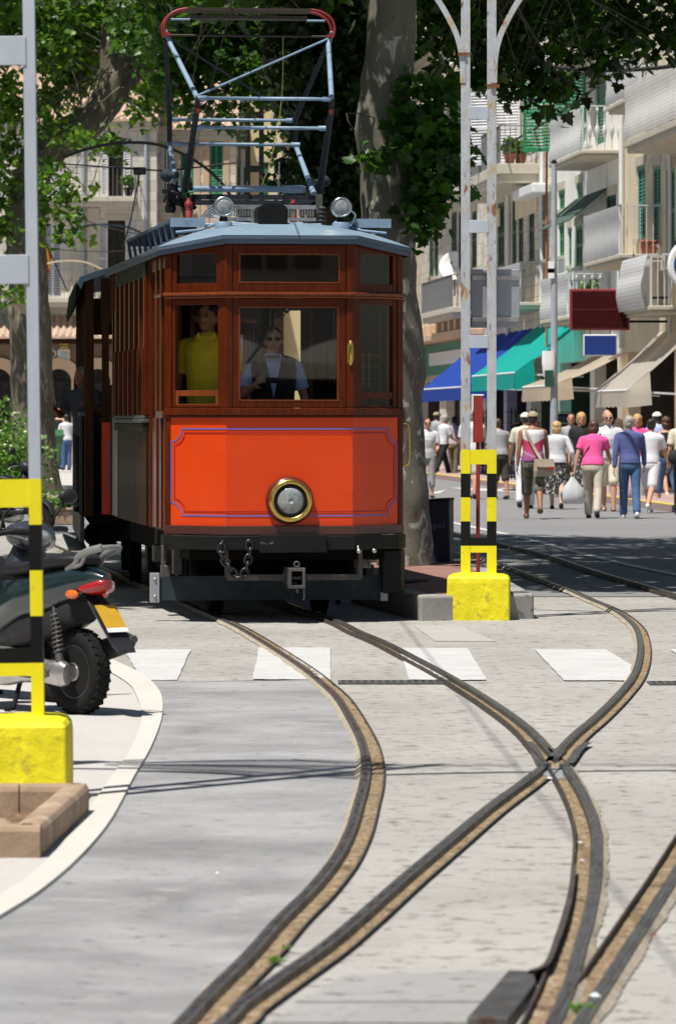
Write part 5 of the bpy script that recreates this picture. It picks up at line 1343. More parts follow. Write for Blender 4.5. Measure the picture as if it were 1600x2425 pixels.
# cables
def cable(label, pts, r=.012, per=10, sag=0):
    P = [Vector(q) for q in pts]
    if len(P) == 2:
        a, b = P; P = [a.lerp(b, k / 12) - Vector((0, 0, sag * 4 * (k / 12) * (1 - k / 12))) for k in range(13)]
    mb = MB(); mb.tube(P, r, 6); return tag(mb.build('overhead_cable', M['cable']), label, 'cable', 'overhead cables')
cable('black cable slanting from upper right down behind the rusty mast', [at(1640, 15, 80), at(1130, 372, 130)], .028, sag=.3)
cable('thick black cable running level through the leaves at upper right', [at(1100, 110, 75), at(1660, 145, 72)], .035, sag=.25)
cable('thin contact wire over the tram track', [(-.35, 12, 5.35), (-.85, 39.7, 5.16)], .006); cable('thin contact wire running away behind the pantograph', [(-.85, 39.7, 5.16), tuple(at(430, 480, 78))], .006)
cable('span wire under the left arm of the dark mast', [at(150, 388, 73), at(395, 405, 73), at(560, 385, 73)], .014)
cable('long thin wire drooping across the left balconies', [at(90, 470, 140), at(420, 560, 140)], .016, sag=.3)
cable('second thin wire across the lower left balcony windows', [at(100, 585, 141), at(430, 575, 141)], .014, sag=.2)
cable('drop wire from the span wire down to the tram roof level', [at(331, 412, 73), at(310, 520, 73), at(292, 585, 73)], .012)
for px in (331,):
    g = thing('wire_hanger', 'small dark insulator block hanging on the span wire left of the pantograph', 'insulator', tuple(at(px, 405, 73))); mb = MB(); mb.box(-.10, .10, -.05, .05, -.06, .06); mb.build('body', M['iron'], g, bevel=.02)
# ---- foliage ----------------------------------------------------------------------------
HALF = [(0, 0), (.22, -.10), (.33, .08), (.54, .10), (.41, .30), (.50, .52), (.27, .50), (.19, .74), (0, 1.0)]
def leaf_template(fold=.28):
    vs = [(x, y, abs(x) * fold) for x, y in HALF] + [(-x, y, abs(x) * fold) for x, y in HALF[1:-1]]
    n = len(HALF)
    f1 = list(range(n)); f2 = [0, n - 1] + list(range(2 * n - 3, n - 1, -1))
    return np.array(vs, dtype=np.float32), [f1, f2]
LV, LF = leaf_template()
def leaf_mesh(name, mat, parent, pos, size, rng, up=.5, droop=.5, origin=(0, 0, 0)):
    n = len(pos)
    nr = rng.normal(size=(n, 3)); nr[:, 2] = np.abs(nr[:, 2]) * 1.0 + up; nr /= np.linalg.norm(nr, axis=1, keepdims=True)
    t = rng.normal(size=(n, 3)); t[:, 2] -= droop
    t -= nr * (t * nr).sum(1, keepdims=True); t /= np.linalg.norm(t, axis=1, keepdims=True) + 1e-9
    s = np.cross(t, nr)
    sz = size * rng.uniform(.55, 1.25, size=(n, 1, 1))
    V = (LV[None, :, 0:1] * s[:, None, :] + LV[None, :, 1:2] * t[:, None, :] + LV[None, :, 2:3] * nr[:, None, :]) * sz + (pos - np.array(origin))[:, None, :]
    k = len(LV); V = V.reshape(-1, 3).astype(np.float32)
    me = bpy.data.meshes.new(name); me.vertices.add(len(V)); me.vertices.foreach_set('co', V.ravel())
    L = sum(len(f) for f in LF); base = np.concatenate([np.array(f) for f in LF])
    li = (np.arange(n)[:, None] * k + base[None, :]).ravel().astype(np.int32)
    me.loops.add(len(li)); me.loops.foreach_set('vertex_index', li)
    per = np.array([len(f) for f in LF]); st = np.concatenate([[0], np.cumsum(per)[:-1]])
    me.polygons.add(n * len(LF))
    me.polygons.foreach_set('loop_start', (np.arange(n)[:, None] * L + st[None, :]).ravel().astype(np.int32))
    me.update(calc_edges=True); me.validate(); me.materials.append(M[mat])
    o = bpy.data.objects.new(name, me); COL.objects.link(o)
    if parent: o.parent = parent
    return o
def cloud(blobs, rng, per=22, spread=.22):
    """blobs: (centre, radii, clumps) -> leaf positions gathered in clumps"""
    out = []; cl = []
    for c, r, n in blobs:
        c, r = np.array(c), np.array(r)
        d = rng.normal(size=(n, 3)); d /= np.linalg.norm(d, axis=1, keepdims=True); d *= rng.uniform(.15, 1, size=(n, 1)) ** .45
        q = c + d * r; cl.append(q)
        k = rng.integers(int(per * .5), int(per * 1.5), size=n)
        for i in range(n): out.append(q[i] + rng.normal(size=(k[i], 3)) * np.array([spread, spread, spread * .75]))
    return np.concatenate(out), np.concatenate(cl)
def px_blob(px, py, Y, rx, ry, n, ryd=None):
    p = at(px, py, Y); s = F / Y; return ((p.x, p.y, p.z), (rx / s, (ryd or max(rx, ry) / s), ry / s), n)
def trunk(parent, pts, rs, mat='bark', seed=0, name='trunk', n=22):
    P = spline(pts, 6); rr = []
    for i in range(len(rs) - 1):
        for k in range(6): rr.append(rs[i] + (rs[i + 1] - rs[i]) * k / 6)
    rr.append(rs[-1]); mb = MB(); mb.tube(P, rr, n)
    for i, v in enumerate(mb.v): 
        q = v * 2.1 + Vector((seed, 0, 0)); mb.v[i] = v + Vector((noise.noise(q), noise.noise(q + Vector((7, 3, 1))), 0)) * .055 + Vector((noise.noise(v * 7), noise.noise(v * 7 + Vector((3, 0, 0))), 0)) * .016
    return mb.build(name, M[mat], parent)
def twigs(parent, start, clumps, rng, mat='barkdark', k=30, r=.018):
    mb = MB(); idx = rng.choice(len(clumps), size=min(k, len(clumps)), replace=False)
    for i in idx:
        e = Vector(clumps[i]); s = Vector(start[int(rng.integers(len(start)))])
        m = s.lerp(e, .5) + Vector((rng.normal() * .2, rng.normal() * .2, .25)); mb.tube(spline([s, m, e], 4), [r * (1.4 - .14 * q) for q in range(9)], 5, cap=False)
    return mb.build('branches', M[mat], parent)

# big plane tree on the island
b0 = Vector((.86, 45.3, .2)); Y1 = 45.3
TR = thing('plane_tree', 'large grey barked plane tree rising from the tram island beside the tram', 'tree', tuple(b0))
def c1(px, py): return at(px, py, Y1) - b0
tp_ = [c1(960, 1350), c1(954, 1250), c1(942, 1080), c1(934, 800), c1(925, 600), c1(917, 420), c1(905, 310), c1(918, 190), c1(930, 60), c1(933, -80), c1(940, -260), c1(950, -460)]
trunk(TR, tp_, [.315, .285, .27, .262, .262, .258, .268, .252, .225, .22, .24, .20], 'bark', 1.3, n=34)
s = F / Y1
for pts, rs in (([c1(933, -200), c1(1010, -330), c1(1180, -420), c1(1420, -400) + Vector((0, 2, 0))], [.17, .13, .09, .05]), ([c1(935, -240), c1(820, -380), c1(600, -470) + Vector((0, 2, 0))], [.16, .11, .06]), ([c1(933, -180), c1(960, -320) + Vector((0, 3, 0)), c1(1000, -400) + Vector((0, 8, 0))], [.16, .12, .07])):
    trunk(TR, pts, rs, 'bark', 2, 'limb', 14)
rng = np.random.default_rng(11)
# sprouts hanging on the trunk
sp = [px_blob(1000, 270, 44.9, 70, 70, 14, .3), px_blob(1048, 330, 44.9, 62, 80, 20, .3), px_blob(1030, 420, 44.9, 52, 80, 17, .3), px_blob(985, 340, 44.75, 55, 70, 14, .2), px_blob(1000, 500, 44.9, 38, 55, 8, .25), px_blob(1018, 560, 44.9, 26, 24, 3, .2), px_blob(930, 330, 44.85, 45, 55, 6, .1), px_blob(868, 370, 44.85, 24, 22, 3, .1), px_blob(970, 215, 44.9, 40, 30, 4, .2), px_blob(1080, 400, 45, 25, 50, 5, .2), px_blob(1040, 210, 45.3, 45, 50, 7, .3)]
P, C = cloud(sp, rng, 11, .085); leaf_mesh('trunk_sprouts', 'leaf', TR, P, .135, rng, .3, .8, b0)
twigs(TR, [c1(960, 480), c1(965, 380), c1(965, 300)], [Vector(c) - b0 for c in C], rng, 'barkdark', 36, .007)
# lower crown seen along the top right
up = [px_blob(1030, 60, 50, 90, 120, 26), px_blob(1130, 60, 52, 110, 85, 36), px_blob(1235, 95, 52, 90, 100, 30), px_blob(1215, 190, 52, 42, 34, 6, .5), px_blob(1310, 185, 52, 40, 50, 6, .4), px_blob(1330, 55, 53, 90, 75, 24), px_blob(1430, 60, 54, 110, 70, 28), px_blob(1530, 30, 54, 100, 60, 20), px_blob(1480, 140, 53, 70, 26, 5, .4), px_blob(1410, 165, 53, 45, 20, 4, .3), px_blob(1560, 110, 54, 60, 26, 5, .3), px_blob(1150, 130, 51, 70, 60, 10), px_blob(1250, 215, 52, 24, 26, 3, .3), px_blob(1310, 250, 52, 22, 22, 2, .3), px_blob(1190, 20, 55, 200, 60, 26)]
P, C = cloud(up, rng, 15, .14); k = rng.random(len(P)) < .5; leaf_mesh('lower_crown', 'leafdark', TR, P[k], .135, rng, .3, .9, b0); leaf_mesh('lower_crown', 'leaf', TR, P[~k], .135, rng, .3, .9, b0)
twigs(TR, [c1(1000, -250), c1(1200, -380), c1(1400, -380), c1(1600, -330)], [Vector(c) - b0 for c in C], rng, 'barkdark', 50, .012)
# upper crown, shading the road and the island
cr = [((1.3, 43.5, 7.4), (2.0, 2.2, .8), 110), ((2.2, 48.5, 7.6), (2.6, 3.4, 1.2), 190), ((3.4, 54, 8.0), (2.8, 4.2, 1.4), 190), ((1.2, 57, 8.2), (3.2, 4.2, 1.4), 170), ((.8, 46, 9.2), (2.6, 3, 1.2), 90), ((4.0, 46.5, 7.6), (1.9, 3.6, 1.0), 130), ((4.4, 60.5, 8.4), (2.4, 2.6, 1.2), 90), ((5.4, 51.5, 7.9), (1.6, 5, 1.0), 110)]
P, C = cloud(cr, rng, 26, .30); leaf_mesh('crown', 'leaf', TR, P, .20, rng, .5, .5, b0)
twigs(TR, [c1(940, -300), c1(1200, -420), c1(1000, -400) + Vector((0, 8, 0))], [Vector(c) - b0 for c in C], rng, 'bark', 60, .022)

# ivy clad tree behind the pantograph
b2 = Vector((.10, 60, 0)); rng = np.random.default_rng(23)
T2 = thing('plane_tree', 'dark ivy covered tree in deep shade behind the pantograph', 'tree', tuple(b2))
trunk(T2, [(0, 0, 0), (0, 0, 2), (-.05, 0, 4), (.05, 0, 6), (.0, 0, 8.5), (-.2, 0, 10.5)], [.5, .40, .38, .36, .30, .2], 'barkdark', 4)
for pts, rs in (([(0, 0, 6.6), (-1.5, -1, 8), (-3.4, -4, 8.6), (-4.2, -9, 8.4)], [.2, .15, .1, .06]), ([(0, 0, 7), (-1.8, 1, 8.4), (-4, 3, 9)], [.18, .12, .06])): trunk(T2, pts, rs, 'barkdark', 5, 'limb', 12)
iv = [px_blob(820, 60, 59.4, 60, 100, 70, .6), px_blob(815, 220, 59.4, 60, 120, 80, .5), px_blob(790, 350, 59.4, 80, 100, 80, .5), px_blob(745, 130, 59.6, 60, 130, 60, .6), px_blob(760, 420, 59.3, 70, 50, 34, .4), px_blob(700, 90, 60, 60, 90, 34, .6), px_blob(840, 460, 59.4, 30, 60, 24, .4), px_blob(735, 260, 59.5, 40, 80, 26, .4), px_blob(840, 330, 59.3, 40, 150, 50, .4), px_blob(690, 400, 59.3, 28, 45, 8, .3)]
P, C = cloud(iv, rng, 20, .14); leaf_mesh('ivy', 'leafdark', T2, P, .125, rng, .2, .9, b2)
md = [px_blob(420, 40, 64, 80, 80, 44), px_blob(520, 50, 65, 100, 70, 64), px_blob(630, 70, 65, 100, 80, 72), px_blob(660, 170, 64, 70, 70, 38), px_blob(480, 140, 64, 75, 50, 30), px_blob(560, 150, 65, 80, 55, 34), px_blob(430, 190, 64, 50, 40, 12), px_blob(610, 225, 64, 60, 30, 7, .5), px_blob(470, 235, 64, 40, 34, 5, .4), px_blob(540, 260, 64, 30, 26, 3, .3), px_blob(690, 240, 63, 40, 40, 12, .4), px_blob(560, 300, 64, 26, 30, 3, .3), px_blob(350, 60, 66, 80, 80, 26), px_blob(650, 320, 63, 22, 18, 2, .3)]
P, C = cloud(md, rng, 17, .15); leaf_mesh('middle_crown', 'leaf', T2, P, .135, rng, .35, .8, b2)
twigs(T2, [(-1.5, -1, 8), (-3.4, 2, 8.6), (-.5, 0, 7.5)], [Vector(c) - b2 for c in C], rng, 'barkdark', 60, .012)
cr = [((-3.3, 40.3, 7.4), (.85, 2.3, .5), 70), ((-3.6, 46, 7.4), (1.3, 3.6, .7), 150), ((-2.8, 47, 7.6), (2.2, 3.6, .9), 180), ((-2.2, 53, 8), (3, 4, 1.2), 150), ((-1.5, 60, 8.4), (3.6, 4, 1.5), 150), ((-4.0, 42.6, 7.5), (1.7, 2.2, .7), 60), ((-4.8, 50, 7.8), (1.6, 5, 1), 100)]  # leaf masses out of view, placed to shade the trailer and tram side
P, C = cloud(cr, rng, 26, .30); leaf_mesh('crown', 'leaf', T2, P, .24, rng, .5, .5, b2)

# left plane tree with the leaning limb
Y3 = 100.0; b3 = at(78, 1166, Y3); b3.z = 0; rng = np.random.default_rng(31)
T3 = thing('plane_tree', 'old plane tree at the left whose thick limb leans out to the right', 'tree', tuple(b3))
def c3(px, py, dy=0): return at(px, py, Y3) - b3 + Vector((0, dy, 0))
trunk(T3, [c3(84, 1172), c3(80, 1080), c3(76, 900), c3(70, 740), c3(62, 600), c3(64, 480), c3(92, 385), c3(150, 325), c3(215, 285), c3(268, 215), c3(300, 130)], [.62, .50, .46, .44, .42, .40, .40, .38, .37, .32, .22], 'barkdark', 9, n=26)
trunk(T3, [c3(70, 790), c3(30, 745), c3(-20, 700), c3(-120, 600)], [.3, .27, .24, .2], 'bark', 3, 'limb', 14)
trunk(T3, [c3(232, 262), c3(300, 190), c3(360, 150), c3(430, 95)], [.26, .22, .16, .1], 'barkdark', 3, 'limb', 14)
trunk(T3, [c3(270, 210), c3(262, 120), c3(275, 20), c3(300, -120)], [.28, .24, .2, .15], 'barkdark', 6, 'limb', 14)
trunk(T3, [c3(290, 230), c3(330, 250), c3(375, 285)], [.08, .06, .03], 'bark', 6, 'limb', 8)
ll = [px_blob(130, 60, 100, 70, 70, 40), px_blob(230, 50, 101, 80, 70, 50), px_blob(340, 60, 100, 90, 70, 56), px_blob(150, 150, 101.5, 70, 50, 34), px_blob(250, 120, 103, 110, 80, 50), px_blob(330, 190, 103, 60, 40, 14), px_blob(395, 130, 99, 45, 70, 22), px_blob(310, 110, 101.8, 60, 60, 20), px_blob(180, 230, 102, 60, 40, 12), px_blob(130, 120, 99, 50, 50, 14), px_blob(375, 225, 99, 40, 45, 14), px_blob(330, 265, 99, 25, 24, 5), px_blob(110, 235, 101.5, 45, 40, 14), px_blob(30, 80, 100, 60, 90, 30), px_blob(25, 240, 100, 45, 80, 26), px_blob(25, 400, 100, 40, 70, 20), px_blob(20, 520, 100, 35, 60, 14), px_blob(210, 335, 98.5, 70, 24, 10), px_blob(120, 420, 98.5, 30, 40, 7), px_blob(165, 440, 98.5, 34, 22, 5), px_blob(120, 500, 98.5, 30, 30, 6), px_blob(165, 545, 98.5, 24, 40, 5), px_blob(15, 690, 99, 22, 22, 4), px_blob(130, 300, 99, 30, 30, 5), px_blob(390, 290, 99, 25, 30, 3), px_blob(280, 355, 98.5, 26, 20, 3), px_blob(440, 60, 100, 60, 60, 16), px_blob(90, 560, 98.5, 26, 26, 3)]
P, C = cloud(ll, rng, 17, .21)
k = rng.random(len(P)) < .55
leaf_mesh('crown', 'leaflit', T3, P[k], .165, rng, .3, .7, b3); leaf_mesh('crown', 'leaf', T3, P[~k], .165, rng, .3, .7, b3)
twigs(T3, [c3(275, 120), c3(200, 290), c3(360, 150), c3(64, 480), c3(270, 210)], [Vector(c) - b3 for c in C], rng, 'barkdark', 70, .014)
cr = [((-5.5, 100, 11.6), (4, 3.5, 1.2), 150), ((-9, 100, 10.5), (2.5, 3, 2.4), 90)]
P, C = cloud(cr, rng, 20, .35); leaf_mesh('crown', 'leaf', T3, P, .2, rng, .5, .5, b3)

# hedge at the far left
g = thing('hedge', 'bright green flowering hedge behind the far scooter at the left edge', 'hedge', (-6.2, 82, 0)); rng = np.random.default_rng(5)
P, C = cloud([((-6.0, 82, .75), (1.1, .8, .75), 120), ((-7.6, 82, .9), (1.4, .9, 1.1), 110), ((-5.75, 84, 1.0), (.35, .5, 1.0), 30)], rng, 34, .12); P[:, 2] = np.abs(P[:, 2]) + .02
leaf_mesh('foliage', 'hedge', g, P, .075, rng, .4, .1, (-6.2, 82, 0))
rr = rng.permutation(len(P))[:90]; mb = MB()
for q in P[rr]: mb.ell(Vector(q) - Vector((-6.2, 82, 0)) + Vector((0, -.05, .04)), (.035, .035, .03), 6, 4)
mb.build('blossom', M['cream cotton'], g)
g = thing('potted_bush', 'small green bush in a square stone pot beside the trailer wheels', 'potted plant', tuple(gr(150, 1243)))
mb = MB(); mb.box(-.24, .24, -.24, .24, 0, .22); mb.box(-.27, .27, -.27, .27, .22, .27); mb.build('pot', M['planter'], g, bevel=.02)
P, C = cloud([((0, 0, .36), (.25, .22, .12), 30)], rng, 20, .07); leaf_mesh('foliage', 'hedge', g, P, .06, rng, .4, .1, (0, 0, 0))
# wooded slope closing the view
mb = MB(); xs, ys = 60, 12
mb.add([(-300 + 10 * i, 330 + 14 * j, -5 + 3 * j ** 1.5 + 3 * noise.noise(Vector((i * .4, j * .5, 0)))) for j in range(ys + 1) for i in range(xs + 1)], [(j * (xs + 1) + i, j * (xs + 1) + i + 1, (j + 1) * (xs + 1) + i + 1, (j + 1) * (xs + 1) + i) for j in range(ys) for i in range(xs)], True)
tag(mb.build('hill', M['hill']), kind='structure')

# ---- unseen trees, palm and houses added for shade and for reflections in the tram
def added_tree(label, x, y, r, z, seed, n=190):
    t = thing('plane_tree', label, 'tree', (x, y, 0)); rg = np.random.default_rng(seed); trunk(t, [(0, 0, 0), (.05, 0, 1.5), (0, .1, z * .75), (.1, 0, z + 1)], [.32, .26, .24, .12], 'bark', seed)
    P, C = cloud([((0, 0, z), (r, r, 1.6), n)], rg, 26, .35); leaf_mesh('crown', 'leaf', t, P, .24, rg, .5, .5); twigs(t, [(0, 0, z * .7)], [Vector(c) for c in C], rg, 'bark', 40, .025)
added_tree('unseen plane tree added left of the tram for shade and reflections', -8.6, 43, 3.2, 5.4, 71); added_tree('second unseen plane tree added beyond the first for shade and reflections', -8.8, 53, 3.2, 5.2, 72)
g = thing('added_palm', 'unseen young palm added behind the stone edged bed, its fronds set to shade the grey lane', 'tree', (-2.3, 20.7, 0)); mb = MB(); mb.tube([(0, 0, 0), (.02, 0, 1.5), (0, .05, 3), (.05, .05, 4.3)], [.13, .11, .10, .09], 12); mb.build('trunk', M['barkdark'], g)  # palm out of view, added for the frond shadows on the lane
r_ = random.Random(8)
for k, az in enumerate((-12, -40, 172, 205)):
    a = R(az); L = r_.uniform(1.35, 1.6); d = Vector((math.cos(a), math.sin(a), 0)); P = [Vector((.05, .05, 4.3)) + d * (L * u) + Vector((0, 0, .75 * math.sin(u * 2.3) - .25 * u * u)) for u in [i / 10 for i in range(11)]]
    mb = MB(); mb.tube(P, [.018 - .0014 * i for i in range(11)], 5); s_ = d.cross(Vector((0, 0, 1)))
    for i in range(2, 40):
        u = i / 40; j = min(9, int(u * 10)); p = P[j].lerp(P[j + 1], u * 10 - j)
        for sx in (-1, 1): e = p + s_ * sx * (.34 * math.sin(math.pi * min(1, u * .85 + .12))) + d * .20 - Vector((0, 0, .12)); mb.add([p, p.lerp(e, .5) + d * .016, e, p.lerp(e, .5) - d * .016], [(0, 1, 2, 3)])
    mb.build('frond', M['leaf'], g)
# ---- houses -----------------------------------------------------------------------------
def wall_with(mb, x0, x1, H, ops, depth=.28, z0=0):
    xs = sorted({x0, x1, *[o[0] for o in ops], *[o[1] for o in ops]}); zs = sorted({z0, H, *[o[2] for o in ops], *[o[3] for o in ops]})
    xs = [x for x in xs if x0 <= x <= x1]; zs = [z for z in zs if z0 <= z <= H]
    for a, b in zip(xs, xs[1:]):
        for c, d in zip(zs, zs[1:]):
            m, n = (a + b) / 2, (c + d) / 2
            if any(o[0] < m < o[1] and o[2] < n < o[3] for o in ops): continue
            mb.add([(a, 0, c), (b, 0, c), (b, 0, d), (a, 0, d)], [(0, 1, 2, 3)])
    for (a, b, c, d) in ops:
        mb.add([(a, 0, c), (a, -depth, c), (a, -depth, d), (a, 0, d)], [(0, 1, 2, 3)]); mb.add([(b, 0, c), (b, -depth, c), (b, -depth, d), (b, 0, d)], [(0, 1, 2, 3)])
        mb.add([(a, 0, c), (b, 0, c), (b, -depth, c), (a, -depth, c)], [(0, 1, 2, 3)]); mb.add([(a, 0, d), (b, 0, d), (b, -depth, d), (a, -depth, d)], [(0, 1, 2, 3)])
LOUV = {}
def louver(w, h, mat):
    k = (round(w, 2), round(h, 2), mat)
    if k not in LOUV:
        mb = MB(); f = min(.07, w * .16)
        mb.box(0, f, -.02, .02, 0, h); mb.box(w - f, w, -.02, .02, 0, h); mb.box(f, w - f, -.019, .019, 0, f * 1.3); mb.box(f, w - f, -.019, .019, h - f * 1.3, h); mb.box(f, w - f, -.019, .019, h * .48, h * .48 + f * 1.2)
        n = max(6, int(h / .085))
        for i in range(n):
            z = f * 1.3 + (h - 2.6 * f) * (i + .5) / n; mb.add([(f, .016, z - .03), (w - f, .016, z - .03), (w - f, -.016, z + .028), (f, -.016, z + .028)], [(0, 1, 2, 3)])
        LOUV[k] = mb.build('shutter', M[mat], recalc=False).data; o = bpy.data.objects['shutter'] if 'shutter' in bpy.data.objects else None
        for o in [o for o in bpy.data.objects if o.data == LOUV[k]]: bpy.data.objects.remove(o)
    return LOUV[k]
def shutter(par, x, z, w, h, mat, y=.03, rz=0):
    o = bpy.data.objects.new('shutter', louver(w, h, mat)); COL.objects.link(o); o.parent = par; o.location = (x, y, z); o.rotation_euler = (0, 0, rz); return o
class House:
    def __init__(s, name, label, o, rz, L, H, D, mat, cat='house'):
        s.t = thing(name, label, cat, o, rz); s.L, s.H, s.D, s.mat = L, H, D, mat; s.ops = []; s.shops = []
    def window(s, x0, x1, z0, z1, shut='green', mode='open', frame_='white', sill=True, lint=True):
        """mode: open = leaves folded back on the wall, shut = leaves closed in the opening, ajar = one leaf closed, plain"""
        s.ops.append((x0, x1, z0, z1)); w, h = x1 - x0, z1 - z0; t = s.t
        mb = MB(); mb.box(x0 + .002, x0 + .06, -.24, -.18, z0, z1); mb.box(x1 - .06, x1 - .002, -.24, -.18, z0, z1); mb.box(x0 + .06, x1 - .06, -.24, -.182, z1 - .06, z1 - .002); mb.box((x0 + x1) / 2 - .03, (x0 + x1) / 2 + .03, -.235, -.185, z0, z1 - .06)
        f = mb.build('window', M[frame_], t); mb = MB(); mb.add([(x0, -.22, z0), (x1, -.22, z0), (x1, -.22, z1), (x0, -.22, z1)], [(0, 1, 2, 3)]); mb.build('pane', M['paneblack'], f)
        if sill: mb = MB(); mb.box(x0 - .1, x1 + .1, -.02, .09, z0 - .09, z0 - .003); mb.build('sill', M['trim'], f)
        if lint: mb = MB(); mb.box(x0 - .12, x1 + .12, .0, .035, z1 + .003, z1 + .2); mb.build('lintel', M['trim'], f)
        if shut:
            lw = w / 2 - .005
            if mode == 'open': shutter(t, x0 - lw - .02, z0, lw, h, shut); shutter(t, x1 + .02, z0, lw, h, shut)
            elif mode == 'shut': shutter(t, x0 + .003, z0, lw, h, shut, -.05); shutter(t, x1 - lw - .003, z0, lw, h, shut, -.05)
            elif mode == 'ajar': shutter(t, x0 + .003, z0, lw, h, shut, -.05); shutter(t, x1 - .02, z0, lw, h, shut, .03, R(52))
            elif mode == 'out': shutter(t, x0 - .02, z0, lw * .8, h, shut, .03, R(128)); shutter(t, x1 + .02, z0, lw * .8, h, shut, .03, R(70))
    def shop(s, x0, x1, z0, z1, d=2.5):
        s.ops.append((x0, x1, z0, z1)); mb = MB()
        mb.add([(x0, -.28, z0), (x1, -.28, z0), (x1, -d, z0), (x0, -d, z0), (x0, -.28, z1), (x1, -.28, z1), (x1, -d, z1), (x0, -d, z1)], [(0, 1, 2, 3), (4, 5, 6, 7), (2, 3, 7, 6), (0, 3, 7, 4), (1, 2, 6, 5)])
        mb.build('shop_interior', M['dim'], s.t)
    def balcony(s, x0, x1, z, proj, style='iron', h=1.02, screen=None, slab='trim', bar='railing', und=.16, near=True):
        mb = MB(); mb.box(x0, x1, .0, proj, z - und * .55, z); mb.box(x0 + .06, x1 - .06, .0, proj - .06, z - und, z - und * .55); b = mb.build('balcony', M[slab], s.t, bevel=.015)
        mb = MB(); mb.box(x0 + .02, x1 - .02, proj - .06, proj - .02, z + h - .03, z + h)
        for x in (x0 + .02, x1 - .05): mb.box(x, x + .03, .0, proj - .06, z + h - .03, z + h)
        n = max(2, int((x1 - x0) / .14))
        def post(x, y):
            if style == 'baluster': mb.lathe([(.012, z), (.012, z + h * .2), (.02, z + h * .24), (.045, z + h * .36), (.06, z + h * .44), (.04, z + h * .52), (.015, z + h * .58), (.015, z + h * .84), (.035, z + h * .88), (.03, z + h * .93), (.012, z + h * .96), (.012, z + h - .03)], 8, Matrix.Translation((x, y, 0)))
            else: mb.box(x - .008, x + .008, y - .008, y + .008, z, z + h - .03)
        if not screen:
            for i in range(n + 1): post(x0 + .03 + (x1 - x0 - .06) * i / n, proj - .04)
        for x in (x0 + .035, x1 - .035):
            k = max(2, int(proj / (.14 if style == 'iron' else .17)))
            for i in range(k): post(x, .05 + (proj - .09) * i / k)
        for x in (x0 + .035, x1 - .035): mb.box(x - .018, x + .018, proj - .06, proj - .024, z, z + h)
        mb.build('railing', M[bar], b)
        if screen:
            mb = MB(); k = 14; m = max(6, int((x1 - x0) * 3)); G = []
            for i in range(m + 1):
                for j in range(k + 1):
                    u, v = i / m, j / k; G.append((x0 + .02 + (x1 - x0 - .04) * u, proj - .012 + .012 * math.sin(u * 40 + v * 3) + .02 * math.sin(v * 8), z + .02 + (h - .03) * v))
            mb.add(G, [(i * (k + 1) + j, (i + 1) * (k + 1) + j, (i + 1) * (k + 1) + j + 1, i * (k + 1) + j + 1) for i in range(m) for j in range(k)], True); mb.build('screen', M[screen], b)
        return b
    def finish(s, roof='tile', over=.35, rise=None, cornice=True):
        mb = MB(); wall_with(mb, 0, s.L, s.H, s.ops)
        mb.add([(0, 0, 0), (0, -s.D, 0), (0, -s.D, s.H), (0, 0, s.H)], [(0, 1, 2, 3)]); mb.add([(s.L, 0, 0), (s.L, -s.D, 0), (s.L, -s.D, s.H), (s.L, 0, s.H)], [(0, 1, 2, 3)])
        mb.add([(0, -s.D, 0), (s.L, -s.D, 0), (s.L, -s.D, s.H), (0, -s.D, s.H)], [(0, 1, 2, 3)]); mb.add([(0, 0, s.H), (s.L, 0, s.H), (s.L, -s.D, s.H), (0, -s.D, s.H)], [(0, 1, 2, 3)])
        mb.build('wall', M[s.mat], s.t, recalc=False)
        if cornice: mb = MB(); mb.box(-.05, s.L + .05, 0, .22, s.H - .22, s.H - .02); mb.box(-.05, s.L + .05, .0, .14, s.H - .36, s.H - .222); mb.build('cornice', M['trim'], s.t, bevel=.02)
        if roof: tiles(s.t, -.1, s.L + .1, over, -s.D * .55, s.H + .02, s.H + (rise or s.D * .24))
def tiles(par, x0, x1, y0, y1, z0, z1, name='roof'):
    mb = MB(); n = int((x1 - x0) / .21); a, b = [], []; per = 6; rows = 9
    vs = []; W_ = n * per + 1
    for j in range(rows * 2):
        r = j // 2 + (j % 2); t = r / rows; lift = .05 if j % 2 == 0 and False else 0
        for i in range(W_):
            x = x0 + (x1 - x0) * i / (W_ - 1); k = math.sin(2 * math.pi * i / per)
            vs.append((x, y0 + (y1 - y0) * t, z0 + (z1 - z0) * t + .055 * k + (.03 if j % 2 == 0 else -.02)))
    fs = [(j * W_ + i, j * W_ + i + 1, (j + 1) * W_ + i + 1, (j + 1) * W_ + i) for j in range(rows * 2 - 1) for i in range(W_ - 1)]
    mb.add(vs, fs, True); mb.add([(v[0], v[1], v[2]) for v in vs[:W_]] + [(v[0], v[1], z0 - .08) for v in vs[:W_]], [(i, i + 1, W_ + i + 1, W_ + i) for i in range(W_ - 1)])
    return mb.build(name, M['tile'], par, recalc=False)

# -- right hand row, receding to the left --
RZ = math.atan2(.9975, -.0710)
def Yf(px, a=FA): return a / ((px - CX) / F - FB)
def row(name, label, Y0, Y1, H, mat):
    return House(name, label, (fac_x(Y0), Y0, 0), RZ, (Y1 - Y0) / .9975, H, 9, mat), Y0
def lx(Y, Y0): return (Y - Y0) / .9975
def zz(py, Y): return EYE + (HY - py) * Y / F
def win(h, Y0, px0, px1, py0, py1, **k):
    a, b = Yf(px1), Yf(px0); m = (a + b) / 2; h.window(lx(a, Y0), lx(b, Y0), zz(py1, m), zz(py0, m), **k)
def bal(hs, Y0, Ya, Yb, z, proj, **k): return hs.balcony(lx(Ya, Y0), lx(Yb, Y0), z, proj, **k)

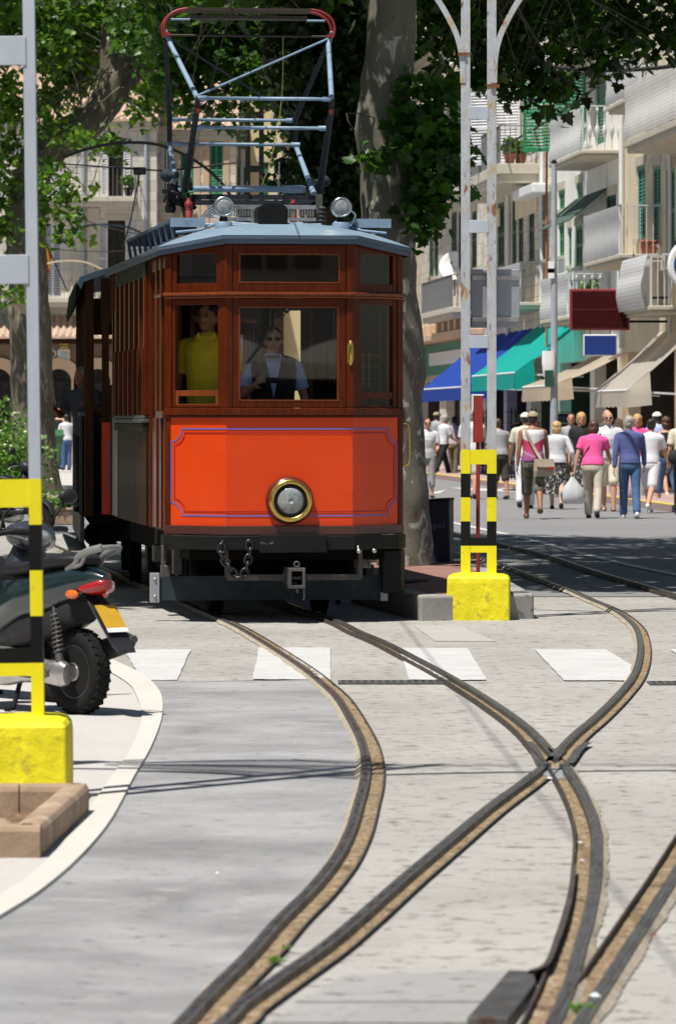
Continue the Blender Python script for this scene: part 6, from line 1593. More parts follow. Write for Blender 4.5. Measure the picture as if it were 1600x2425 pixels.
h, Y0 = row('town_house', 'cream house at the right edge with striped balcony screens and teal shutters', 84, 104.6, 12.6, 'cream')
win(h, Y0, 1507, 1526, 392, 566, shut='teal', mode='shut'); win(h, Y0, 1544, 1563, 392, 580, shut='teal', mode='shut')
win(h, Y0, 1511, 1530, 150, 250, shut='greyshut', mode='shut'); win(h, Y0, 1536, 1556, 130, 250, shut='greyshut', mode='shut'); win(h, Y0, 1575, 1596, 400, 600, shut='teal', mode='shut')
win(h, Y0, 1555, 1585, 640, 735, shut=None, sill=False)
bal(h, Y0, 86, 96.2, 7.35, 1.1, screen='screen', h=1.1, und=.25); bal(h, Y0, 98.3, 104.3, 5.1, .92, screen='screenplain', h=1.05); bal(h, Y0, 93.7, 97.7, 3.9, .92, h=1.05); bal(h, Y0, 95.4, 100.6, 8.35, .9, screen='screenplain', h=.92)
for a, b in ((84.5, 89), (90, 95.5), (96.5, 103.6)): h.shop(lx(a, Y0), lx(b, Y0), .13, 3.1)
H1 = h
mb = MB()
for Y, r_ in ((104.2, .05), (96.6, .045)): mb.tube([(lx(Y, Y0), .08, 3.2), (lx(Y, Y0), .08, 12)], r_, 8)
each(mb, 'drain_pipe', 'white', h.t); mb = MB(); mb.tube(spline([(lx(92.5, Y0), .2, 8), (lx(92.6, Y0), .25, 6.5), (lx(93.4, Y0), .3, 5.6), (lx(95, Y0), .2, 5.0)], 6), .06, 8); mb.build('cable_bundle', M['cable'], h.t)
h.finish(roof='tile')
# loose cloth blown out from the lowest balcony
mb = MB(); G = []; n, m = 10, 16
for i in range(n + 1):
    for j in range(m + 1):
        u, v = i / n, j / m; bulge = .10 * math.sin(v * 5.2) * (1 - .3 * u) + .22 * max(0, math.sin((v - .35) * 3.6)); G.append((lx(93.8 + 3.8 * u, Y0), .94 + bulge * .8, 4.93 - 1.08 * v))
mb.add(G, [(i * (m + 1) + j, (i + 1) * (m + 1) + j, (i + 1) * (m + 1) + j + 1, i * (m + 1) + j + 1) for i in range(n) for j in range(m)], True); mb.build('balcony_cloth', M['screen'], h.t)

h, Y0 = row('town_house', 'white house with bright green shutters beside the cream right edge house', 104.62, 117, 10.3, 'whiterender')
for q in ((1281, 1295, 460, 523), (1322, 1336, 450, 497), (1364, 1378, 433, 472), (1322, 1335, 528, 607), (1362, 1378, 533, 632), (1344, 1352, 540, 630)): win(h, Y0, *q, shut='green', mode='shut')
win(h, Y0, 1388, 1433, 158, 345, shut='green', mode='ajar', sill=False); win(h, Y0, 1433, 1458, 462, 560, shut='darkgreen', mode='shut')
for q in ((1319, 1328, 186, 290), (1339, 1352, 182, 290), (1356, 1370, 178, 290)): win(h, Y0, *q, shut='darkgreen', mode='shut', lint=False)
bal(h, Y0, 104.7, 110.8, 7.68, .92, style='baluster', screen='screen', h=1.0); bal(h, Y0, 106.6, 112, 3.98, 1.0, style='baluster', screen='screen', h=.98)
for a, b in ((105.4, 109.5), (110.3, 116.2)): h.shop(lx(a, Y0), lx(b, Y0), .13, 3.0)
mb = MB(); mb.tube([(lx(112.3, Y0), .8, 3.3), (lx(112.3, Y0), .8, 9.5)], .03, 8); mb.build('iron_pole', M['terra'], h.t)
mb = MB(); x0, x1 = lx(107, Y0), lx(113, Y0); mb.add([(x0, .02, 6.95), (x1, .02, 6.95), (x1, .9, 6.2), (x0, .9, 6.2), (x0, .02, 6.92), (x1, .02, 6.92), (x1, .9, 6.17), (x0, .9, 6.17)], [(0, 1, 2, 3), (4, 5, 6, 7), (2, 3, 7, 6)]); mb.build('small_awning', M['awgreen'], h.t)
h.finish(roof='tile', rise=1.6); H2 = h
h, Y0 = row('town_house', 'tall grey beige house with dark green shutters behind the rusty mast', 117.02, 134.5, 15, 'stonewarm')
for q in ((1177, 1193, 480, 632), (1211, 1222, 472, 628), (1226, 1238, 470, 626), (1251, 1264, 464, 620), (1286, 1296, 455, 615)): win(h, Y0, *q, shut='darkgreen', mode='shut')
win(h, Y0, 1234, 1267, 204, 380, shut='greyshut', mode='ajar', sill=False); win(h, Y0, 1180, 1205, 215, 380, shut='darkgreen', mode='ajar'); win(h, Y0, 1285, 1303, 190, 300, shut='greyshut', mode='shut'); win(h, Y0, 1200, 1230, 20, 140, shut='darkgreen', mode='shut')
bal(h, Y0, 120.8, 132.6, 8.25, 1.05, bar='railgrey', h=1.0, und=.5); bal(h, Y0, 117.1, 124, 4.55, .9, screen='screenplain', bar='railgrey'); bal(h, Y0, 124.2, 131, 4.6, .9, bar='railgrey')
mb = MB(); mb.box(lx(118, Y0), lx(122.5, Y0), .05, .5, 7.35, 7.6); mb.build('white_box', M['white'], h.t, bevel=.03)
mb = MB(); mb.tube([(lx(127.5, Y0), .07, 3.2), (lx(127.5, Y0), .07, 14)], .06, 8); mb.tube([(lx(119.5, Y0), .07, 3.2), (lx(119.5, Y0), .07, 14)], .05, 8); each(mb, 'drain_pipe', 'white', h.t)
mb = MB(); mb.box(lx(121, Y0), lx(126, Y0), .003, .04, 7.0, 7.5); mb.box(lx(130, Y0), lx(133.5, Y0), .003, .04, 7.0, 7.5); each(mb, 'plaster_panel', 'cream', h.t)
for a, b in ((118, 122.6), (123.6, 128.4), (129.2, 133.8)): h.shop(lx(a, Y0), lx(b, Y0), .13, 3.2)
h.finish(); H3 = h
h, Y0 = row('town_house', 'farthest grey house of the right hand row, above the blue awning', 134.52, 158, 13.5, 'stone')
for q in ((1014, 1025, 518, 655), (1027, 1037, 518, 655), (1067, 1081, 502, 640), (1084, 1097, 500, 640), (1116, 1128, 500, 636)): win(h, Y0, *q, shut='darkgreen', mode='shut')
win(h, Y0, 1040, 1098, 232, 330, shut='darkgreen', mode='ajar'); win(h, Y0, 1110, 1132, 215, 350, shut='darkgreen', mode='shut')
bal(h, Y0, 134.6, 144.2, 4.85, .95, bar='railgrey', h=.95, und=.3); bal(h, Y0, 136, 146, 8.9, .9, bar='railgrey')
mb = MB(); x0, x1 = lx(136, Y0), lx(148, Y0); mb.add([(x0, .02, 12.6), (x1, .02, 12.6), (x1, 1.3, 11.7), (x0, 1.3, 11.7), (x0, 1.32, 11.5), (x1, 1.32, 11.5)], [(0, 1, 2, 3), (3, 2, 5, 4)]); mb.build('upper_awning', M['aw_cream'], h.t)
mb = MB()
for k in range(10): x = lx(135.5, Y0) + k * 1.9; mb.box(x, x + .5, .0, .55, 4.25, 4.55)
mb.box(0, h.L, 0, .6, 4.02, 4.24); mb.build('corbels', M['ochre'], h.t, bevel=.03)
mb = MB(); mb.box(lx(136, Y0), lx(154, Y0), .02, .10, 3.0, 3.95); mb.build('shop_fascia', M['teal'], h.t); mb = MB(); mb.box(lx(139, Y0), lx(150, Y0), .102, .16, 3.3, 3.7); mb.build('fascia_sign', M['white'], h.t)
for a, b in ((135.5, 140), (141.5, 146), (148, 155)): h.shop(lx(a, Y0), lx(b, Y0), .13, 2.8)
h.finish(); H4 = h

# awnings of the shops
def awning(label, mat, Ya, Yb, zt, zb, proj, val):
    g = thing('shop_awning', label, 'awning', (fac_x(Ya), Ya, 0), RZ); L = lx(Yb, Ya); n, m = 24, 8; G = []
    for i in range(n + 1):
        for j in range(m + 1):
            u, v = i / n, j / m; G.append((L * u, .03 + (proj - .03) * v, zt + (zb - zt) * v - .06 * math.sin(math.pi * v) + .012 * math.sin(u * 46)))
    mb = MB(); mb.add(G, [(i * (m + 1) + j, (i + 1) * (m + 1) + j, (i + 1) * (m + 1) + j + 1, i * (m + 1) + j + 1) for i in range(n) for j in range(m)], True); mb.build('canvas', M[mat], g, recalc=False)
    mb = MB(); k = 60; a = []; b = []
    for i in range(k + 1): a.append(Vector((L * i / k, proj + .004, zb))); b.append(Vector((L * i / k, proj + .02 + .015 * math.sin(i * 1.3), zb - val + .03 * abs(math.sin(i * math.pi / 3)))))
    mb.ribbon(a, b)
    for x in (0, L): mb.add([(x, proj, zb), (x, proj - .45, zb + (zt - zb) * .45 / proj), (x, proj - .5, zb - val * .85), (x, proj, zb - val)], [(0, 1, 2, 3)])
    mb.build('valance', M[mat], g, recalc=False)
    mb = MB(); mb.tube([(0, proj - .01, zb - .01), (L, proj - .01, zb - .01)], .025, 8); mb.build('front_bar', M['white'], g)
    for x in (.12, L - .12): mb = MB(); mb.bar((x, .05, zb - .1), (x, proj - .02, zb - .03), .04); mb.build('arm', M['white'], g)
awning('royal blue canvas awning, the farthest of the row behind the rusty mast', 'aw_blue', 122, 135, 3.98, 2.46, 1.73, .38)
awning('turquoise canvas awning right behind the rusty mast', 'aw_teal', 111, 121, 4.0, 2.72, 1.72, .42)
awning('beige canvas awning behind the lamp post', 'aw_beige', 103.5, 109.2, 3.1, 2.36, 1.73, .36)
awning('cream canvas awning at the right edge, nearest of the row', 'aw_cream', 93.3, 98.4, 3.45, 2.2, 1.42, .36)
# stalls and racks at the shop fronts
def rack(label, Y, out, mat, w=.9, hgt=1.75):
    g = thing('display_rack', label, 'display rack', (fac_x(Y, out), Y, .12), RZ, 'display racks outside the shops')
    mb = MB()
    for x in (0, w): mb.box(x, x + .03, 0, .03, 0, hgt); mb.box(x, x + .03, .5, .53, 0, hgt)
    for k in range(7): mb.box(0, w, 0, .5, .2 + k * .24, .215 + k * .24)
    mb.build('rack_frame', M['iron'], g); r_ = random.Random(int(Y * 7))
    for k in range(6):
        mb = MB(); x = .04
        while x < w - .12: ww = r_.uniform(.06, .14); mb.box(x, x + ww, .06, .5, .217 + k * .24, .217 + k * .24 + r_.uniform(.1, .2)); x += ww + .01
        mb.build('goods', M[r_.choice(['rackblue', 'rackblue', 'charcoal shirt', 'black cloth'])], g)
rack('dark blue postcard rack under the turquoise awning', 113.5, .9, 'rackblue'); rack('dark display rack between the turquoise and the beige awning', 108.6, .5, 'rackblue', .8, 1.5); rack('dark goods rack in the shade of the blue awning', 126, .8, 'rackblue')
def pot(label, x, y, z, r=.16, plant=True, mat='terra'):
    g = thing('flower_pot', label, 'flower pot', (x, y, z), 0, 'pots on the balconies'); mb = MB(); mb.lathe([(r * .65, 0), (r * .95, r * 1.3), (r * 1.08, r * 1.32), (r * 1.08, r * 1.6), (r * .9, r * 1.6)], 18); mb.build('pot', M[mat], g)
    if plant:
        rg = np.random.default_rng(int(abs(x * 91))); P, C = cloud([((0, 0, r * 2.6), (r * 1.7, r * 1.5, r * 1.3), 26)], rg, 10, .06); leaf_mesh('plant', 'hedge', g, P, .11, rg, .4, .2)
pot('wide terracotta pot on the cream house balcony with teal shutters', fac_x(98.6, .25), 98.6, 5.1, .19, False); pot('smaller terracotta pot beside the wide one on the same balcony', fac_x(96.9, .30), 98.55, 5.1, .13, False)
pot('leafy terracotta pot on the grey railed balcony right of the mast', fac_x(121.1, .72), 121.1, 8.27, .17); pot('second leafy terracotta pot, nearer the wall on the grey railed balcony', fac_x(121.3, .42), 121.3, 8.27, .17)
pot('leafy pot behind the white balusters above the maroon sign', fac_x(106.9, .5), 106.9, 4.0, .2)

# -- left side, facing the camera --
def cam_house(name, label, pxl, pxr, Y, H, D, mat):
    X0, X1 = (pxl - CX) / F * Y, (pxr - CX) / F * Y
    return House(name, label, (X1, Y, 0), math.pi, X1 - X0, H, D, mat), pxr, Y
def cw(h, q, px0, px1, py0, py1, **k):
    hh, pr, Y = h; s_ = Y / F; hh.window((pr - px1) * s_, (pr - px0) * s_, zz(py1, Y), zz(py0, Y), **k)
h = cam_house('stone_house', 'long grey stone house at the left with white shutters, iron balconies and arched doors', -260, 371.5, 150, 11.25, 12, 'stone'); hh = h[0]; s_ = 150 / F
cw(h, 0, 258, 292, 325, 465, shut='greyshut', mode='open', frame_='woodold', sill=False); cw(h, 0, 104, 142, 335, 468, shut='greyshut', mode='shut', sill=False)
cw(h, 0, 256, 297, 522, 700, shut='greyshut', mode='open', frame_='woodold', sill=False); cw(h, 0, 104, 146, 530, 705, shut='greyshut', mode='shut', sill=False); cw(h, 0, -60, -20, 530, 705, shut='greyshut', mode='shut'); cw(h, 0, -60, -20, 335, 468, shut='greyshut', mode='open')
hh.balcony((371.5 - 325) * s_, (371.5 - 60) * s_, zz(468, 150), .9, bar='railgrey', h=.95, slab='trim', und=.3); hh.balcony((371.5 - 230) * s_, (371.5 + 40) * s_, zz(706, 150), .9, bar='railgrey', h=.95, und=.3)
mb = MB()
for px in (198, 346): mb.tube([((371.5 - px) * s_, .08, 4.9), ((371.5 - px) * s_, .08, 11)], .06, 8)
each(mb, 'drain_pipe', 'lamp', hh.t); mb = MB()
for px in (182, 222): mb.box((371.5 - px - 14) * s_, (371.5 - px + 14) * s_, .003, .06, 5.4, 8.4)
each(mb, 'pilaster', 'trim', hh.t)
tiles(hh.t, (371.5 - 330) * s_, (371.5 + 200) * s_, 1.15, 0.0, 4.25, 4.95, 'porch_roof')
mb = MB(); mb.box((371.5 - 330) * s_, (371.5 + 200) * s_, .0, .95, 4.02, 4.14)
for k in range(34): x = (371.5 - 328) * s_ + k * .2; mb.box(x, x + .08, .95, 1.1, 4.05, 4.16)
mb.build('porch_eave', M['woodold'], hh.t)
mb = MB(); mb.box((371.5 - 330) * s_, (371.5 + 200) * s_, .0, .05, 3.35, 4.0); mb.build('sign_band', M['brown'], hh.t)
def arch(px, r, zc, n=20):
    x = (371.5 - px) * s_; mb = MB(); rings = []
    pts = [(-1, .1 - zc)] + [(-math.cos(math.pi * k / n), math.sin(math.pi * k / n)) for k in range(n + 1)] + [(1, .1 - zc)]
    def P(k, rr, y): u, v = pts[k]; return (x + u * rr, y, zc + (v * rr if 0 < k < len(pts) - 1 else v))
    R1, R0 = r + .36, r; loop = []
    for k in range(len(pts)): rings.append([P(k, R0, .0), P(k, R0, .14), P(k, R1, .14), P(k, R1, .0)])
    mb.loft(rings, True, False); a = mb.build('arch_surround', M['ochre'], hh.t)
    mb = MB(); mb.add([P(k, R0 - .002, .02) for k in range(len(pts))], [tuple(range(len(pts)))]); d = mb.build('arched_door', M['paneblack'], hh.t)
    mb = MB()
    for k in range(1, 9): t = math.pi * k / 9; mb.bar((x, .045, zc), (x + math.cos(t) * (R0 - .02), .045, zc + math.sin(t) * (R0 - .02)), .02)
    mb.bar((x - R0, .045, zc), (x + R0, .045, zc), .05); mb.build('fanlight_bars', M['iron'], d)
for px in (140, -2, 232, -130): arch(px, .41, 2.80)
letters('UNIÓN', .34, 'white', hh.t, ((371.5 - 113) * s_, .055, 3.68), (R(90), 0, math.pi), .004)
mb = MB(); sh = [(-.18, .3), (.18, .3), (.19, 0), (.12, -.22), (0, -.33), (-.12, -.22), (-.19, 0)]
x = (371.5 - 153) * s_; mb.loft([[(x + a, .06, 3.55 + b) for a, b in sh], [(x + a, .11, 3.55 + b) for a, b in sh]], True, False); cr_ = mb.build('crest', M['cream cotton'], hh.t)
mb = MB(); mb.box(x - .12, x + .12, .111, .125, 3.45, 3.75); mb.build('crest_field', M['mast'], cr_); mb = MB(); mb.box(x - .14, x + .14, .08, .12, 3.87, 3.93)
for k in range(5): mb.lathe([(.03, 0), (.015, .08), (.03, .10), (.01, .13)], 8, Matrix.Translation((x - .12 + .06 * k, .10, 3.93)))
mb.build('crest_crown', M['brass'], cr_)
hh.finish(rise=3.6)
for i, (px, py, lab) in enumerate([(114, 940, 'blue and white plate hung highest beside the arched door'), (126, 952, 'white plate with a yellow centre hung second from the top beside the arched door'), (113, 968, 'blue plate in the middle of the plates beside the arched door'), (126, 977, 'white plate low down beside the arched door'), (114, 994, 'pale plate hung lowest beside the arched door')]):
    p = at(px, py, 149.8); mb = MB(); mb.lathe([(.03, 0), (.06, .01), (.085, .022), (.088, .026)], 18, Matrix.Rotation(R(90), 4, 'X')); o = mb.build('wall_plate', M['mast' if i % 2 == 0 else 'white'], loc=p); tag(o, lab, 'plate', 'plates hung beside the arched door')
pot('black pot at the right end of the upper left iron balcony', (305 - CX) / F * 149.4, 149.4, zz(467, 150) + .01, .16, True, 'iron')
h = cam_house('stone_house', 'warm stone house with tall green shutters behind the pantograph', 372, 559, 152, 11.1, 11, 'stonewarm')
cw(h, 0, 428, 459, 362, 500, shut='green', mode='shut'); cw(h, 0, 497, 528, 335, 480, shut='green', mode='shut'); cw(h, 0, 428, 459, 560, 700, shut='green', mode='shut'); cw(h, 0, 385, 405, 330, 470, shut=None)
mb = MB(); 
for a, b in ((412, 426), (461, 474), (481, 495), (530, 543)): mb.box((559 - b) * 152 / F, (559 - a) * 152 / F, .003, .04, 6.6, 10.9)
each(mb, 'plaster_strip', 'ochre', h[0].t); h[0].finish(rise=4.2)
h = cam_house('yellow_house', 'tall pale yellow house with green shutters behind the dark mast', 560, 742, 154, 14.2, 10, 'yellowrender')
cw(h, 0, 563, 588, 396, 520, shut='green', mode='shut'); cw(h, 0, 616, 636, 384, 520, shut='green', mode='shut'); cw(h, 0, 563, 592, 192, 262, shut='green', mode='shut'); cw(h, 0, 670, 700, 220, 280, shut='teal', mode='shut'); cw(h, 0, 715, 730, 200, 280, shut='green', mode='shut'); cw(h, 0, 668, 700, 400, 520, shut='green', mode='shut')
mb = MB(); mb.tube([((742 - 572) * 154 / F, .08, 3), ((742 - 572) * 154 / F, .08, 13.5)], .07, 8); mb.build('drain_pipe', M['lamp'], h[0].t); mb = MB(); mb.box((742 - 668) * 154 / F, (742 - 640) * 154 / F, .003, .3, 0, 13.4); mb.build('pier', M['cream'], h[0].t); h[0].finish(rise=1.5)
h = cam_house('beige_house', 'beige house closing the street between the two tree trunks', 743, 1010, 166, 12.5, 10, 'cream')
for q in ((880, 905, 420, 520), (960, 985, 420, 520), (1000, 1008, 560, 660), (800, 825, 420, 520)): cw(h, 0, *q, shut='darkgreen', mode='shut')
h[0].shop(.5, 3.5, .1, 2.8); h[0].finish()
for i, (px, Y, w_, H_, mt) in enumerate(((60, 230, 9, 15.5, 'ochre'), (330, 250, 8, 19, 'whiterender'), (1250, 215, 10, 21, 'cream'), (-120, 210, 10, 13.5, 'cream'))):
    h = House('hill_house', ['ochre hillside house glimpsed through the left crown', 'white hillside house above the tiled roofs', 'tall cream house rising behind the right hand row', 'cream hillside house at the far left'][i], ((px - CX) / F * Y + w_ / 2, Y, 0), math.pi, w_, H_, 8, mt)
    for k in range(int(w_ / 2.6)):
        for z in (H_ - 3, H_ - 6.5): h.window(1 + k * 2.6, 2 + k * 2.6, z, z + 1.7, shut='darkgreen', mode='open')
    h.finish(rise=1.8)

# unseen houses added behind the photographer to block sky and mirror in windows
for (lab, x, Y, L, H_, mt) in (('unseen cream house added behind the photographer for the tram window reflections', -16, -17, 17, 11, 'cream'), ('unseen stone house with dark shutters added behind the photographer', 1.05, -17, 16, 12, 'stone'), ('unseen white corner house added behind the photographer', 17.1, -17, 14, 10, 'whiterender')):
    h = House('town_house', lab, (x, Y, 0), 0, L, H_, 9, mt)
    for k in range(int(L / 3.2)):
        for z in (4.6, 7.6): h.window(1.0 + k * 3.2, 2.1 + k * 3.2, z, z + 2, shut='darkgreen', mode='open')
        h.shop(.6 + k * 3.2, 3.2 + k * 3.2, .1, 2.9)
    h.finish()
for (lab, x, y) in (('unseen cream cafe parasol added behind the photographer for reflections', 8.2, -5), ('second unseen cream cafe parasol, added further right behind the photographer', 11.6, -6.5), ('third unseen cream cafe parasol, added left of the other two', 4.2, -9)):  # unseen parasols added to reflect in the tram windows
    g = thing('parasol', lab, 'parasol', (x, y, 0), 0, 'cafe parasols'); mb = MB(); mb.tube([(0, 0, 0), (0, 0, 3.2)], .03, 10); mb.build('pole', M['white'], g); mb = MB()
    rg = [[(rr * math.cos(a), rr * math.sin(a), z) for a in [R(45 * k + 22.5) for k in range(8)]] for rr, z in ((1.7, 2.35), (1.7, 2.6), (.9, 2.95), (.05, 3.2))]; mb.loft(rg, False, False); mb.build('canopy', M['aw_cream'], g, recalc=False)
for (lab, y0, L, mt) in (('unseen ochre house added along the left of the paved corner', 58, 20, 'ochre'), ('unseen grey stone house added along the left of the paved corner', 37, 20.8, 'stone')):  # unseen row on the left, added to block low sky
    h = House('town_house', lab, (-14.5, y0, 0), R(-90), L, 9, 8, mt)
    for k in range(int(L / 3.4)):
        for z in (1, 5.2): h.window(1.2 + k * 3.4, 2.3 + k * 3.4, z, z + 2, shut='green', mode='open')
    h.finish()
# ---- people -----------------------------------------------------------------------------
def fuse(mb, name, mat, parent, voxel=.011, smooth=3, disp=0.0):
    """closed overlapping volumes -> one continuous skin"""
    o = mb.build(name, M[mat], parent)
    bm = bmesh.new(); bm.from_mesh(o.data); bmesh.ops.remove_doubles(bm, verts=bm.verts[:], dist=1e-5); bmesh.ops.recalc_face_normals(bm, faces=bm.faces[:]); bm.to_mesh(o.data); bm.free()
    m = o.modifiers.new('remesh', 'REMESH'); m.mode = 'VOXEL'; m.voxel_size = voxel; m.use_smooth_shade = True
    s = o.modifiers.new('smooth', 'SMOOTH'); s.factor = .5; s.iterations = smooth
    return o
def ring(c, rx, ry, n=14, rot=None):
    out = []
    for k in range(n):
        a = 2 * math.pi * k / n; v = Vector((rx * math.cos(a), ry * math.sin(a), 0)); out.append(Vector(c) + ((rot @ v) if rot else v))
    return out
def limb(mb, pts, rs, n=12):
    pts = [Vector(p) for p in pts]
    a, b = pts[0], pts[-1]; d0 = (pts[0] - pts[1]).normalized(); d1 = (pts[-1] - pts[-2]).normalized()
    P = [a + d0 * rs[0] * .75, a + d0 * rs[0] * .45] + pts + [b + d1 * rs[-1] * .45, b + d1 * rs[-1] * .75]
    mb.tube(P, [rs[0] * .45, rs[0] * .82] + list(rs) + [rs[-1] * .82, rs[-1] * .45], n)
def person(name_label, loc, rz, H=1.70, skin='skin', top=None, sleeve=.45, bottom=('trousers', 'jeans'), hair=('short', 'hairdark'), shoes='shoe', legs=((12, 4), (-14, 10)), arms=((10, 8, 15), (-10, 8, 15)), lean=4, build=1.0, hip=1.0, face=False, glasses=False, voxel=.011, head_turn=0, hem=.90, fine=False, extra=None, cat='person', group='people walking in the street', vest=None, collar=False, sit=False):
    k = H / 1.70
    t = thing('person', name_label, cat, loc, rz, group); t.scale = (k, k, k)
    Lm = Matrix.Translation((0, 0, .94)) @ Matrix.Rotation(R(-lean), 4, 'X') @ Matrix.Translation((0, 0, -.94))
    J = {}
    # legs: 0 = left (-x), 1 = right (+x); facing +y
    low = 9
    for i, sx in enumerate((-1, 1)):
        a, b = legs[i]; hipj = Vector((sx * .088 * hip, 0, .90)); th = Vector((0, math.sin(R(a)), -math.cos(R(a)))); sh = Vector((sx * -.01, math.sin(R(a - b)), -math.cos(R(a - b))))
        kn = hipj + th * .42; an = kn + sh * .42; J['leg%d' % i] = (hipj, kn, an); J['toe%d' % i] = R(max(-25, a - b)); low = min(low, an.z)
    dz = .075 - low
    for i in (0, 1): J['leg%d' % i] = tuple(p + Vector((0, 0, dz)) for p in J['leg%d' % i])
    Lm = Matrix.Translation((0, 0, dz)) @ Lm
    body = MB(); bw = build
    def T3(x, y, z): return Lm @ Vector((x, y, z))
    rot3 = Lm.to_3x3()
    def torso(mb, inf, z0=.86, z1=1.44, flare=0.0, neck=True):
        R_ = [(.84, .140 * hip, .10, -.005), (.90, .160 * hip, .115, -.012), (.97, .158 * hip, .118, -.008), (1.06, .140 * bw, .108, .0), (1.14, .142 * bw, .112, .006), (1.24, .158 * bw, .118, .006), (1.33, .170 * bw, .112, -.004), (1.395, .160 * bw, .090, -.012), (1.43, .105, .070, -.012), (1.455, .065, .06, -.006)]
        rr = [r for r in R_ if z0 - .05 <= r[0] <= z1 + .02]
        rings = [ring(T3(0, y, z), rx + inf + flare * max(0, (1.0 - z) * .3), ry * (bw * .6 + .4) + inf + flare * max(0, (1.0 - z) * .3), 18, rot3) for z, rx, ry, y in rr]
        mb.loft(rings, True, True)
    torso(body, -.006)
    hd = T3(0, .012, 1.585); nk = T3(0, -.006, 1.42)
    hr = rot3 @ Matrix.Rotation(R(head_turn), 3, 'Z') @ Matrix.Rotation(R(lean * .7), 3, 'X'); HM = Matrix.Translation(hd) @ hr.to_4x4()
    limb(body, [nk, T3(0, .0, 1.47), hd + Vector((0, 0, -.07))], [.058, .054, .052])
    body.ell((0, 0, .012), (.074, .092, .104), 18, 12, HM); body.ell((0, .022, -.045), (.058, .072, .070), 16, 10, HM); body.ell((0, .082, -.072), (.024, .022, .022), 10, 8, HM)
    body.tube([HM @ Vector((0, .084, .02)), HM @ Vector((0, .100, -.012)), HM @ Vector((0, .098, -.022))], [.010, .016, .012], 8)
    for sx in (-1, 1): body.ell((sx * .076, -.002, -.008), (.010, .020, .031), 10, 8, HM)
    body.ell((0, .086, -.045), (.026, .012, .010), 10, 6, HM)
    for i, sx in enumerate((-1, 1)):
        h_, kn, an = J['leg%d' % i]
        limb(body, [h_ + Vector((0, 0, .0)), h_.lerp(kn, .45), kn, kn.lerp(an, .32) + Vector((0, -.008, 0)), an], [.086 * hip, .074, .053, .054, .036])
        f = Matrix.Translation(an) @ Matrix.Rotation(-J['toe%d' % i] * -.6 if J['toe%d' % i] < 0 else 0, 4, 'X')
        body.ell((0, .06, -.042), (.040, .115, .030), 14, 8, f); body.ell((0, -.012, -.035), (.033, .045, .036), 12, 8, f); J['foot%d' % i] = f
        sw, ab, el = arms[i]
        sj = T3(sx * .174 * bw, -.01, 1.362); u = Vector((sx * math.sin(R(ab)), math.sin(R(sw)) * math.cos(R(ab)), -math.cos(R(sw)) * math.cos(R(ab)))); ej = sj + u * .285
        inw = 0 if el < 45 else min(.55, (el - 45) / 80)
        fdir = Vector((sx * (math.sin(R(ab)) * .6 - inw), math.sin(R(sw + el)), -math.cos(R(sw + el)))).normalized(); wj = ej + fdir * .245
        J['arm%d' % i] = (sj, ej, wj, fdir)
        limb(body, [T3(sx * .09 * bw, -.01, 1.385), sj], [.050, .050]); limb(body, [sj, sj.lerp(ej, .5), ej], [.050, .045, .037]); limb(body, [ej, ej.lerp(wj, .3), wj], [.038, .038, .025])
        # hand: palm, four unequal curled fingers, thumb from the side
        side = fdir.cross(Vector((sx, 0, 0))).normalized() if abs(fdir.x) < .8 else fdir.cross(Vector((0, 0, 1))).normalized()
        fl = fdir.cross(side).normalized() * (1 if sx > 0 else -1); fl = Vector((-sx, 0, 0)) - fdir * Vector((-sx, 0, 0)).dot(fdir); fl.normalize(); side = fl.cross(fdir).normalized()
        if side.y < 0: side = -side
        pc = wj + fdir * .05; pr = []
        for tt, w_, d_ in ((-.045, .020, .016), (-.02, .032, .016), (.02, .040, .015), (.045, .036, .012)):
            pr.append([pc + fdir * tt + side * (w_ * math.cos(2 * math.pi * q / 12)) + fl * (d_ * math.sin(2 * math.pi * q / 12)) for q in range(12)])
        body.loft(pr, True, True)
        curl = .9 if fine else .55
        for q, (off, ln) in enumerate(((.030, .068), (.010, .076), (-.010, .070), (-.029, .056))):
            b0_ = pc + fdir * .038 + side * off; d1 = (fdir + fl * curl * .55).normalized(); d2 = (fdir + fl * curl * 1.6).normalized(); b1_ = b0_ + d1 * ln * .5; b2_ = b1_ + d2 * ln * .5
            limb(body, [b0_, b1_, b2_], [.0088, .0082, .0066], 8)
        t0 = pc - fdir * .02 + side * .032; t1 = t0 + (fdir * .7 + side * .6 + fl * .3).normalized() * .035; t2 = t1 + (fdir * .9 + side * .1 + fl * .45).normalized() * .028
        limb(body, [t0, t1, t2], [.0115, .0100, .0078], 8)
    if bottom: body_o = fuse(body, 'body', skin, t, voxel)
    # clothes
    if top:
        mb = MB(); torso(mb, .015, hem, 1.40 if sleeve == 0 else 1.44, .25)
        if sleeve > 0:
            for i, sx in enumerate((-1, 1)):
                sj, ej, wj, fd = J['arm%d' % i]; limb(mb, [T3(sx * .08 * bw, -.01, 1.385), sj], [.060, .062])
                if sleeve <= .6: e = sj.lerp(ej, sleeve / .6 * .85); mb.tube([sj + (sj - ej).normalized() * .02, sj, e], [.05, .063, .068], 14)
                else: mb.tube([sj + (sj - ej).normalized() * .02, sj, ej, wj.lerp(ej, .04)], [.05, .060, .050, .039], 14)
        fuse(mb, 'shirt', top, t, voxel * 1.0, 2)
        if collar:
            mb = MB()
            for sx in (-1, 1): mb.loft([[T3(sx * .015, .078, 1.415), T3(sx * .060, .055, 1.475), T3(sx * .075, .060, 1.435)], [T3(sx * .015, .090, 1.41), T3(sx * .066, .064, 1.475), T3(sx * .082, .072, 1.43)]], True, False)
            mb.loft([ring(T3(0, -.006, 1.43), .078, .072, 16, rot3), ring(T3(0, -.008, 1.47), .064, .062, 16, rot3)], False, True); mb.build('collar', M[top], t)
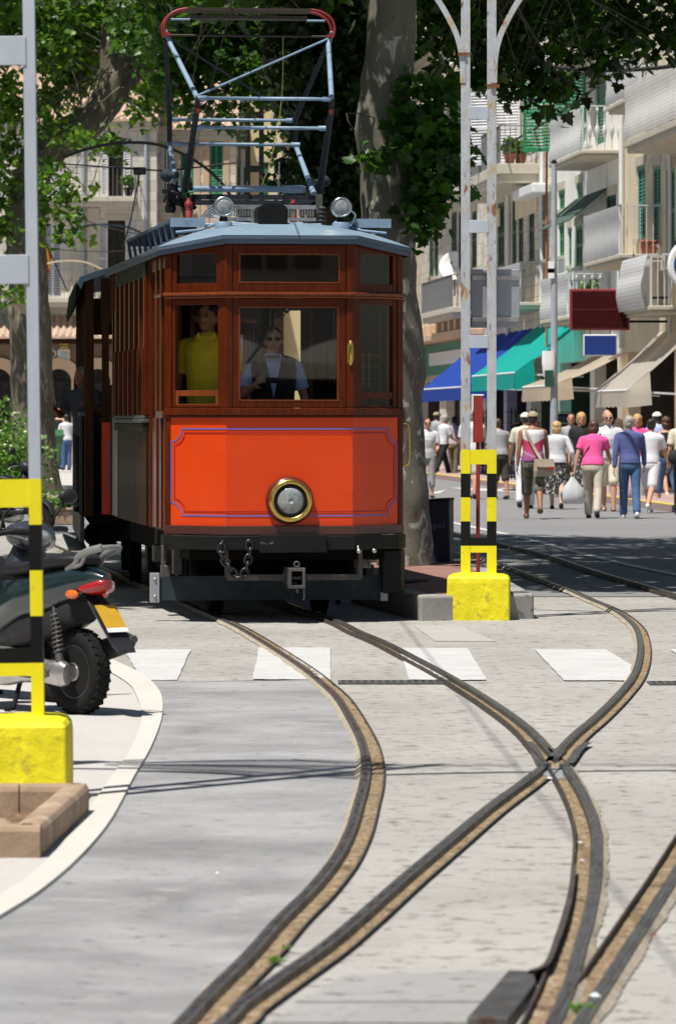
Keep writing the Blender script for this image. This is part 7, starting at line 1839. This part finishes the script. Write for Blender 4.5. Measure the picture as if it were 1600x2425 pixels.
    if vest:
        mb = MB(); torso(mb, .032, .88, 1.44, .1)
        for sx in (-1, 1): limb(mb, [T3(sx * .07 * bw, -.01, 1.385), T3(sx * .150 * bw, -.012, 1.366)], [.076, .074])
        v = fuse(mb, 'vest', vest, t, voxel, 2)
        mb = MB(); mb.loft([[T3(-.062, .150, 1.40), T3(.062, .150, 1.40), T3(0, .168, 1.08)], [T3(-.068, .09, 1.43), T3(.068, .09, 1.43), T3(0, .12, 1.08)]], True, False); mb.build('shirt_front', M[top], t)
    if bottom:
        kind, mt = bottom; mb = MB()
        base = [(.985, .152 * hip, .118, -.006), (.92, .168 * hip, .128, -.012), (.86, .170 * hip, .128, -.014), (.80, .150 * hip, .118, -.012)]
        mb.loft([ring(T3(0, y, z), rx, ry, 18, rot3) for z, rx, ry, y in base], True, True)
        for i, sx in enumerate((-1, 1)):
            h_, kn, an = J['leg%d' % i]
            if kind == 'trousers': limb(mb, [h_, h_.lerp(kn, .5), kn, kn.lerp(an, .5), kn.lerp(an, .97)], [.102 * hip, .090, .074, .070, .068])
            elif kind == 'capri': limb(mb, [h_, h_.lerp(kn, .5), kn, kn.lerp(an, .55)], [.104 * hip, .090, .072, .066])
            elif kind == 'shorts': limb(mb, [h_, h_.lerp(kn, .5), kn.lerp(h_, .02)], [.108 * hip, .098, .092])
            elif kind == 'long_shorts': limb(mb, [h_, h_.lerp(kn, .5), kn, kn.lerp(an, .18)], [.108 * hip, .098, .088, .088])
        if kind == 'skirt':
            c0, c1_ = T3(0, -.01, .93), (J['leg0'][1] + J['leg1'][1]) / 2 + Vector((0, 0, -.20)); q = []
            for u in (0, .3, .6, .85, 1): q.append([c0.lerp(c1_, u) + Vector(((.165 * hip + .07 * u) * math.cos(2 * math.pi * j / 28) * (1 + .05 * u * math.cos(j * 2.2)), (.125 + .10 * u) * math.sin(2 * math.pi * j / 28) * (1 + .05 * u * math.cos(j * 2.2)), 0)) for j in range(28)])
            mb.loft(q, True, True)
        fuse(mb, 'skirt' if kind == 'skirt' else ('shorts' if 'shorts' in kind else 'trousers'), mt, t, voxel, 2)
        for i in (0, 1):
            mb = MB(); f = J['foot%d' % i]
            if shoes == 'sandal': mb.ell((0, .055, -.068), (.046, .128, .012), 14, 6, f); mb.tube([f @ Vector((-.044, .09, -.05)), f @ Vector((-.03, .09, -.012)), f @ Vector((.03, .09, -.012)), f @ Vector((.044, .09, -.05))], .010, 6)
            else: mb.ell((0, .058, -.046), (.047, .128, .036), 14, 8, f); mb.ell((0, -.014, -.040), (.040, .052, .042), 12, 8, f); mb.ell((0, .05, -.068), (.048, .13, .014), 14, 6, f)
            mb.build('shoe', M[shoes], t)
    # hair
    st, hm = hair; mb = MB()
    if st == 'bald': mb.ell((0, -.022, -.004), (.079, .082, .074), 16, 10, HM)
    elif st == 'short': mb.ell((0, -.016, .034), (.081, .092, .092), 18, 12, HM); mb.ell((0, -.040, -.015), (.072, .062, .070), 14, 10, HM)
    elif st == 'bob': mb.ell((0, -.016, .036), (.094, .100, .098), 18, 12, HM); mb.ell((0, -.042, -.035), (.098, .076, .088), 16, 10, HM); mb.ell((0, -.050, -.075), (.086, .060, .062), 14, 8, HM)
    elif st == 'tied': mb.ell((0, -.016, .034), (.082, .093, .092), 18, 12, HM); mb.ell((0, -.10, .03), (.045, .05, .05), 12, 8, HM); mb.ell((.04, -.09, .085), (.05, .045, .045), 12, 8, HM)
    elif st == 'cap': mb.ell((0, -.022, -.012), (.079, .080, .072), 16, 10, HM)
    for i, v in enumerate(mb.v):
        mb.v[i] = v + Vector((noise.noise(v * 34), noise.noise(v * 34 + Vector((4, 0, 0))), noise.noise(v * 34 + Vector((0, 4, 0))))) * .017
    fuse(mb, 'hair', 'hairdark' if st == 'cap' else hm, t, .009, 1)
    if st == 'cap':
        mb = MB(); q = []
        for u in range(7): a = u / 6 * math.pi / 2; q.append([HM @ Vector(((.090 + .006 * math.sin(u)) * math.cos(a) * math.cos(2 * math.pi * j / 24), -.006 + .104 * math.cos(a) * math.sin(2 * math.pi * j / 24), .030 + .086 * math.sin(a))) for j in range(24)])
        mb.loft(q, True, True); mb.ell((0, .105, .034), (.066, .068, .009), 14, 6, HM); mb.build('cap', M[hm], t)
    if face or glasses:
        for sx in (-1, 1):
            mb = MB()
            if glasses: mb.ell((sx * .032, .088, .012), (.027, .014, .019), 12, 8, HM)
            else: mb.ell((sx * .030, .088, .012), (.013, .007, .007), 10, 6, HM)
            mb.build('lens' if glasses else 'eye', M['eye'], t)
        if glasses: mb = MB(); mb.tube([HM @ Vector((-.08, -.0, .014)), HM @ Vector((-.055, .082, .016)), HM @ Vector((.055, .082, .016)), HM @ Vector((.08, 0, .014))], .004, 6); mb.build('glasses_frame', M['eye'], t)
        mb = MB(); mb.ell((0, .097, -.046), (.022, .006, .006), 10, 6, HM); mb.build('mouth', M['lip'], t)
        if not glasses:
            for sx in (-1, 1): mb = MB(); mb.ell((sx * .031, .090, .030), (.019, .006, .004), 10, 6, HM); mb.build('eyebrow', M['hairbrown'], t)
    t['_k'] = k; del t['_k']
    bpy.context.view_layer.update()
    J['M'] = Matrix.Translation(loc) @ Matrix.Rotation(rz, 4, 'Z') @ Matrix.Scale(k, 4)
    return t, J
def spot(px, py, z=0): return tuple(gr(px, py, z))
AW, TO = 0.0, math.pi      # walking away / towards the camera
W = {}
_, W['vest'] = person('man in a white, pink and purple vest, khaki cap and camouflage shorts walking away', spot(1261, 1228), R(2), 1.76, 'skintan', 'tank', 0, ('long_shorts', 'camo'), ('cap', 'khaki cap'), 'sandal', ((14, 2), (-18, 26)), ((-12, 9, 10), (12, 9, 22)), 3, 1.04)
person('person in a cream shirt and white hat half hidden behind the man in the vest', spot(1243, 1204), R(-6), 1.74, 'skin', 'cream cotton', .5, ('trousers', 'white cotton'), ('cap', 'white hat'), 'shoe', ((-16, 12), (12, 4)), ((8, 12, 20), (-6, 10, 15)), 3, 1.1)
person('blond woman in a white cardigan and black and white floral skirt walking away', spot(1317, 1205), R(-4), 1.58, 'skinpale', 'white cotton', .9, ('skirt', 'floral'), ('bob', 'hairblond'), 'shoe', ((18, 8), (-16, 14)), ((10, 8, 20), (-16, 22, 30)), 3, 1.1, 1.12, hem=.90)
person('blond woman in a black top coming towards the camera behind the pink one', spot(1375, 1190), R(184), 1.73, 'skin', 'black cloth', .4, ('skirt', 'floral'), ('bob', 'hairblond'), 'shoe', ((10, 4), (-8, 12)), ((4, 8, 22), (-4, 8, 14)), 2, 1.0, face=True)
_, W['pink'] = person('woman in a bright pink top and beige trousers leaning forward, brown hair', spot(1403, 1227), R(-8), 1.62, 'skin', 'pink cotton', .42, ('trousers', 'beige trousers'), ('bob', 'hairbrown'), 'shoe', ((16, 4), (-16, 14)), ((-12, 16, 6), (18, 12, 50)), 13, 1.1, 1.12, hem=.90)
_, W['polo'] = person('balding man in a white polo shirt and sunglasses walking towards the camera with a stick', spot(1440, 1210), R(176), 1.75, 'skin', 'white cotton', .5, ('shorts', 'cream cotton'), ('bald', 'hairgrey'), 'sandal', ((14, 4), (-10, 14)), ((6, 9, 14), (14, 9, 34)), 2, 1.1, glasses=True, collar=True)
person('man in a charcoal shirt whose head shows above the balding man', spot(1433, 1182), R(200), 1.80, 'skin', 'charcoal shirt', .5, ('trousers', 'grey trousers'), ('bald', 'hairgrey'), 'shoe', face=True)
_, W['denim'] = person('grey haired man in a blue denim shirt and jeans walking away', spot(1490, 1227), R(3), 1.68, 'skin', 'denim shirt', 1.0, ('trousers', 'jeans'), ('short', 'hairgrey'), 'whiteshoe', ((15, 3), (-14, 12)), ((-14, 9, 8), (14, 10, 18)), 7, 1.12, hem=.91, collar=True)
_, W['white'] = person('dark haired man in a white polo shirt and white shorts walking away', spot(1537, 1214), R(-18), 1.68, 'skin', 'white cotton', .5, ('shorts', 'white cotton'), ('short', 'hairdark'), 'whiteshoe', ((26, 8), (-22, 22)), ((-18, 9, 6), (20, 10, 24)), 10, 1.06, hem=.90)
person('blond woman in a pink top facing the camera between two men', spot(1509, 1188), R(170), 1.70, 'skin', 'pink cotton', .4, ('trousers', 'grey trousers'), ('bob', 'hairblond'), 'shoe', face=True)
person('bare shouldered woman in rolled blue jeans at the right', spot(1578, 1195), R(30), 1.66, 'skin', 'black cloth', 0, ('capri', 'jeans'), ('bob', 'hairbrown'), 'whiteshoe', ((14, 4), (-12, 14)), ((10, 10, 20), (-8, 10, 10)), 4)
_, W['cream'] = person('man in a cream shirt and black trousers cut by the right edge', spot(1618, 1218), R(4), 1.72, 'skin', 'cream cotton', .5, ('trousers', 'black cloth'), ('short', 'hairgrey'), 'shoe', ((10, 4), (-8, 8)), ((-4, 8, 24), (6, 8, 20)), 4, 1.12)
person('woman in a white tee and sunglasses next to the plane tree trunk', spot(1011, 1179), R(186), 1.62, 'skin', 'white cotton', .5, ('capri', 'grey trousers'), ('short', 'hairbrown'), 'shoe', ((8, 2), (-6, 8)), ((4, 8, 70), (6, 8, 68)), 2, 1.1, 1.08, glasses=True, hem=.88)
person('grey haired man in a white shirt and black trousers striding to the right', spot(1048, 1131), R(-58), 1.74, 'skin', 'white cotton', .5, ('trousers', 'black cloth'), ('short', 'hairgrey'), 'shoe', ((20, 4), (-20, 8)), ((12, 8, 40), (18, 8, 44)), 6, 1.12, hem=.90)
person('man in a khaki cap behind the woman in sunglasses', spot(1030, 1127), R(-50), 1.80, 'skin', 'grey shirt', .5, ('trousers', 'khaki cloth'), ('cap', 'khaki cap'), 'shoe')
person('person in a pinkish shirt and brown trousers behind the striding man', spot(1074, 1130), R(-20), 1.66, 'skin', 'pink grey shirt', .5, ('trousers', 'khaki cloth'), ('short', 'hairdark'), 'shoe', ((8, 4), (-8, 6)))
person('man in a white shirt and pale shorts seen behind the rusty mast', spot(1117, 1181), R(-12), 1.80, 'skin', 'white cotton', .5, ('shorts', 'beige trousers'), ('short', 'hairgrey'), 'shoe', ((10, 4), (-12, 8)), ((6, 8, 40), (22, 10, 54)), 3, 1.1, hem=.90)
person('person in a grey white shirt and dark shorts standing right of the mast legs', spot(1183, 1182), R(24), 1.62, 'skin', 'grey shirt', .5, ('long_shorts', 'dark shorts'), ('short', 'hairbrown'), 'shoe', ((4, 2), (-10, 4)), ((10, 8, 50), (4, 8, 20)), 10, 1.15, hem=.90)
person('person in dark clothes standing in the shade of the turquoise awning', spot(1228, 1140), R(120), 1.66, 'skin', 'charcoal shirt', .5, ('trousers', 'black cloth'), ('short', 'hairdark'), 'shoe')
person('ginger haired woman in a dark low backed top beside the green bin', (at(139, 1100, 138).x, 138, .10), R(-30), 1.80, 'skinpale', 'black cloth', 0, ('trousers', 'jeans'), ('tied', 'hairginger'), 'shoe')
person('person in a white shirt standing right of the ginger woman', (at(158, 1100, 136).x, 136, .10), R(20), 1.62, 'skin', 'white cotton', .9, ('trousers', 'jeans'), ('short', 'hairdark'), 'shoe', ((2, 0), (-2, 0)), ((6, 14, 10), (4, 12, 10)))
person('man in a grey shirt deep in the crowd just left of the woman in pink', spot(1352, 1178), R(172), 1.76, 'skin', 'grey shirt', .5, ('trousers', 'khaki cloth'), ('short', 'hairdark'), 'shoe', ((20, 4), (-18, 20)), ((14, 8, 20), (-14, 8, 14)), 3, face=True)
person('woman in a cream shirt far back between two men in the crowd', spot(1466, 1176), R(150), 1.62, 'skinpale', 'cream cotton', .5, ('capri', 'beige trousers'), ('bob', 'hairgrey'), 'shoe', ((16, 4), (-16, 16)), face=True)
person('man in a pale blue shirt and white cap far back at the right', spot(1556, 1184), R(10), 1.78, 'skin', 'shirtb', .5, ('shorts', 'khaki cloth'), ('cap', 'white hat'), 'whiteshoe', ((18, 4), (-18, 18)))
person('small far off person in a pink grey top under the beige awning', spot(1270, 1160), R(60), 1.62, 'skin', 'pink grey shirt', .5, ('trousers', 'jeans'), ('bob', 'hairbrown'), 'shoe', ((16, 4), (-16, 16)))
# on board
def on_tram(u, v, z=.775): m = Matrix.Translation((-.331, 37.2, 0)) @ Matrix.Rotation(R(7), 4, 'Z'); return tuple(m @ Vector((u, v, z)))
person('tram driver in a navy vest over a pale blue shirt at the front window', on_tram(-.02, 1.02), R(183), 1.60, 'skin', 'shirtb', .52, ('trousers', 'black cloth'), ('short', 'hairdark'), 'shoe', ((2, 0), (-2, 0)), ((-4, 16, 24), (16, 14, 100)), 1, 1.12, glasses=True, voxel=.0065, fine=True, vest='navyvest', collar=True, group='people on the tram')
person('man in a mustard yellow shirt standing beside the driver', on_tram(-.54, 1.12), R(168), 1.80, 'skintan', 'shirty', .52, ('trousers', 'black cloth'), ('short', 'hairdark'), 'shoe', ((2, 0), (-2, 0)), ((4, 9, 14), (2, 9, 14)), 2, 1.14, face=True, voxel=.009, collar=True, group='people on the tram', head_turn=-12)
person('grey haired passenger leaning out of the side of the trailer', (at(183, 988, 45.9).x + .10, 45.9, .72), R(150), 1.42, 'skintan', 'charcoal shirt', .5, ('trousers', 'black cloth'), ('short', 'hairgrey'), 'shoe', ((2, 0), (-2, 0)), ((30, 30, 80), (30, 12, 80)), 10, 1.1, group='people on the tram')

# things carried
def held(name, label, cat, loc, rz=0): return thing(name, label, cat, tuple(loc), rz)
def strap(mb, pts, w=.035):
    P = spline(pts, 5)
    for a, b in zip(P, P[1:]): mb.bar(a, b, w, .008, (0, 1, 0))
m = W['vest']['M']; p = m @ Vector((.15, -.20, .80)); g = held('shoulder_bag', 'beige canvas shoulder bag with a red flap edge on the man in the vest', 'bag', p, R(18))
mb = MB(); mb.loft([[(-.15, -.06, -.14), (.15, -.06, -.14), (.15, .06, -.14), (-.15, .06, -.14)], [(-.16, -.085, -.05), (.16, -.085, -.05), (.16, .06, -.05), (-.16, .06, -.05)], [(-.15, -.05, .14), (.15, -.05, .14), (.15, .05, .14), (-.15, .05, .14)]], True, False); mb.build('body', M['bag canvas'], g, bevel=.02)
mb = MB(); mb.add([(-.155, -.06, .145), (.155, -.06, .145), (.162, -.098, -.0), (-.158, -.098, .02), (-.155, -.05, .14), (.155, -.05, .14), (.162, -.090, -.0), (-.158, -.090, .02)], [(0, 1, 2, 3), (4, 5, 6, 7), (2, 3, 7, 6), (0, 3, 7, 4), (1, 2, 6, 5)]); mb.build('flap', M['bag canvas'], g)
mb = MB(); mb.box(.0, .15, -.105, -.099, -.035, .015); mb.build('red_patch', M['redpost'], g)
gi = Matrix.Translation(p) @ Matrix.Rotation(R(18), 4, 'Z'); gi = gi.inverted(); mb = MB(); strap(mb, [Vector((-.05, -.03, .13)), gi @ (m @ Vector((.0, -.145, 1.12))), gi @ (m @ Vector((-.10, -.12, 1.34))), gi @ (m @ Vector((-.13, -.02, 1.43)))], .045); mb.build('strap', M['bag canvas'], g)
def plastic_bag(label, loc, w, h, mat):
    g = held('carrier_bag', label, 'carrier bag', loc); mb = MB(); q = []
    for u, k, d in ((0, .75, .6), (.1, .98, .9), (.35, 1, 1), (.62, .8, .75), (.85, .36, .35), (1, .16, .2)): q.append([(w / 2 * k * math.cos(2 * math.pi * j / 20) * (1 + .09 * math.sin(j * 3.1 + u * 5)), w * .28 * d * math.sin(2 * math.pi * j / 20) * (1 + .1 * math.cos(j * 2.3)), -h + h * u) for j in range(20)])
    mb.loft(q, True, True); mb.build('bag', M[mat], g); mb = MB(); mb.tube([(-.02, 0, -.02), (-.025, 0, .05), (0, 0, .07), (.025, 0, .05), (.02, 0, -.02)], .008, 6); mb.build('handles', M[mat], g)
def hand(k, i): a = W[k]['arm%d' % i]; return W[k]['M'] @ (a[2] + a[3] * .10)
h_ = hand('pink', 0); plastic_bag('white plastic carrier bag in the left hand of the woman in pink', h_ + Vector((-.02, 0, -.03)), .38, .44, 'plasticbag')
m = W['pink']['M']; mb = MB(); strap(mb, [m @ Vector((-.16, -.02, 1.05)), m @ Vector((-.07, -.06, 1.20)), m @ Vector((.05, .02, 1.36)), m @ Vector((.12, .14, 1.44))], .03); tag(mb.build('bag_strap', M['black']), 'thin dark strap across the back of the woman in pink', 'strap')
h_ = hand('white', 0); plastic_bag('pink plastic carrier bag hanging between the denim man and the man in white shorts', h_ + Vector((-.04, 0, -.03)), .26, .42, 'pink plastic')
h_ = hand('polo', 1); mb = MB(); mb.tube([(0, 0, .06), (.0, -.02, -.3), (-.02, -.06, -h_.z + .01)], [.014, .011, .010], 8); mb.tube([(-.06, .02, .075), (0, 0, .075), (.05, -.01, .06)], .014, 8); tag(mb.build('walking_stick', M['iron'], loc=h_), 'dark walking stick held by the balding man in the polo shirt', 'walking stick')
m = W['cream']['M']; p = m @ Vector((-.10, -.16, .95)); g = held('shoulder_bag', 'black bag slung on the man cut by the right edge', 'bag', p); mb = MB(); mb.ell((0, 0, 0), (.20, .09, .14), 16, 10); mb.build('body', M['black cloth'], g, bevel=.0); mb = MB(); strap(mb, [Vector((-.06, -.02, .12)), Vector((.06, -.06, .30)), Vector((.12, .02, .52))], .04); mb.build('strap', M['black cloth'], g)
